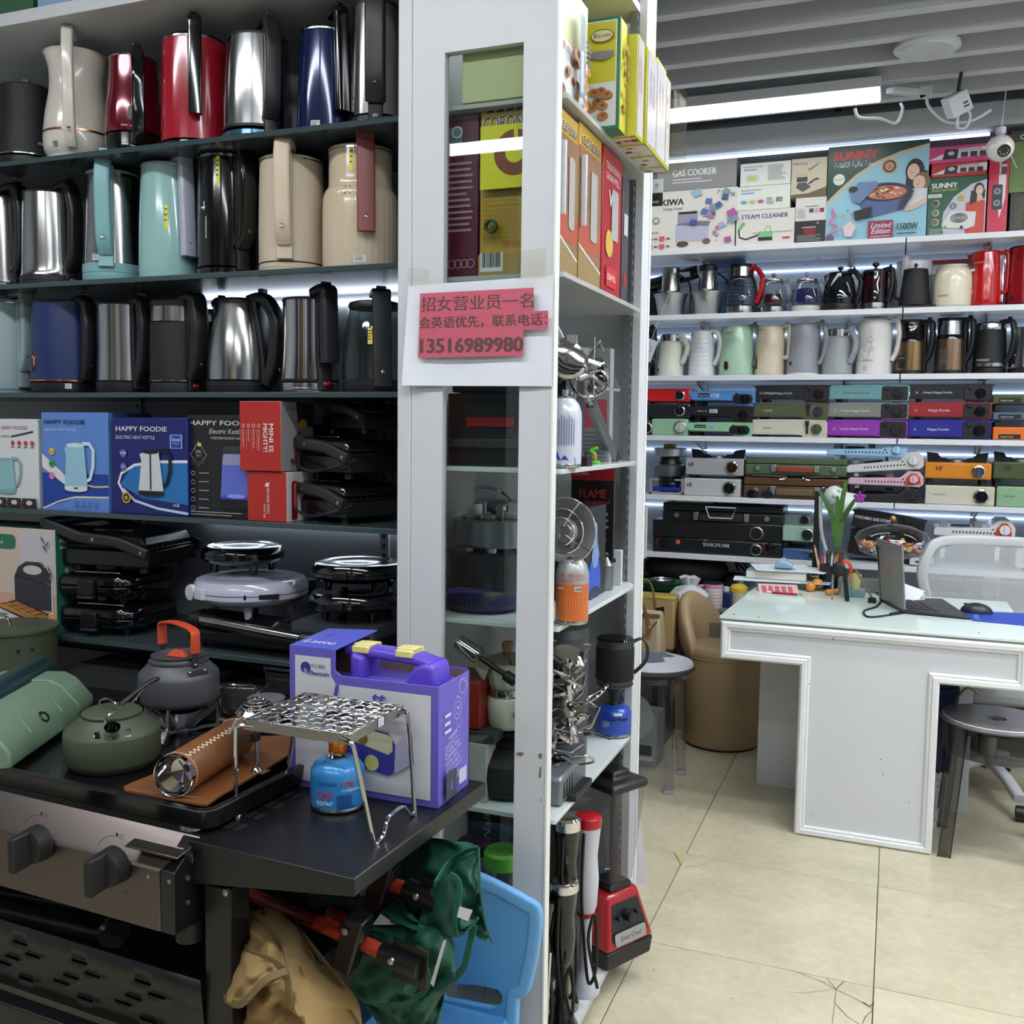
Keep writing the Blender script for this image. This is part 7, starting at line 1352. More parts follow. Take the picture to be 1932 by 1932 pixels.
t=teapot('clear glass teapot with steel base and dusky red press',1430,1486,520,GLK,STEEL,GLK,STEELP,(mat((196,120,120),.3),.03,.012));MB(thin_glass((206,120,126),.05)).lathe([(.04,.05),(.045,.06),(.04,.1)],n=20).build('infuser',t)
t=teapot('clear glass teapot with lilac filter and lilac press handle',1492,1550,520,GLK,mat((206,204,196),.4),GLK,STEELP,(mat((170,150,206),.3),.035,.01));MB(thin_glass((180,160,226),.05)).lathe([(.035,.05),(.05,.06),(.05,.12)],n=20).build('infuser',t);MB(mat((170,150,206),.35)).hexa([(-.02,-.006,.235),(.06,-.006,.26),(.06,.006,.26),(-.02,.006,.235),(-.02,-.006,.245),(.06,-.006,.268),(.06,.006,.268),(-.02,.006,.245)]).build('press_lever',t,.002)
kettle('dark glass kettle with thick black handle and ring knob',1553,1614,510,S2,YK,vase([(1,.2),(1.02,.35),(.92,.65),(.7,.92)]),thin_glass((120,124,126),.03,1.6),(.2,BLK,1.06),.04,BLK,(.95,.98,.22,.02,.026,.022,'C'),BLKP,knob=(BLK,.03,.014),group=G2,n=28)
kettle('glass kettle with dark red tea, black handle and teal foot',1626,1674,506,S2,YK,vase([(1,.2),(1.0,.4),(.98,.7),(.98,.9)]),thin_glass((150,60,70),.03,1.6),(.2,STEEL,1.02),.06,BLK,(.93,.98,.22,.02,.026,.022,'C'),BLKP,knob=(BLK,.04,.016),ring=[(.03,.006,mat((40,130,150),.4))],group=G2,n=28)
kettle('white tall kettle standing behind the matte black pour-over kettle',1690,1756,489,S2,5.14,vase([(1,.05),(1,.5),(.95,.94)]),mat((220,222,224),.25),(.05,WHITE,1.02),.03,WHITE,(-.4,1.0,.3,.02,.022,.016,'S'),WHITE,group=G2,n=28)
KB,R,h,th,pr=kettle('matte black cone-shaped pour-over kettle with wooden handle on its heating plate',1697,1754,506,S2+.02,YK,vase([(1,.02),(.98,.1),(.86,.55),(.76,.96)]),BLKM,None,.02,BLKM,None,None,knob=(BLK,.03,.008),spout=False,group=G2,n=30)
MB(BLK).box(-R*1.5,R*1.3,-R*1.05,R*1.05,-.0198,.0).build('heating_plate',KB,.004);MB(mat((150,88,54),.5,0,.3,60)).sweep([(R*1.25,-.01,h*.9),(R*1.5,-.01,h*.86),(R*1.62,-.01,h*.2)],rrect(.02,.022,.006,2),side=(0,1,0)).build('wooden_handle',KB);MB(STEEL).tube([(R*.75,0,h*.78),(R*1.35,-.01,h*.82)],.006).build('handle_bolt',KB);MB(BLKM).tube([(-R*.8,0,h*.2),(-R*1.25,-.0,h*.3),(-R*1.25,0,h*.7),(-R*1.6,0,h*.88)],.008,smooth=5).build('gooseneck_spout',KB)
KC_,R,h,th,pr=kettle('squat cream retro kettle with looped cream handle',1763,1832,498,S2,YK,vase([(.98,.06),(1.0,.15),(1,.6),(.92,.82),(.7,.95)]),mat((226,218,190),.2,0,.02,coat=.3),(.06,OFFW,.95),.04,OFFW,(.95,.85,.34,.03,.014,.012,'C'),OFFW,brand=('MARADO',-.5,.26,.012,P(70,50,40)),group=G2,n=30)
kettle('tall red enamel kettle with chrome trim and white ball knob',1832,1888,472,S2,YK,vase([(.98,.08),(1,.15),(.97,.6),(.9,.95)]),mat((190,20,24),.16,0,.02,coat=.5),(.08,mat((170,18,24),.2),1.02),.03,mat((190,20,24),.16),(.97,.94,.26,.028,.02,.016,'S'),mat((176,16,22),.18),knob=(OFFW,.032,.018),brand=('MARADO',-.5,.76,.013,P(230,190,180)),strap=(CHROME,.1,.95,.012),group=G2,n=30)
kettle('second red kettle half out of the picture beside the red enamel kettle',1902,1975,462,S2,YK,vase([(1,.05),(.98,.5),(.93,.95)]),mat((150,16,26),.18,.2,.02,coat=.4),(.05,BLK,1.0),.03,BLK,(.95,1,.2,.02,.02,.016,'S'),BLK,disp=(-.7,.14,.012,.012,BLK,DARK),group=G2,n=28)
t=thing('sign_holder','red framed acrylic sign holder standing behind the cream kettle','sign',(at(1800,470,Y=5.2).x,5.2,S2));MB(P(196,40,44)).box(-.15,.15,0,.01,.235,.255).build('red_strip',t);MB(mat((190,196,206),.3)).box(-.1,.12,0,.008,.12,.235).build('card',t);MB(ALU).box(-.1,-.08,.0,.01,0,.12).box(.1,.12,0,.01,0,.12).build('stand',t)
# ------------------------------------------------------------------ third back shelf kettles
S3=BT[2];G3='kettles on the third back shelf'
def k3(lab,xl,xr,yt,body,bm,hm,s=.95,base=None,lid=.03,lidm=None,style='C',hw=.024,ht=.02,zt=.98,zb=.22,out=.034,**kw):return kettle(lab,xl,xr,yt,S3,YK,body,bm,base or(.05,bm,1.02),lid,lidm or bm,(s,zt,zb,out,hw,ht,style),hm,group=G3,n=30,**kw)
IV=mat((222,222,208),.3,0,.02);WQ=mat((224,226,228),.25,0,.02,coat=.2);MINT=mat((172,206,178),.2,0,.02,coat=.3);BGE=mat((216,202,178),.22,0,.02,coat=.3);GRY3=mat((150,152,158),.35,0,.02);GRY4=mat((160,164,166),.4,0,.02)
BOT=vase([(1,.05),(1,.5),(.96,.7),(.82,.78),(.68,.8),(.68,.92)])
GOLD=mat((150,124,88),.2,.9,.05,40,brush=1);ROSE=mat((150,124,104),.22,.9,.05,40,brush=1)
k3('ivory bottle-shaped kettle with steel neck on the third back shelf',1240,1290,626,BOT,IV,IV,.8,lidm=STEEL,zb=.3,zt=.9,disp=(-.85,.15,.005,.007,STEEL,BLK),ring=[(.85,.018,STEEL)])
K_,R,h,th,pr=k3('white kettle with quilted diamond relief on the third back shelf',1299,1350,622,vase([(1,.05),(.97,.4),(.9,.7),(.75,.95)]),WQ,WQ,.85,zb=.25)
for i in range(7):
    for j in range(7):
        a=th-.85+i*.2+(.1 if j%2 else 0);z=h*(.26+j*.09);r_=interp(pr,z)
        MB(WQ).add([(0,-.009,0),(0,0,-.012),(0,.009,0),(0,0,.012),(.003,0,0)],[(0,1,4),(1,2,4),(2,3,4),(3,0,4)]).build('diamond',K_,loc=(r_*math.cos(a),r_*math.sin(a),z),rot=a)
k3('mint green kettle with grey arched handle and oval black display',1357,1422,613,vase([(1,.05),(1,.4),(.95,.7),(.85,.95)]),MINT,mat((120,124,130),.35),.92,disp=(-.55,.2,.012,.022,COPPER,BLKG),brand=('MARADO',-.5,.82,.011,P(60)))
k3('glossy beige kettle with looped handle and slim black display',1425,1480,613,vase([(1,.05),(1,.6),(.95,.8),(.93,.95)]),BGE,BGE,.9,style='S',zb=.36,disp=(-.85,.25,.007,.03,COPPER,BLKG),brand=('MARADO',-.6,.88,.01,P(60)),ribs=(.1,.74,.012))
k3('grey fluted kettle with round gauge on the third back shelf',1485,1546,609,vase([(1,.06),(1,.5),(.97,.8),(.92,.95)]),GRY3,GRY3,.9,disp=(-.7,.23,.008,.01,STEEL,BLKG),ribs=(.28,.74,.015),base=(.06,OFFW,.98))
k3('small grey bottle-shaped kettle with steel neck on the third back shelf',1552,1608,615,BOT,GRY4,GRY4,.75,lidm=STEEL,zb=.26,zt=.9,ribs=(.1,.66,.012),ring=[(.85,.018,STEEL)],disp=(-.95,.2,.008,.012,COPPER,BLKG))
K_,R,h,th,pr=k3('tall white kettle with grey flower line print and angular handle',1617,1682,602,vase([(1,.05),(.99,.5),(.95,.95)]),mat((224,222,216),.25,0,.02,coat=.2),mat((220,218,214),.3),.92,style='C',zb=.26,brand=('MARADO',-.35,.24,.013,P(110,90,76)))
d=Dec((0,0,0),cyl=(R,th-.5,lambda b:interp(pr,b)));g_=P(120)
for(a,b_,r_)in((.02,.62,.014),(.0,.36,.018),(.03,.45,.01),(-.01,.5,.012)):d.ring(a,b_*h,r_,.0014,g_,n=16)
d.line([(.02,.6*h),(.03,.52*h),(.015,.45*h),(.02,.38*h)],.0014,g_);d.ring(.0,.12*h,.009,.0018,P(90),n=16);d.build('flower_print',K_)
K_,R,h,th,pr=k3('black and gold kettle with dark collar and touch panel',1690,1744,604,vase([(1,.08),(1,.6)]),GOLD,BLKP,.92,base=(.08,BLK,1.04),lid=0,zt=.97,zb=.24,hw=.03,strap=(BLKP,.05,.93,.03),spout=False)
MB(BLKG).lathe([(R*1.0,h*.6),(R*.98,h*.66),(R*.93,h*.68),(R*.9,h*.95)],n=32).build('collar',K_);MB(BLK).lathe([(R*.92,h*.95),(R*.9,h*1.0),(.001,h*1.02)],n=32).build('lid',K_);d=Dec((0,0,0),cyl=(R,th-.55,None));d.rect(-.02,h*.12,.02,h*.36,P(30));d.text('MARADO',0,h*.29,.008,P(190),'c');d.build('touch_panel',K_)
K_,R,h,th,pr=k3('brown and steel kettle with 55 degree print and steel neck',1765,1820,600,vase([(1,.08),(1,.62)]),ROSE,BLKP,.92,base=(.08,BLK,1.04),lid=0,zt=.97,zb=.24,hw=.03,strap=(BLKP,.05,.93,.03),spout=False)
MB(BLKG).lathe([(R*1.0,h*.62),(R*.98,h*.66),(R*.93,h*.7)],n=32).build('collar',K_);MB(STEEL).lathe([(R*.92,h*.7),(R*.88,h*.94)],n=32,cap=(0,0)).build('steel_neck',K_);MB(BLK).lathe([(R*.9,h*.94),(R*.88,h*1.0),(.001,h*1.02)],n=32).build('lid',K_);d=Dec((0,0,0),cyl=(R,th-.4,None));d.text('55°',-.02,h*.47,.022,P(40),bold=.0006);d.lines(-.02,h*.4,.045,6,.011,P(90));d.build('print',K_)
k3('matte black kettle with steel rim and red switch on the third back shelf',1838,1896,604,vase([(1,.16),(.98,.5),(.93,.82)]),BLKM,BLKP,.92,base=(.12,BLK,1.04),lid=.14,lidm=STEEL,zt=.98,hw=.03,ring=[(.17,.008,STEEL)],brand=('MARADO',-.4,.24,.014,P(226)),sticker=[(-.35,.05,.014,.01,REDL)])
k3('polished steel kettle half out of the picture on the third back shelf',1906,1970,612,vase([(1,.14),(.95,.5),(.9,.92)]),STEELP,BLKP,.6,base=(.12,BLK,1.03),sticker=[(-.5,.05,.014,.01,REDL)])
k3('black jug partly hidden behind the showcase post on the third back shelf',1198,1236,618,vase([(1,.05),(1,.6),(.9,.95)]),BLKG,BLK,.5,base=(.05,BLK,1.0))
t=thing('hang_tag','white printed hang tag with blue seal before the black jug','tag',at(1222,660,Y=4.88),rot=(0,.35,0));MB(P(206,208,220)).box(-.05,.035,0,.002,-.055,.055).build('card',t);d=Dec((-.05,0,-.055));d.ring(.055,.06,.014,.003,P(90,90,170));d.lines(.01,.09,.05,8,.01,P(150));d.build('print',t);MB(WHITE).tube([(0,0,.055),(.0,.0,.3)],.001,n=4).build('string',t)
# ------------------------------------------------------------------ gas stoves on the back shelves
GST='portable gas stoves on the fourth back shelf'
def stove(label,xl,xr,yt,yb,col,kind='A',txt=None,z0=None,dp=.24,group=GST,Y=4.925,panel=None,knobm=None,feet=.0,top=True,depth_m=None,legs=None):
    ym=(yt+yb)/2;x0,x1=at(xl,ym,Y=Y).x,at(xr,ym,Y=Y).x;w=x1-x0;zb=at((xl+xr)/2,yb,Y=Y).z if z0 is None else z0;h=at((xl+xr)/2,yt,Y=Y).z-zb
    t=thing('gas_stove',label,'stove',((x0+x1)/2,Y,zb),0,group);a=w/2
    m=mat(col,.3,0,.03,40,coat=.15)
    def knob(x,z,r,km,ring=None):
        k=MB(km).lathe([(r,0),(r,-.012),(r*.92,-.015),(.001,-.015)],c=(x,-.004,z),n=24,axis='y').build('knob',t)
        if ring:MB(ring).lathe([(r*1.25,0),(r*1.25,-.006),(r*1.02,-.008)],c=(x,-.002,z),n=28,axis='y',cap=(0,0)).build('knob_ring',t)
        MB(km).box(x-r*.14,x+r*.14,-.024,-.018,z-r*.85,z+r*.85).build('grip',k,.001)
    d=Dec((-a,-.001,0))
    if kind in 'APH':
        if kind=='H':pl=smoothpath([(-a+.01,0,h*.42),(-a,0,h*.6),(-a+.01,0,h*.97),(a-.01,0,h),(a,0,h*.85),(a,0,h*.1),(a-.015,0,0),(a*.42,0,h*.08),(a*.28,0,h*.34)],4,True)
        else:pl=smoothpath([(-a+.008,0,h*.14),(-a,0,h*.3),(-a,0,h*.85),(-a+.008,0,h),(a-.01,0,h),(a,0,h*.85),(a,0,h*.14),(a-.01,0,0),(a*.36,0,0),(a*.26,0,h*.13)],3,True)
        MB(m).prism([(p.x,p.z)for p in pl],-.001,.012,axis='y').build('front_panel',t,.002);MB(mat(col,.35,0,.03,40)).box(-a*.97,a*.97,.012,dp,h*.32,h*.9).build('body',t,.003)
        MB(BLK).box(-a*.85,-a*.7,.03,dp-.03,0,h*.32).build('foot',t);MB(BLK).box(a*.6,a*.85,.03,dp-.03,0,h*.32).build('foot',t)
        if kind=='A' or kind=='P':
            d.line([(w*.03,h*.22),(w*.55,h*.22),(w*.57,h*.3),(w*.57,h*.82),(w*.55,h*.9),(w*.03,h*.9),(w*.015,h*.8),(w*.015,h*.3),(w*.03,h*.22)],.0014,mat(tuple(max(0,v-26)for v in col),.3,0,0))
            if kind=='A':MB(BLKP).prism(rrect2(a*.33,a*.97,h*.06,h*.93,.008,3),-.006,.0,axis='y').build('control_block',t,.002)
            MB(BLK).box(a*.44,a*.5,-.008,0,h*.2,h*.8).build('lever_slot',t);MB(BLK).box(a*.42,a*.52,-.02,-.004,h*.7,h*.95).build('ignition_lever',t,.002);knob(a*.72,h*.48,h*.29,knobm or(BLKG if kind=='A' else DARK));d.ring(w*.86,h*.48,h*.37,.0016,P(190),t0=PI*.6,t1=PI*1.3)
        else:
            MB(BLKP).prism(rrect2(a*.3,a*.93,h*.12,h*.78,h*.3,5),-.004,.0,axis='y').build('control_block',t,.002);knob(a*.7,h*.45,h*.3,BLKG);MB(BLK).box(a*.4,a*.46,-.012,-.003,h*.4,h*.85).build('ignition_lever',t,.001);d.rect(w*.11,h*.58,w*.29,h*.82,P(24));d.text('Happy Foodie',w*.12,h*.65,.009,P(220),fit=w*.16);d.rect(w*.31,h*.55,w*.44,h*.8,P(180,196,214));d.lines(w*.32,h*.72,w*.1,3,h*.07,P(70,90,150));d.line([(w*.73,h*.25),(w*.71,h*.45),(w*.73,h*.62)],.003,P(206,70,50))
        for q,(s_,x,size,ft)in enumerate(txt or()):d.text(s_,w*x,h*.46,size,P(226)if sum(col)<420 else P(60),fit=w*ft)
        if top:
            MB(DARK).lathe([(.06,h*.9),(.055,h*.94),(.02,h*.95)],c=(-a*.25,dp*.5,0),n=24).build('burner_pan',t)
    elif kind=='B':
        MB(m).box(-a,a,0,dp,0,h).build('body',t,.006);knob(a*.62,h*.48,h*.3,knobm or BLKG,STEELP if panel else ALU)
        for q,(s_,x,size,ft)in enumerate(txt or()):d.text(s_,w*x,h*.5,size,P(40)if sum(col)>240 else P(20),fit=w*ft,bold=.0005 if size>.02 else 0)
        if top:
            for sx in(-1,1):MB(BLK).prism([(sx*a*.25,h),(sx*a*.9,h),(sx*a*.95,h+.045),(sx*a*.6,h+.04),(sx*a*.5,h+.02),(sx*a*.3,h+.018)],dp*.45,dp*.48,axis='y').build('pot_support',t)
            MB(ALU).lathe([(.045,h),(.04,h+.012),(.02,h+.016)],c=(0,dp*.5,0),n=24).build('burner',t)
        for x in(-a*.8,a*.8):[MB(BLK).box(x-.012,x+.012,y_,y_+.03,-feet,.001).build('foot',t)for y_ in(.02,dp-.05)]
    elif kind=='S':
        lo=h*.5;pl=[(-a,h*.08),(-a,lo*.8),(-a+.01,lo),(a*.38,lo*1.15),(a*.52,h*.88),(a*.62,h),(a*.88,h),(a,h*.62),(a,h*.2),(a*.9,0),(a*.4,h*.04)]
        MB(m).prism(pl,0,dp,axis='y').build('body',t,.004);MB(ALU).lathe([(.05,lo),(.04,lo+.012),(.015,lo+.014)],c=(-a*.3,dp*.5,0),n=22).build('burner',t)
        for x in(-a*.75,a*.12):MB(mat(tuple(min(255,v+10)for v in col),.4)).box(x-.016,x+.016,dp*.3,dp*.34,lo*.8,lo+.03).build('pot_support',t,.002)
        mb=MB(DARK)
        for q in range(13):x=-a*.55+q*a*.085;mb.add([(x,-.0008,lo*.5),(x+.006,-.0008,lo*.5),(x+.01,-.0008,lo*.72),(x+.004,-.0008,lo*.72)],[(0,1,2,3)])
        mb.build('vent_slots',t)['kind']='stuff'
        if panel:MB(mat(panel,.4)).prism([(a*.5,h*.12),(a*.93,h*.2),(a*.9,h*.6),(a*.8,h*.85),(a*.66,h*.85),(a*.54,h*.55)],-.002,.0,axis='y').build('knob_plate',t)
        knob(a*.74,h*.5,h*.26,mat(tuple(min(255,v+6)for v in col),.35));MB(BLK).ell((a*.46,-.001,h*.5),.004,.003,.004,n=8,k=5).build('screw',t)
        for x in(-a*.75,a*.6):MB(m).box(x-.01,x+.01,.02,.05,-feet,h*.1).build('foot',t)
    if d.mb.f:d.build('print',t)
    return t
S4=BT[3];UQ=(('CE',.07,.012,.03),('Unique Happy Foodie',.16,.014,.36));HFt=(('CE',.07,.012,.03),('Happy Foodie',.24,.015,.26))
stove('red gas stove with round chrome knob topmost by the showcase post',1205,1302,733,758,(206,34,40),'B',None,top=False,feet=.03,knobm=BLKG,panel=1)
stove('black gas stove with round knob in the middle of the stack by the showcase post',1203,1302,761,788,(34,36,42),'B',None,top=False,knobm=BLKG,panel=1,feet=.01)
stove('mint green box stove with silver knob at the bottom by the showcase post',1229,1297,790,822,(150,196,158),'B',None,S4,top=False,knobm=mat((190,196,194),.3))
stove('black round-ended appliance at the very edge of the lowest stove row',1196,1227,793,822,(28,29,31),'B',None,S4,top=False,knobm=BLKG)
stove('blue wave-fronted gas stove topmost in the second stack',1304,1425,737,766,(84,140,206),'H');stove('black wave-fronted gas stove in the middle of the second stack',1302,1421,766,796,(30,31,34),'H');stove('mint wave-fronted gas stove at the bottom of the second stack',1297,1419,797,824,(150,200,160),'H',z0=S4)
stove('black gas stove with red and orange dial marks topmost in the third stack',1426,1565,727,758,(30,30,33),'A',(('CE',.05,.012,.03),('Unique',.1,.018,.17),('Happy Foodie',.28,.014,.22)));stove('olive green gas stove in the middle of the third stack',1422,1563,760,791,(84,88,60),'P',(('SOYOPI',.14,.012,.11),));stove('cream gas stove with olive knob at the bottom of the third stack',1420,1561,792,824,(206,200,180),'P',(('SOYOPI',.14,.012,.11),),S4,knobm=mat((74,78,50),.4))
stove('teal gas stove topmost in the fourth stack',1565,1715,727,757,(110,160,162),'A',UQ);stove('taupe grey gas stove in the middle of the fourth stack',1563,1714,760,791,(130,130,124),'A',UQ);stove('bright purple gas stove at the bottom of the fourth stack',1561,1712,793,824,(146,52,170),'A',UQ,S4)
stove('black gas stove with white lettering topmost in the fifth stack',1717,1872,725,757,(28,28,31),'A',UQ);stove('dark red gas stove in the middle of the fifth stack',1715,1871,759,791,(150,36,44),'A',HFt);stove('royal blue gas stove at the bottom of the fifth stack',1713,1870,793,825,(36,40,140),'A',HFt,S4)
for yt,yb,c,l in((744,762,(76,84,54),'olive gas stove topmost in the stack at the picture edge'),(778,793,(84,104,124),'slate blue gas stove in the middle of the stack at the picture edge'),(806,825,(226,116,40),'orange gas stove at the bottom of the stack at the picture edge')):
    t=stove(l,1873,1990,yt,yb,c,'B',None,None if yb<820 else S4,top=False,feet=.03);d=Dec((-.1,-.001,.006));d.rect(0,0,.09,.02,P(24));d.text('Happy Foodie',.01,.006,.009,P(220));d.build('label_plate',t)
# fifth shelf
S5=BT[4];G5='stoves on the fifth back shelf'
stove('silver gas stove with chrome ringed knob on the fifth back shelf',1290,1397,903,936,(190,190,192),'B',(('HF',.06,.03,.09),),S5,group=G5,knobm=BLKG,panel=1,top=False)
stove('film-wrapped silver gas stove on top of the plain silver one',1293,1403,865,897,(170,168,172),'B',(('HF',.06,.03,.09),),group=G5,knobm=mat((40,24,20),.1),panel=1,feet=.015)
def case(label,xl,xr,yt,yb,col,hcol,z0=None,latch=True,Y=4.925,dp=.24,group=G5,name='stove_case'):
    ym=(yt+yb)/2;x0,x1=at(xl,ym,Y=Y).x,at(xr,ym,Y=Y).x;zb=at((xl+xr)/2,yb,Y=Y).z if z0 is None else z0;h=at((xl+xr)/2,yt,Y=Y).z-zb;a=(x1-x0)/2
    t=thing(name,label,'stove',((x0+x1)/2,Y,zb),0,group);m=mat(col,.38,.1,.03,40)
    MB(m).box(-a,a,0,dp,.0,h*.6).build('lower_shell',t,.006);MB(m).box(-a,a,.004,dp,h*.62,h).build('lid',t,.006);hm=mat(hcol,.4)
    MB(hm).box(-a*.36,a*.36,-.022,-.01,h*.18,h*.5).build('handle',t,.004)
    for s_ in(-1,1):
        MB(ALU).box(s_*a*.42-.012,s_*a*.42+.012,-.016,0,h*.18,h*.6).build('latch',t,.002);MB(ALU).lathe([(.013,0),(.012,-.012),(.001,-.013)],c=(s_*a*.75,0,h*.38),n=18,axis='y').build('knob',t)
    return t
case('brown folding stove case with metal handle at the bottom, fifth back shelf',1403,1600,902,936,(96,66,44),(110,92,60),S5);t=case('olive green folding stove case with rust red handle on the fifth back shelf',1406,1598,864,897,(84,104,74),(150,60,40));MB(CHROME).tube([(-.2,-.006,-.004),(-.06,-.008,-.006),(-.04,-.01,-.016),(-.07,-.01,-.022)],.003,smooth=3).build('wire_leg',t);MB(CHROME).tube([(.2,-.006,-.004),(.06,-.008,-.006),(.04,-.01,-.016),(.07,-.01,-.022)],.003,smooth=3).build('wire_leg',t)
t=thing('eyeglasses','black framed glasses lying before the brown stove case','glasses',(at(1433,936,Y=4.91).x,4.906,S5));
for s_ in(-1,1):MB(BLKG).tube([(s_*.035+.026*math.cos(a),0,.02+.018*math.sin(a))for a in[k/16*2*PI for k in range(16)]],.0025,n=6,closed=True).build('rim',t);MB(thin_glass((150,160,230),.02,2)).prism(circ(.024,14,(s_*.035,.02),.017),0,.001,axis='y').build('lens',t);MB(BLKG).tube([(s_*.062,0,.025),(s_*.064,.015,.02)],.0025).build('temple',t)
stove('black side-knob gas stove lowest under the pink one',1602,1738,920,949,(30,31,34),'S',z0=S5,group=G5);stove('pink side-knob gas stove with red knob plate',1600,1743,888,918,(214,176,190),'S',group=G5,panel=(196,70,50),feet=.012);t=stove('white side-knob gas stove tilted on the pink one',1598,1745,856,890,(212,210,208),'S',group=G5,feet=.012);t.rotation_euler[1]=-.1;stove('sky blue side-knob gas stove topmost above the white one',1560,1712,834,862,(160,200,232),'S',group=G5,feet=.016)
stove('orange box stove with silver dial on the fifth back shelf',1745,1871,873,904,(214,132,30),'B',(('HF',.17,.03,.1),),group=G5,knobm=STEELP,panel=1,feet=.04);stove('ivory box stove with dark dial under the orange one',1745,1877,917,952,(206,200,182),'B',(('Happy Foodie',.12,.01,.17),),S5,group=G5,knobm=BLKG,panel=1,top=False);stove('olive box stove at the picture edge on the fifth back shelf',1874,1990,872,905,(76,86,54),'B',(('HF',.18,.03,.12),),group=G5,feet=.04);stove('mint green box stove under the olive one at the picture edge',1880,1990,919,954,(140,176,140),'B',(('Happy Foodie',.12,.01,.2),),S5,group=G5,top=False)
t=thing('round_stove','stack of round grey camp stoves beside the showcase post on the fifth back shelf','stove',(at(1262,900,Y=5.05).x,5.07,S5+.0),group=G5);MB(mat((120,124,130),.35,.7)).lathe([(.075,.09),(.08,.1),(.08,.145),(.07,.15)],n=36).build('lower_drum',t);MB(mat((170,174,180),.3,.7)).lathe([(.08,.19),(.085,.195),(.085,.23),(.078,.235)],n=36).build('upper_drum',t);MB(BLK).lathe([(.06,.15),(.05,.19)],n=20).build('spacer',t);MB(mat((180,150,70),.3,.8)).box(-.03,.03,-.03,.03,.235,.255).build('brass_valve',t,.003);MB(BLK).lathe([(.05,0),(.06,.09)],n=24).build('stand',t)
t=thing('bracket_stove','grey and blue bracket stove below the round camp stoves','stove',(at(1257,915,Y=4.93).x,4.935,S5),group=G5);MB(mat((30,50,150),.35)).box(-.07,.07,0,.1,.018,.035).build('tray',t,.002)
for s_ in(-1,1):MB(mat((150,152,158),.4)).prism([(s_*.09,0),(s_*.075,0),(s_*.075,.07),(s_*.04,.07),(s_*.04,.08),(s_*.09,.08)],0,.012,axis='y').build('bracket',t,.002)
MB(mat((150,152,158),.4)).box(-.09,.09,0,.012,0,.012).build('rail',t,.002);MB(CHROME).lathe([(.01,.035),(.03,.055),(.02,.06)],c=(.03,.03,0),n=20).build('burner',t)
# sixth shelf
S6=BT[5];G6='stoves on the sixth back shelf'
t=stove('wide black double gas stove with a dial at both ends',1231,1475,1019,1058,(26,26,28),'B',(('YANCHUAN',.42,.03,.15),),S6,group=G6,knobm=BLKG,top=False,Y=4.93)
a=.31
for s_ in(-1,1):MB(BLKG).lathe([(.024,0),(.024,-.014),(.001,-.016)],c=(s_*.265,-.002,.05),n=22,axis='y').build('knob',t);d=Dec((s_*.265,-.001,.05));d.ring(0,0,.034,.004,P(190,40,50),t0=PI*.8,t1=PI*1.35);d.rect(-s_*.075-.01,-.005,-s_*.075+.01,.016,P(206,110,50));d.build('dial_mark',t)
d=Dec((0,-.001,0));d.text('YANCHUAN',0,.04,.026,P(226),'c',fit=.13,bold=.0008);d.text('CE',-.06,.066,.014,P(206));d.build('lettering',t)
t=stove('black double stove lid resting on the wide double gas stove',1231,1476,985,1019,(24,25,27),'B',None,group=G6,knobm=BLK,top=False,Y=4.94)
mb=MB(DARK);[mb.box(x,x+.1,-.001,0,z,z+.003)for x in(-.2,.08)for z in(.05,.062)];mb.build('ridge',t)
t=case('black double stove case with silver trapezoid handle topmost of its pile',1250,1477,952,990,(26,27,29),(40,40,42),group=G6,Y=4.95);d=Dec((0,-.0245,.0));d.line([(-.075,.088),(.075,.088),(.055,.035),(-.055,.035),(-.075,.088)],.006,P(214));d.build('handle_trim',t)
zt=t.location.z+at(1363,952,Y=4.95).z-t.location.z
def book(label,x,y,z,w,dp,h,col,rz=0,page=(226,220,200),group=None,cover=.003):
    t=thing('book',label,'book',(x,y,z),rz,group);c=mat(col,.45,0,.03);MB(c).box(-w/2,w/2,0,dp,0,cover).box(-w/2,w/2,0,dp,h-cover,h).box(-w/2,-w/2+cover,0,dp,0,h).build('cover',t,.001);MB(mat(page,.8,0,.1,400,stretch=(.05,.05,6))).box(-w/2+cover,w/2-.004,.003,dp-.003,cover,h-cover).build('pages',t);return t
p=at(1312,950,Y=5.0);book('cream covered notebook lying on the black stove case',p.x,4.97,zt+.001,.19,.14,.03,(214,206,170))
t=thing('tablet','dark tablet lying on the black stove case beside the notebook','tablet',(at(1398,950,Y=5.0).x,4.97,zt+.001),.1);MB(DARK).box(-.11,.11,0,.15,0,.012).build('case',t,.003);MB(mat((90,110,160),.1)).box(-.1,.1,.008,.142,.012,.0135).build('screen',t)
stove('pale mint stove beside the wide double stove behind the desk lamp',1476,1535,992,1022,(160,196,176),'B',None,group=G6,top=False,knobm=BLK,feet=.03);stove('blue stove with white lettering under the pale mint stove',1476,1545,1036,1052,(74,100,150),'B',(('OTYUBA',.5,.02,.4),),S6,group=G6,top=False,knobm=BLK);stove('mint stove lid leaning between the double stove and the desk lamp',1470,1530,968,992,(186,206,204),'B',None,group=G6,top=False,knobm=BLK,Y=5.05,feet=.05)
t=stove('black portable gas stove with white lettering behind the orchid',1606,1742,970,1008,(34,35,40),'A',None,group=G6,feet=.2,Y=4.96);t.rotation_euler[1]=.12;d=Dec((-.15,-.002,0));d.text('PORTABLE GAS STOVE',0,.055,.02,P(226),fit=.16,bold=.0006);d.build('lettering',t)
MB(BLK).box(-.16,.16,.03,.2,S6-t.location.z+.02,.0).build('stand',t)
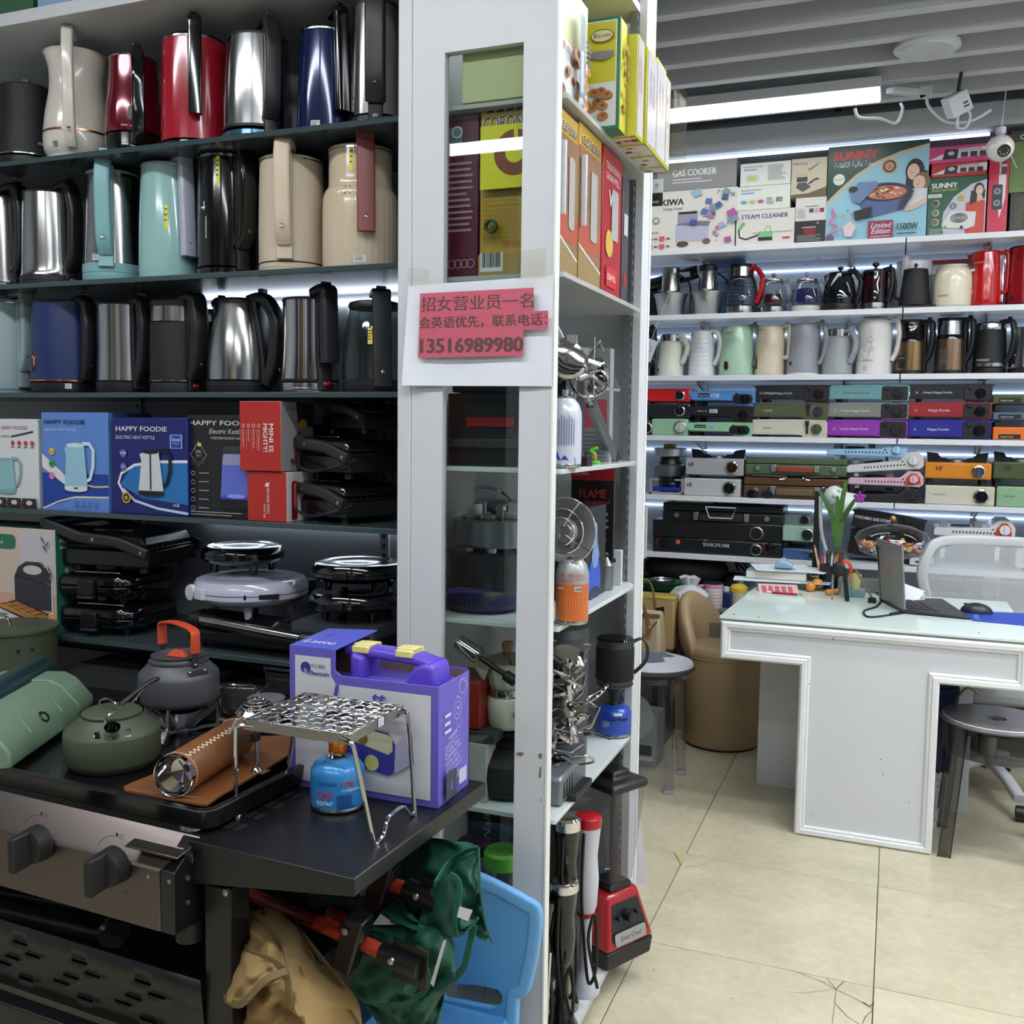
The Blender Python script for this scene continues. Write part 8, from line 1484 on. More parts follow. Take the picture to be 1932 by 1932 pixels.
stove('white gas stove with orange knob plate behind the mesh chair',1762,1916,980,1016,(222,222,222),'S',z0=None,group=G6,panel=(206,84,44),feet=.1,Y=4.96);stove('second white gas stove at the picture edge behind the mesh chair',1918,1990,985,1030,(200,202,206),'S',z0=S6,group=G6,Y=4.96);stove('white stove with turquoise trim low behind the mesh chair',1716,1760,1040,1070,(206,208,212),'S',z0=S6,group=G6,panel=(60,150,180))
# things under the lowest shelf
GU='things stored under the lowest back shelf'
t=thing('travel_mug','pink and white ribbed travel mug with a pink handle behind the desk','mug',(at(1345,1145,Y=4.75).x,4.75,at(1345,1147,Y=4.75).z),group=GU);R=.045
MB(mat((226,216,214),.35)).lathe([(R*.9,0),(R,.006),(R*1.0,.1)],n=30).build('body',t);MB(mat((214,150,190),.35)).lathe([(R,.1),(R*1.04,.104),(R*1.04,.118),(R,.12)],n=30).build('rim_band',t);MB(BLK).lathe([(R*1.02,.118),(R*1.02,.126),(.001,.126)],n=30).build('lid',t);MB(mat((220,150,196),.35)).tube([(-R,-.01,.105),(-R-.025,-.012,.1),(-R-.03,-.012,.06),(-R-.01,-.012,.03),(-R+.005,-.01,.03)],.008,smooth=5).build('handle',t)
for k in range(5):MB(mat((196,120,130),.4)).lathe([(R*1.0,.02+k*.016),(R*1.015,.0215+k*.016),(R*1.0,.023+k*.016)],n=30,cap=(0,0)).build('rib',t)
cz=t.location.z
t,w,dp,h=carton('storage_crate','grey fabric tool bag with buckled strap behind the desk',at(1310,1180,Y=4.7).x,at(1400,1180,Y=4.7).x+.3,4.68,5.2,0.30,cz-.001,mat((104,108,110),.8,0,.1,200),GU);t['category']='bag'
MB(mat((130,132,134),.8)).box(-.09,-.065,-.006,0,h*.2,h*.7).build('strap',t);MB(mat((180,182,186),.3,.6)).box(-.1,-.055,-.009,-.005,h*.18,h*.26).build('buckle',t);MB(BLK).box(-w/2,w/2,-.003,.0,h*.93,h*.97).build('zip',t)
MB(mat((60,62,66),.6)).box(at(1310,1180,Y=4.7).x,.6,4.72,5.2,0,.3).build('low_cabinet');tag(bpy.data.objects['low_cabinet'],'dark low cabinet under the grey tool bag','cabinet')
MB(BLK).box(at(1310,1180,Y=4.7).x+.02,.58,4.715,4.72,.02,.28).build('door',bpy.data.objects['low_cabinet'])
t=thing('plastic_bottle','dark blue carton bottle with white cap beside the pink mug','bottle',(at(1368,1140,Y=4.8).x,4.82,cz),group=GU);MB(mat((34,38,90),.35)).box(-.03,.03,-.03,.03,0,.075).build('body',t,.006);MB(WHITE).lathe([(.016,.075),(.016,.095),(.014,.097)],n=16).build('cap',t)
t=thing('yellow_jar','yellow lidded jar beside the dark blue bottle','jar',(at(1392,1125,Y=4.85).x,4.87,cz),group=GU);MB(mat((206,200,170),.35)).lathe([(.04,0),(.042,.07)],n=24).build('body',t);MB(mat((220,190,60),.35)).lathe([(.044,.07),(.044,.09),(.03,.105),(.001,.11)],n=24).build('lid',t)
t=thing('coffee_pot','steel and black pot with looped black cord under the lowest back shelf','pot',(at(1385,1090,Y=5.05).x,5.06,cz),group=GU);MB(STEEL).lathe([(.06,0),(.062,.005),(.062,.1)],n=30).build('body',t);MB(BLK).lathe([(.064,.1),(.064,.12),(.04,.135),(.001,.14)],n=30).build('lid',t);MB(BLK).tube([(-.06,0,.08),(-.08,0,.15),(-.03,0,.2),(.04,0,.19),(.07,0,.14),(.03,0,.17),(.0,0,.2),(.02,-.02,.15)],.006,smooth=5).build('cord',t)
t=thing('plastic_bag','white printed plastic bag between the handbag and the pink mug','bag',(at(1298,1190,Y=4.6).x,4.62,.52),group=GU)
vs=[];n_,k_=22,12;rnd=random.Random(4)
mb=MB(mat((206,206,210),.35,0,.1,60,bump=.3));pr_=[(.07,0),(.09,.03),(.095,.07),(.085,.11),(.06,.14),(.03,.155),(.045,.19),(.02,.2)]
for r_,z in pr_:
    for i in range(n_):a_=2*PI*i/n_;q=1+rnd.uniform(-.22,.22);vs.append((r_*q*math.cos(a_),r_*.7*q*math.sin(a_),z+rnd.uniform(-.006,.006)))
mb.add(vs,[(j*n_+i,j*n_+(i+1)%n_,(j+1)*n_+(i+1)%n_,(j+1)*n_+i)for j in range(len(pr_)-1)for i in range(n_)]+[tuple(range(n_))[::-1]]);mb.build('bag',t)
for a_,c in((-1.8,(190,90,180)),(-1.3,(206,170,120))):MB(P(*c)).ell((.075*math.cos(a_),.06*math.sin(a_),.11),.012,.008,.012,n=10,k=6).build('printed_flower',t)
MB(mat((120,110,96),.6)).box(at(1298,1190,Y=4.6).x-.12,at(1298,1190,Y=4.6).x+.16,4.52,4.66,.0,.52).build('stool_box');tag(bpy.data.objects['stool_box'],'plain brown carton under the white plastic bag','box',GU);MB(P(150,130,100)).box(at(1298,1190,Y=4.6).x-.1,at(1298,1190,Y=4.6).x+.14,4.585,4.595,.5201,.5208).build('tape',bpy.data.objects['stool_box'])
# handbags
c=at(1225,1290,Y=4.15);t=thing('handbag','beige patterned handbag with tan straps beside the padded chair','handbag',(c.x-.05,4.2,.42));BGH=mat((190,172,140),.5,0,.2,90)
MB(BGH).hexa([(-.14,-.06,0),(.1,-.06,0),(.1,.06,0),(-.14,.06,0),(-.12,-.05,.2),(.085,-.05,.2),(.085,.05,.2),(-.12,.05,.2)]).build('body',t,.012);TAN=mat((130,88,52),.5);MB(TAN).sweep(smoothpath([(-.08,-.062,.15),(-.06,-.07,.25),(.0,-.07,.27),(.045,-.062,.15),(.045,-.064,.1)],5),rrect(.014,.004,.001,1)).build('strap',t);MB(mat((200,170,110),.3,.9)).ell((.045,-.066,.14),.01,.004,.01,n=12,k=6).build('ring',t);MB(TAN).tube([(.08,-.06,.17),(-.02,-.075,.05),(-.1,-.075,-.02)],.004,smooth=4).build('shoulder_strap',t);MB(TAN).box(-.13,.09,-.056,-.05,.185,.2).build('top_band',t)
d=Dec((-.14,-.0555,0));
for i in range(8):
    for j in range(5):d.ring(.03+i*.025,.03+j*.03,.011,.0018,P(160,140,110),n=10)
d.build('pattern',t)
t=thing('tote_bag','gold trimmed tote bag with black bows above the patterned handbag','handbag',(c.x-.08,4.4,.5));MB(mat((176,150,104),.45)).box(-.13,.14,-.05,.05,0,.24).build('body',t,.008);MB(mat((206,190,90),.3,.3)).box(-.132,.142,-.052,.052,.23,.245).build('trim',t,.003);MB(TAN).tube([(-.06,-.05,.23),(-.05,-.05,.3),(.02,-.05,.31),(.05,-.05,.22),(.055,-.052,.14)],.005,smooth=5).build('strap',t)
for x in(-.11,.075):MB(BLK).hexa([(x-.02,-.058,.16),(x+.02,-.058,.15),(x+.02,-.05,.15),(x-.02,-.05,.16),(x-.02,-.058,.19),(x+.02,-.058,.2),(x+.02,-.05,.2),(x-.02,-.05,.19)]).build('bow',t,.003)
MB(mat((84,80,74),.7)).box(c.x-.22,c.x+.05,4.12,4.46,0,.41).build('bag_bench');tag(bpy.data.objects['bag_bench'],'low dark bench under the two handbags','bench');[MB(DARK).box(c.x-.085+s_*.12-.01,c.x-.085+s_*.12+.01,4.115,4.12,0.02,.4).build('leg',bpy.data.objects['bag_bench'])for s_ in(-1,1)]
bpy.data.objects['handbag'].location.z=.412;bpy.data.objects['tote_bag'].location.z=.412
t=thing('green_pan','green basin holding a steel coil hot plate above the handbags','basin',(at(1245,1098,Y=4.75).x,4.78,at(1245,1110,Y=4.78).z),group=GU);MB(mat((30,110,60),.4)).lathe([(.08,0),(.11,.035),(.112,.037),(.1,.03)],n=30).build('basin',t);MB(DARK).lathe([(.07,.03),(.07,.045),(.001,.046)],n=28).build('hot_plate',t);[MB(STEELB).lathe([(r_,.046),(r_+.004,.05),(r_+.008,.046)],n=28,cap=(0,0)).build('coil',t)for r_ in(.02,.035,.05)]
MB(mat((26,27,30),.7)).box(-1.9,-.95,4.72,5.2,0,t.location.z-.002).build('storage_chest');tag(bpy.data.objects['storage_chest'],'dark storage chest under the green basin','chest');MB(DARK).box(-1.85,-1.0,4.715,4.72,.05,t.location.z-.05).build('front_board',bpy.data.objects['storage_chest'])
t=thing('dark_bag','black cloth bag stuffed under the lowest back shelf','bag',(at(1290,1090,Y=5.0).x,5.06,bpy.data.objects['green_pan'].location.z),group=GU);MB(mat((16,16,20),.8,0,.2,40,bump=.3)).ell((0,0,.07),.22,.12,.09,n=26,k=14).build('cloth',t);MB(BLK).tube([(-.06,-.1,.1),(0,-.12,.15),(.06,-.1,.1)],.008,smooth=4).build('strap',t)
t,w,dp,h=carton('appliance_box','grey appliance carton with a small photo on the floor behind the clear stool',at(1185,1350,Y=3.98).x,at(1243,1350,Y=3.98).x,3.95,4.1,0,.22,mat((150,156,162),.45),None);d=front(w);d.ell(w*.2,h*.95,.09,P(176,182,188),.1);d.rr(w*.35,h*.22,w*.85,h*.42,.006,P(70,72,76));d.rr(w*.3,h*.12,w*.9,h*.19,.006,P(206,200,204));d.build('front_print',t)
# ------------------------------------------------------------------ desk
DK=thing('white_desk','white desk with moulded trim, T-shaped front and glass top','desk',(0,0,0))
DW=mat((214,217,222),.4,0,.03,8);DT=mat((232,233,234),.35,0,.03,14);XL,XR,YF=-.555,.425,3.49;DZ=.752
out=[(XL,.60),(-.28,.60),(-.28,0.0),(.165,0.0),(.165,.582),(XR,.582),(XR,.735),(XL,.735)]
MB(DW).prism(out,YF,YF+.03,axis='y').build('front_panel',DK,.001)
tw=.034;n=len(out)
for i in range(n):
    a,b=Vector((*out[i],0)),Vector((*out[(i+1)%n],0));e=(b-a).normalized();nr=Vector((-e.y,e.x,0))
    if i==6:nr=Vector((0,-1,0))
    # inner side test
    mid=(a+b)/2+nr*.01
    inside=False;j=n-1
    for k in range(n):
        (xi,zi),(xj,zj)=out[k],out[j]
        if(zi>mid.y)!=(zj>mid.y)and mid.x<(xj-xi)*(mid.y-zi)/(zj-zi)+xi:inside=not inside
        j=k
    if not inside:nr=-nr
    p0,p1=a+nr*tw/2,b+nr*tw/2
    def cv(p_,n_): # miter: convex corners shorten, reflex corners extend
        return p_
    sec=[(-tw/2,0),(-tw/2,-.008),(-tw*.28,-.016),(tw*.1,-.015),(tw*.22,-.008),(tw*.34,-.01),(tw/2,-.006),(tw/2,0)]
    vs=[]
    for q,(pt,prev,nxt)in enumerate(((a,out[i-1],out[(i+1)%n]),(b,out[i],out[(i+2)%n]))):
        e2=(Vector((*nxt,0))-pt).normalized()if q else(pt-Vector((*prev,0))).normalized();cr_=(e.cross(e2)).z if q else(e2.cross(e)).z
        s_=1 if cr_>0 else-1 # counter-clockwise outline: left turn is convex
        for u,y in sec:
            off=(u+tw/2)*s_
            pos=pt+nr*(u+tw/2)+(e*-off if q else e*off)
            vs.append((pos.x,YF+y,pos.y))
    k=len(sec);MB(DT).add(vs,[(j,(j+1)%k,k+(j+1)%k,k+j)for j in range(k)]+[tuple(range(k))[::-1],tuple(range(k,2*k))]).build('trim_moulding',DK,ang=30)
MB(DW).box(-.467,.3,3.93,3.95,0,.7).build('rear_panel',DK,.001);MB(DW).box(XL,XL+.03,YF+.03,4.2,.60,.735).build('side_apron',DK);MB(DW).box(XR-.03,XR,YF+.03,4.2,.60,.735).build('side_apron',DK)
MB(DW).prism([(XL,YF+.0),(XR,YF+.0),(XR,4.25),(XL+.03,4.25)],.735,.742,axis='z').build('top_board',DK)
MB(mat((222,236,229),.05,0,.02,6)).prism([(XL-.005,YF-.012),(XR+.004,YF-.012),(XR+.004,4.26),(XL+.025,4.26)],.7425,DZ,axis='z').build('glass_top',DK,.0012)
d=Dec((0,YF-.0165,0));sc_=P(90,88,84)
for x,y in((1385,1158),(1433,1164),(1572,1205),(1662,1432),(1666,1460),(1715,1512),(1534,1538),(1527,1290),(1847,1193),(1734,1198)):p=at(x,y,Y=YF-.01);d.ell(p.x,p.z,.0025 if x!=1385 else .005,sc_,.0016 if x!=1572 else .004,8);d.k=0
d.build('paint_nick',DK)['kind']='stuff'
def dz(x,y):p=at(x,y,Z=DZ);return p
# books and papers
GBK='books and papers on the desk'
p=dz(1470,1112);book('thick cream paged book lying under the teal book on the desk',p.x+.03,p.y+.05,DZ,.27,.2,.03,(206,196,160),.12,group=GBK);book('teal covered book on top of the cream paged book',p.x-.02,p.y+.05,DZ+.031,.25,.18,.036,(120,160,166),-.03,group=GBK)
t=thing('paper_sheets','loose white sheets with blue writing on the teal book','paper',(p.x+.02,p.y+.12,DZ+.069),group=GBK);
for k,(x,y,r_)in enumerate(((0,0,.1),(.05,.02,-.2),(-.03,.03,.3))):MB(mat((220,226,232),.6)).box(-.12,.12,-.08,.08,.0015*k,.0015*k+.0008).build('sheet',t,loc=(x,y,0),rot=(.02*k,0,r_))
d=Dec((-.05,-.05,.0045),(1,0,0),(0,1,0));d.lines(0,.06,.09,5,.014,P(90,110,180));d.build('handwriting',t)
t=thing('paper_sheets','white papers sticking out between the two books','paper',(p.x-.02,p.y+.02,DZ+.0305),group=GBK);MB(mat((226,230,236),.6)).box(-.17,.2,-.03,.1,-.0004,.0002).build('sheet',t,rot=.1);MB(P(170,206,226)).box(.1,.22,-.02,.1,.0003,.0005).build('blue_sheet',t)
t=thing('tape_dispenser','pale blue tape dispenser on the loose papers','tape dispenser',(p.x-.0+at(1475,1065,Y=p.y+.062).x-p.x,p.y+.12,DZ+.0745));MB(mat((150,182,200),.35)).prism([(-.035,0),(.04,0),(.042,.016),(.02,.03),(-.01,.034),(-.03,.02)],-.025,.025,axis='y').build('body',t,.006);MB(mat((170,196,210),.35)).lathe([(.014,-.012),(.014,.012)],c=(.0,0,.03),n=18,axis='y').build('tape_roll',t)
t=thing('calculator','pink calculator propped against the books on the desk','calculator',(dz(1468,1116).x,dz(1468,1116).y,DZ),rot=(.18,0,.2));MB(mat((226,190,188),.4)).hexa([(-.08,-.05,0),(.08,-.05,0),(.08,.05,-.012),(-.08,.05,-.012),(-.08,-.05,.008),(.08,-.05,.008),(.08,.05,.016),(-.08,.05,.016)]).build('body',t,.003)
for i in range(5):
    for j in range(4):MB(mat((206,110,120),.4)).box(-.065+i*.026,-.048+i*.026,-.042+j*.017,-.031+j*.017,.008+j*.0013,.0125+j*.0013).build('key',t)
t=thing('ballpoint_pen','red pen lying in front of the calculator','pen',(dz(1480,1122).x,dz(1480,1122).y,DZ+.005),-.12);MB(mat((160,30,40),.3)).tube([(-.05,0,0),(.05,0,0)],.0045,n=10).build('barrel',t);MB(CHROME).tube([(.05,0,0),(.068,0,0)],.003,n=8).build('tip',t);MB(mat((220,222,226),.3)).tube([(-.07,0,0),(-.05,0,0)],.0047,n=10).build('cap',t)
OFR=mat((226,140,50),.45,0,.08,120,bump=.1);GLV=mat((60,110,50),.5)
def fruit(label,x,y,r,group='oranges on the desk',e=1.0,Zb=DZ):
    c=dz(x,y);t=thing('small_orange',label,'orange',(c.x,c.y,Zb),group=group);MB(OFR).ell((0,0,r),r*e,r,r,n=20,k=12).build('fruit',t);MB(GLV).ell((r*e*.9,0,r*1.1),.003,.003,.002,n=8,k=5).build('stem_end',t)
fruit('larger orange leaning between the books and the pen cup',1542,1113,.024);fruit('darker orange tucked in front of the books',1529,1116,.02);fruit('oval kumquat nearer the pen cup',1564,1123,.0125,'kumquats before the pen cup',1.25);fruit('oval kumquat nearer the laptop',1578,1122,.0125,'kumquats before the pen cup',1.25)
c=dz(1556,1112);t=thing('pen_cup','black round pen cup full of pens on the desk','cup',(c.x+.01,c.y+.04,DZ));PCX,PCY=c.x+.01,c.y+.04
MB(mat((34,35,38),.5)).lathe([(.036,0),(.037,.002),(.037,.1),(.034,.1),(.034,.01)],n=32,cap=(1,1)).build('cup',t)
for k in range(3):MB(DARK).lathe([(.0371,.03+.02*k),(.0376,.031+.02*k),(.0371,.032+.02*k)],n=32,cap=(0,0)).build('groove',t)
for k,(c_,x,y,l)in enumerate((((226,180,120),-.024,0,.16),((190,30,40),-.012,-.012,.13),((40,40,46),-.004,.01,.135),((220,222,226),.006,-.014,.13),((236,100,50),.016,-.008,.135),((60,70,140),-.018,.012,.14),((206,206,210),.012,.012,.12))):
    o=thing('pen',('tan wooden stick','dark red pen','black pen','white pen','orange marker','blue pen','pale grey pen')[k]+' standing in the black pen cup','pen',(PCX+x,PCY+y,DZ+.012),group='pens in the cup',rot=(y*3,x*9,0));MB(mat(c_,.35)).tube([(0,0,0),(0,0,l)],.0042,n=9).build('barrel',o);MB(mat(tuple(v*.7 for v in c_),.35)).tube([(0,0,l),(0,0,l+.012)],.003,n=8).build('cap',o)
# lamp
p=dz(1530,1105);t=thing('desk_lamp','desk lamp with black post and white cone shade behind the books','lamp',(p.x,p.y+.2,DZ));top=at(1530,935,Y=p.y+.2).z-DZ
MB(BLK).lathe([(.06,0),(.06,.012),(.02,.016)],n=28).build('base',t);MB(BLK).box(-.013,.013,-.008,.008,.012,top+.02).build('post',t,.002);MB(WHITE).tube([(.012,-.006,top),(.02,-.01,top*.6),(.045,-.012,top*.35),(.05,-.01,top*.3)],.008,n=8,smooth=5).build('cable',t)
sh_=MB(mat((206,222,212),.35)).lathe([(.02,.06),(.034,.05),(.045,.02),(.045,0),(.075,-.045),(.078,-.05),(.07,-.045),(.04,-.002)],n=32).build('shade',t,loc=(.085,-.02,top-.01),rot=(.35,-.75,0));MB(mat((180,200,190),.4)).lathe([(.046,.004),(.047,.006),(.047,.012),(.046,.014)],n=32,cap=(0,0)).build('shade_ring',sh_)
for k in range(8):MB(mat((150,170,160),.4)).box(.04,.044,-.004,.004,.025,.042).build('vent',sh_,rot=k*PI/4)
MB(CHROME).tube([(0,0,top),(.02,-.005,top+.035),(.05,-.015,top+.02)],.005,smooth=4).build('arm',t)
# orchid
c=at(1578,1060,Y=p.y+.06);vz=DZ;t=thing('orchid_plant','orchid with long green leaves and a purple flower in a clear vase','plant',(c.x,p.y+.06,DZ));LF=mat((74,116,52),.4,0,.15,40,coat=.1)
zt_=at(1578,1012,Y=p.y+.06).z-DZ
MB(PLEX).lathe([(.03,0),(.033,.004),(.036,zt_),(.035,zt_)],n=26,cap=(1,0)).build('vase',t);MB(mat((90,84,60),.8)).lathe([(.03,.01),(.032,zt_*.7)],n=20).build('soil',t)
for tx,ty,bend in((1545,925,-.02),(1580,935,.0),(1597,905,.02),(1615,940,.05),(1600,965,.04),(1562,960,-.03)):
    q=at(tx,ty,Y=p.y+.06-abs(bend));e=Vector((q.x-c.x,-abs(bend),q.z-DZ));pts=smoothpath([(0,0,zt_*.6),(e.x*.25,0,zt_+(e.z-zt_)*.35),(e.x*.65,e.y*.5,zt_+(e.z-zt_)*.75),tuple(e)],5)
    nn=len(pts);MB(LF).sweep(pts,[(.01,0),(.005,.002),(0,.001),(-.005,.002),(-.01,0),(0,-.001)],scale=[.5+.6*math.sin(PI*min(.98,(k+2)/(nn+1)))if k<nn-1 else .08 for k in range(nn)]).build('leaf',t)
q=at(1622,938,Y=p.y+.06);st_=MB(mat((96,130,70),.5)).tube([(0,0,zt_),(.01,0,zt_+.08),(q.x-c.x,0,q.z-DZ)],.002,smooth=5).build('stem',t)
for k in range(5):a=k*1.256+.3;MB(mat((150,40,150),.5)).ell((q.x-c.x+.012*math.cos(a),-.004,q.z-DZ+.012*math.sin(a)),.011*abs(math.cos(a))+.005,.003,.011*abs(math.sin(a))+.005,n=12,k=8).build('petal',t)
# candy bowl
c=at(1680,1095,Y=4.2);t=thing('candy_dish','clear glass pedestal dish with lid full of wrapped candy','dish',(c.x,4.2,DZ));zb_=at(1680,1052,Y=4.2).z-DZ;zr=at(1680,1018,Y=4.2).z-DZ;R=60*4.35/F
MB(PLEX).lathe([(.05,0),(.05,.006),(.02,.02),(.018,zb_-.01),(.06,zb_),(R*.85,zb_+.02),(R,zr),(R*1.02,zr+.004)],n=40,cap=(1,0)).build('bowl',t);MB(PLEX).lathe([(R*1.0,zr+.005),(R*.9,zr+.03),(R*.5,zr+.055),(.015,zr+.064),(.015,zr+.075),(.001,zr+.08)],n=40,cap=(0,0)).build('lid',t);MB(mat((190,160,80),.3,.8)).ell((0,0,zr+.085),.012,.012,.012,n=14,k=8).build('lid_knob',t)
rnd=random.Random(12)
cc=[(206,120,60),(190,50,50),(226,200,80),(226,222,216),(214,150,160),(170,110,70)]
for k in range(46):
    a,r_=rnd.uniform(0,6.28),R*.8*rnd.uniform(0,1)**.5;o=thing('wrapped_candy','wrapped candy heaped in the clear pedestal dish','candy',(c.x+r_*math.cos(a),4.2+r_*math.sin(a),DZ+zb_+.03+rnd.uniform(0,.03)),group='candies in the dish',rot=(rnd.uniform(-.6,.6),rnd.uniform(-.6,.6),a));ci=rnd.choice(cc);m_=mat(ci,.25,0,.1,200);o['label']=dict(zip(cc,('orange','red','yellow','white','pink','brown')))[ci]+' wrapped candy heaped in the clear pedestal dish';MB(m_).ell((0,0,0),.014,.009,.008,n=10,k=6).build('sweet',o);MB(m_).lathe([(.002,.012),(.009,.022)],n=6,axis='x',cap=(0,0)).lathe([(.009,-.022),(.002,-.012)],n=6,axis='x',cap=(0,0)).build('wrapper_ends',o)
# desk clutter
def small(name,label,cat,x,y,Y,f,group='small things on the desk'):
    c=at(x,y,Y=Y);t=thing(name,label,cat,(c.x,Y,DZ),group=group);f(t);return t
yb_=p.y+.02
small('grey_box','flat grey box lying behind the laptop','box',1622,1105,dz(1622,1118).y+.02,lambda t:(MB(mat((120,124,126),.6)).box(-.085,.085,0,.06,0,.05).build('carton',t,.003),MB(mat((150,152,154),.6)).box(-.08,.08,.005,.055,.05,.052).build('lid',t)))
small('plastic_cup','pale yellow plastic cup on the desk behind the grey box','cup',1614,1070,4.14,lambda t:(MB(mat((206,200,130),.4)).lathe([(.02,.03),(.026,.09)],n=20,cap=(1,0)).build('cup',t),MB(mat((120,150,150),.5)).box(-.04,.04,-.03,.03,0,.03).build('saucer',t,.004)))
small('eraser_box','teal and brown small box beside the yellow cup','box',1598,1080,4.1,lambda t:(MB(mat((110,150,146),.5)).box(-.018,.018,-.02,.02,0,.06).build('body',t,.002),MB(mat((150,110,100),.5)).box(-.018,.018,-.02,.02,.06,.08).build('lid',t,.002)))
small('pliers','orange handled pliers standing beside the orchid vase','pliers',1600,1060,4.16,lambda t:(MB(mat((226,84,44),.4)).tube([(-.01,0,.14),(.01,-.005,.12),(.012,-.005,.08),(0,0,.05)],.007,smooth=5).tube([(-.015,0,.14),(-.018,.0,.1),(-.002,0,.05)],.006,smooth=5).build('handles',t),MB(STEEL).box(-.006,.006,-.004,.004,0,.05).build('jaw',t)))
small('scissors','black scissors standing handle up beside the pen cup','scissors',1580,1080,4.0,lambda t:(MB(BLK).tube([(-.02,0,.11),(-.005,0,.14),(.02,0,.13),(.03,0,.08),(.04,0,.0)],.009,smooth=5).build('handle',t),MB(STEEL).box(-.02,-.012,-.001,.001,0,.1).build('blade',t)))
small('letter_opener','brass letter opener leaning beside the laptop','letter opener',1640,1075,4.0,lambda t:(MB(mat((150,130,90),.35,.6)).sweep([(.015,0,.02),(-.05,.02,.12)],rrect(.008,.004,.001,1)).build('blade',t),MB(BLK).box(.0,.03,-.01,.01,0,.02).build('stand',t)))
small('microphone','black pen microphone standing behind the laptop','microphone',1663,1045,4.05,lambda t:(MB(BLK).tube([(.01,0,0),(0,0,.12),(-.012,0,.2)],.006,smooth=4).build('stem',t),MB(BLK).ell((-.014,0,.208),.009,.009,.011,n=12,k=8).build('head',t)))
small('crumpled_papers','crumpled receipts between the laptop and the mesh chair','paper',1715,1110,4.1,lambda t:[MB(mat((220,224,230),.6)).box(-.05,.05,-.04,.04,k*.012,k*.012+.001).build('sheet',t,rot=(.1*k,-.15*k,.4*k))for k in range(4)])
# laptop
P1,P2,P3,P4=dz(1658,1133),dz(1706,1158),dz(1832,1170),dz(1778,1134)
t=thing('laptop','open silver laptop seen from the back with a black keyboard deck','laptop',(0,0,0));LPM=mat((150,150,148),.35,.5,.03)
def up(v,z):return(v.x,v.y,z)
MB(mat((40,42,46),.4)).hexa([up(P1,DZ+.003),up(P2,DZ+.003),up(P3,DZ+.003),up(P4,DZ+.003),up(P1,DZ+.016),up(P2,DZ+.016),up(P3,DZ+.010),up(P4,DZ+.010)]).build('deck',t,.002)
th_=at(1650,1020,Y=P1.y).z;e=(P2-P1);nn_=Vector((e.y,-e.x,0)).normalized()
lean=nn_*-.02 if nn_.x>0 else nn_*.02
A_,B2=Vector(up(P1,DZ+.012)),Vector(up(P2,DZ+.012));hh_=th_-DZ
T1,T2=A_+Vector((lean.x,lean.y,hh_)),B2+Vector((lean.x,lean.y,hh_));of=-lean.normalized()*.006
MB(LPM).hexa([tuple(A_),tuple(B2),tuple(B2+of),tuple(A_+of),tuple(T1),tuple(T2),tuple(T2+of),tuple(T1+of)]).build('lid',t,.0015)
for k in range(4):
    a,b=.12+.12*k,.19+.12*k
    q_=[P1.lerp(P4,a).lerp(P2.lerp(P3,a),.1),P1.lerp(P4,a).lerp(P2.lerp(P3,a),.9),P1.lerp(P4,b).lerp(P2.lerp(P3,b),.9),P1.lerp(P4,b).lerp(P2.lerp(P3,b),.1)]
    MB(mat((16,16,18),.5)).hexa([up(v,DZ+.0148-.006*a)for v in q_]+[up(v,DZ+.0172-.006*a)for v in q_]).build('key_row',t,.0005)
cD=(A_+B2)/2+Vector((lean.x*.5,lean.y*.5,hh_*.5));eu=e.normalized()
d=Dec(cD,eu,Vector((lean.x,lean.y,hh_)).normalized(),.0008);
if d.n.dot(-cD+Vector((0,0,H)))<0:d.n=-d.n
d.ring(0,0,.014,.0014,P(60));d.line([(-.006,-.006),(0,.006),(.005,-.005)],.0012,P(60));d.build('lid_logo',t)
t2=thing('charger_cable','black charger cable looping from the laptop across the glass','cable',(0,0,0));pts=[dz(x,y)for x,y in((1653,1120),(1664,1128),(1655,1145),(1630,1155),(1640,1166),(1680,1162),(1718,1156))];MB(BLK).tube([up(v,DZ+.004)for v in pts],.0035,n=7,smooth=6).build('cord',t2);q1,q2=dz(1680,1162),dz(1702,1158);MB(BLK).tube([up(q1,DZ+.006),up(q2,DZ+.006)],.006,n=8).build('plug',t2)
pts=[dz(x,y)for x,y in((1803,1152),(1836,1172),(1932,1181),(1940,1158))]
t=thing('mouse_mat','royal blue printed mat under the black mouse','mat',(0,0,0));MB(mat((34,70,176),.5)).prism([(v.x,v.y)for v in pts],DZ+.0003,DZ+.0018,axis='z').build('pad',t)
d=Dec((pts[0].x+.05,pts[1].y+.0,DZ+.0018),(1,0,0),(0,1,0));d.text('JET-FILTER',.02,.03,.02,P(200,210,236),rot=PI/2);d.build('lettering',t)
c=dz(1842,1158);t=thing('computer_mouse','black wireless mouse on the blue mat','mouse',(c.x,c.y,DZ+.002),-.1);MB(mat((28,32,46),.35)).ell((0,.015,0),.056,.034,.036,n=26,k=8,z0=0,z1=1).build('body',t);MB(BLK).box(-.045,-.02,.012,.018,.026,.032).build('wheel',t,.002)
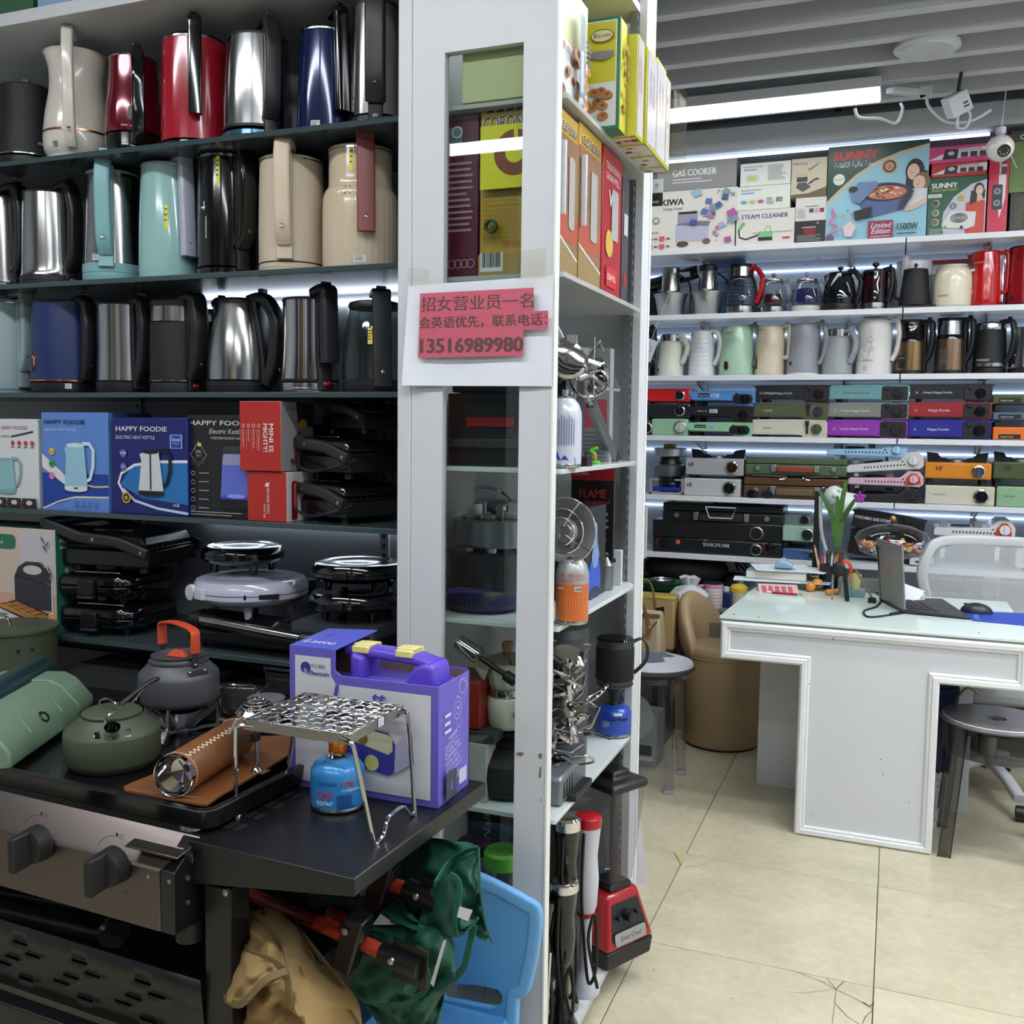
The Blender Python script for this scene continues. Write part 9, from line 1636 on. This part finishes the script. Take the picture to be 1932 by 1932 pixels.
# ------------------------------------------------------------------ seats
# tan padded chair
c=at(1345,1418,Z=0);R=76*4.3/F;cx,cy=c.x+.01,c.y+R*.9
t=thing('tub_chair','tan leather tub chair with curved backrest beside the desk','chair',(cx,cy,0));TN=mat((170,146,110),.42,0,.06,50,bump=.04)
MB(TN).lathe([(R*.96,.012),(R*1.0,.03),(R*1.01,.2),(R*.99,.395),(R*.985,.405)],n=48).build('drum_base',t);MB(TN).lathe([(R*.98,.403),(R*1.0,.41),(R*1.0,.43),(R*.95,.447),(R*.6,.455),(.001,.456)],n=48).build('seat_cushion',t);MB(TN).lathe([(R*1.0,.402),(R*1.015,.405),(R*1.0,.408)],n=48,cap=(0,0)).build('piping',t);MB(BLK).lathe([(R*.92,0),(R*.92,.012)],n=40).build('foot_ring',t)
mb=MB(TN);k_=26;vs=[];sec_n=8
for i in range(k_+1):
    u=i/k_;a=math.radians(88+142*u);top_=.45+.225*math.sin(PI*u)**.8;thk=.022+.022*math.sin(PI*u)
    for j in range(10):
        q=j/10*2*PI;rr_=R*.93+thk*math.cos(q);zz=(.40+top_)/2+(top_-.40)/2*(math.copysign(abs(math.sin(q))**.5,math.sin(q)));rr_+=.05*max(0,zz-.45)/.25*.5
        vs.append((rr_*math.cos(a),rr_*math.sin(a),zz))
mb.add(vs,[(i*10+j,i*10+(j+1)%10,(i+1)*10+(j+1)%10,(i+1)*10+j)for i in range(k_)for j in range(10)]+[tuple(range(10))[::-1],tuple(range(k_*10,k_*10+10))]);o=mb.build('backrest',t,ang=70);o.modifiers.new('s','SUBSURF').render_levels=2
# clear stool with cushion
SX,SY=-.895,3.81
t=thing('clear_stool','clear plastic stool with square legs beside the showcase','stool',(SX,SY,0));PX_=thin_glass((240,242,248),.05,1.1)
for sx in(-1,1):
    for sy in(-1,1):
        b=(sx*.127,sy*.118);tp=(sx*.105,sy*.1);w_=.017
        MB(PX_).hexa([(b[0]+x*w_,b[1]+y*w_,0)for x,y in((-1,-1),(1,-1),(1,1),(-1,1))]+[(tp[0]+x*w_,tp[1]+y*w_,.44)for x,y in((-1,-1),(1,-1),(1,1),(-1,1))]).build('leg',t,.003);MB(mat((170,172,176),.3)).box(b[0]-w_-.002,b[0]+w_+.002,b[1]-w_-.002,b[1]+w_+.002,0,.016).build('foot',t,.002)
MB(PX_).lathe([(.165,.425),(.17,.43),(.17,.448),(.16,.452),(.001,.452)],n=40).build('seat',t)
for a in(0,PI/2,PI,-PI/2):MB(PX_).box(-.09,.09,-.122,-.116,.36,.43).build('apron',t,rot=a)
t=thing('seat_cushion','grey and white patterned seat cushion with dark edge on the clear stool','cushion',(SX+.02,SY,.4525));MB(mat((62,64,66),.8)).lathe([(.15,0),(.17,.012),(.17,.022),(.165,.026)],n=36).build('dark_edge',t);MB(mat((200,202,210),.7,0,.05,60)).lathe([(.165,.026),(.16,.036),(.1,.042),(.001,.044)],n=36).build('top_cloth',t);d=Dec((0,0,.0405),(1,0,0),(0,1,0),.0045);d.poly([(-.14,-.04),(-.06,-.1),(.02,-.07),(.06,-.03),(.03,.04),(.08,.07),(.02,.12),(-.1,.1)],mat((96,104,112),.8));d.build('pattern',t)
# smoke stool
c=at(1868,1352,Z=.45);t=thing('smoke_stool','smoky grey transparent stool with round seat in front of the desk','stool',(c.x+.02,c.y-.01,0));SMK=thin_glass((196,194,196),.06,1.2);SMD=mat((44,44,50),.12,0,.05)
for sx in(-1,1):
    for sy in(-1,1):
        b=(sx*.15,sy*.135);tp=(sx*.115,sy*.11);w_=.019
        MB(SMK).hexa([(b[0]+x*w_,b[1]+y*w_,0)for x,y in((-1,-1),(1,-1),(1,1),(-1,1))]+[(tp[0]+x*w_,tp[1]+y*w_,.44)for x,y in((-1,-1),(1,-1),(1,1),(-1,1))]).build('leg',t,.003)
        for x,y in((-1,-1),(1,-1)):MB(SMD).tube([(b[0]+x*w_,b[1]+y*w_,0),(tp[0]+x*w_,tp[1]+y*w_,.43)],.0018,n=5).build('edge_rib',t)
MB(thin_glass((130,130,138),.1,1.4)).lathe([(.165,.335),(.17,.34),(.17,.425),(.168,.44)],n=40,cap=(0,0)).build('apron',t);MB(mat((104,102,106),.25,0,.1,40)).lathe([(.175,.438),(.178,.444),(.172,.452),(.03,.449),(.028,.44)],n=44).build('seat',t);MB(BLK).lathe([(.018,.4485),(.001,.449)],n=20).build('seat_hole',t);MB(OFFW).lathe([(.165,.443),(.172,.447),(.166,.4535)],n=44,cap=(0,0)).build('pale_rim',t)
# mesh swivel chair
CY_=4.42;x0=at(1742,1090,Y=CY_).x;t=thing('mesh_office_chair','white mesh-back swivel office chair behind the desk','chair',(x0+.26,CY_,0),0)
FRM=mat((196,198,200),.45,0,.02);zt_=at(1850,1020,Y=CY_).z;zb_=.62
def mesh_mat():
    m=bpy.data.materials.new('mesh_cloth');m.use_nodes=True;N=m.node_tree.nodes;L=m.node_tree.links;b=N['Principled BSDF'];b.inputs['Base Color'].default_value=(*lin((206,208,210)),1);b.inputs['Roughness'].default_value=.6
    tc=N.new('ShaderNodeTexCoord');ck=N.new('ShaderNodeTexChecker');ck.inputs['Scale'].default_value=420;L.new(tc.outputs['Object'],ck.inputs['Vector'])
    mr=N.new('ShaderNodeMapRange');mr.inputs['To Min'].default_value=.22;mr.inputs['To Max'].default_value=.95;L.new(ck.outputs['Fac'],mr.inputs[0]);L.new(mr.outputs[0],b.inputs['Alpha']);return m
pl=smoothpath([(-.26,0,zb_+.16),(-.255,0,zt_-.08),(-.2,0,zt_-.01),(0,0,zt_),(.2,0,zt_-.01),(.255,0,zt_-.08),(.26,0,zb_+.16),(.17,0,zb_),(-.17,0,zb_)],6,True)
pl=[Vector((v.x,.05*(v.x/.26)**2*-1,v.z))for v in pl]
MB(FRM).sweep(pl,rrect(.028,.044,.012,3),side=(0,1,0),closed=True).build('back_frame',t);MB(mesh_mat()).add([tuple(v)for v in pl],[tuple(range(len(pl)))[::-1]]).build('back_mesh',t)
for z in(zt_-.17,zt_-.23):MB(FRM).box(-.24,.24,.012,.02,z,z+.006).build('rear_bar',t)
MB(FRM).box(-.03,.03,.03,.06,.45,zb_+.2).build('back_post',t,.006)
sy_=3.99-CY_;sz=at(1850,1300,Y=4.0).z
MB(mat((150,152,154),.8,0,.1,300,bump=.1)).prism(rrect2(-.24,.26,sy_-.02,.02,.06,5),sz-.05,sz,axis='z').build('seat',t,.015,seg=3);MB(BLK).box(-.08,.08,sy_+.12,sy_+.32,sz-.12,sz-.05).build('mechanism',t,.01);MB(ALU).lathe([(.028,.1),(.028,sz-.1)],c=(0,sy_+.22,0),n=18).build('gas_lift',t)
for k in range(5):
    a=-1.25+k*2*PI/5;ca,sa=math.cos(a),math.sin(a);cy_=sy_+.22
    MB(FRM).sweep([(.03*ca,cy_+.03*sa,.13),(.17*ca,cy_+.17*sa,.11),(.28*ca,cy_+.28*sa,.075)],rrect(.045,.035,.014,3),side=(-sa,ca,0)).build('base_leg',t)
    MB(BLK).lathe([(.012,-.022),(.028,-.02),(.028,.02),(.012,.022)],c=(.3*ca,cy_+.3*sa,.0285),n=22,axis='x').build('caster',t)
# blue bag and papers under the desk behind the smoke stool
t=thing('blue_shopping_bag','dark blue bag with a chain strap under the desk behind the smoke stool','bag',(at(1800,1400,Y=3.78).x,3.8,0));MB(mat((30,40,90),.5,0,.1,30,bump=.2)).hexa([(-.09,-.06,.2),(-.01,-.06,.2),(-.01,.08,.2),(-.09,.08,.2),(-.09,-.06,.5),(.01,-.06,.52),(.01,.08,.52),(-.09,.08,.5)]).build('body',t,.012);MB(mat((190,160,90),.3,.8)).tube([(0,-.065,.48),(.03,-.07,.52),(.07,-.065,.5)],.004,smooth=4).build('chain',t);[MB(WHITE).box(-.09,-.045+.002*(k%3),-.06,.08,k*.025,k*.025+.023).build('magazine',t)for k in range(8)]
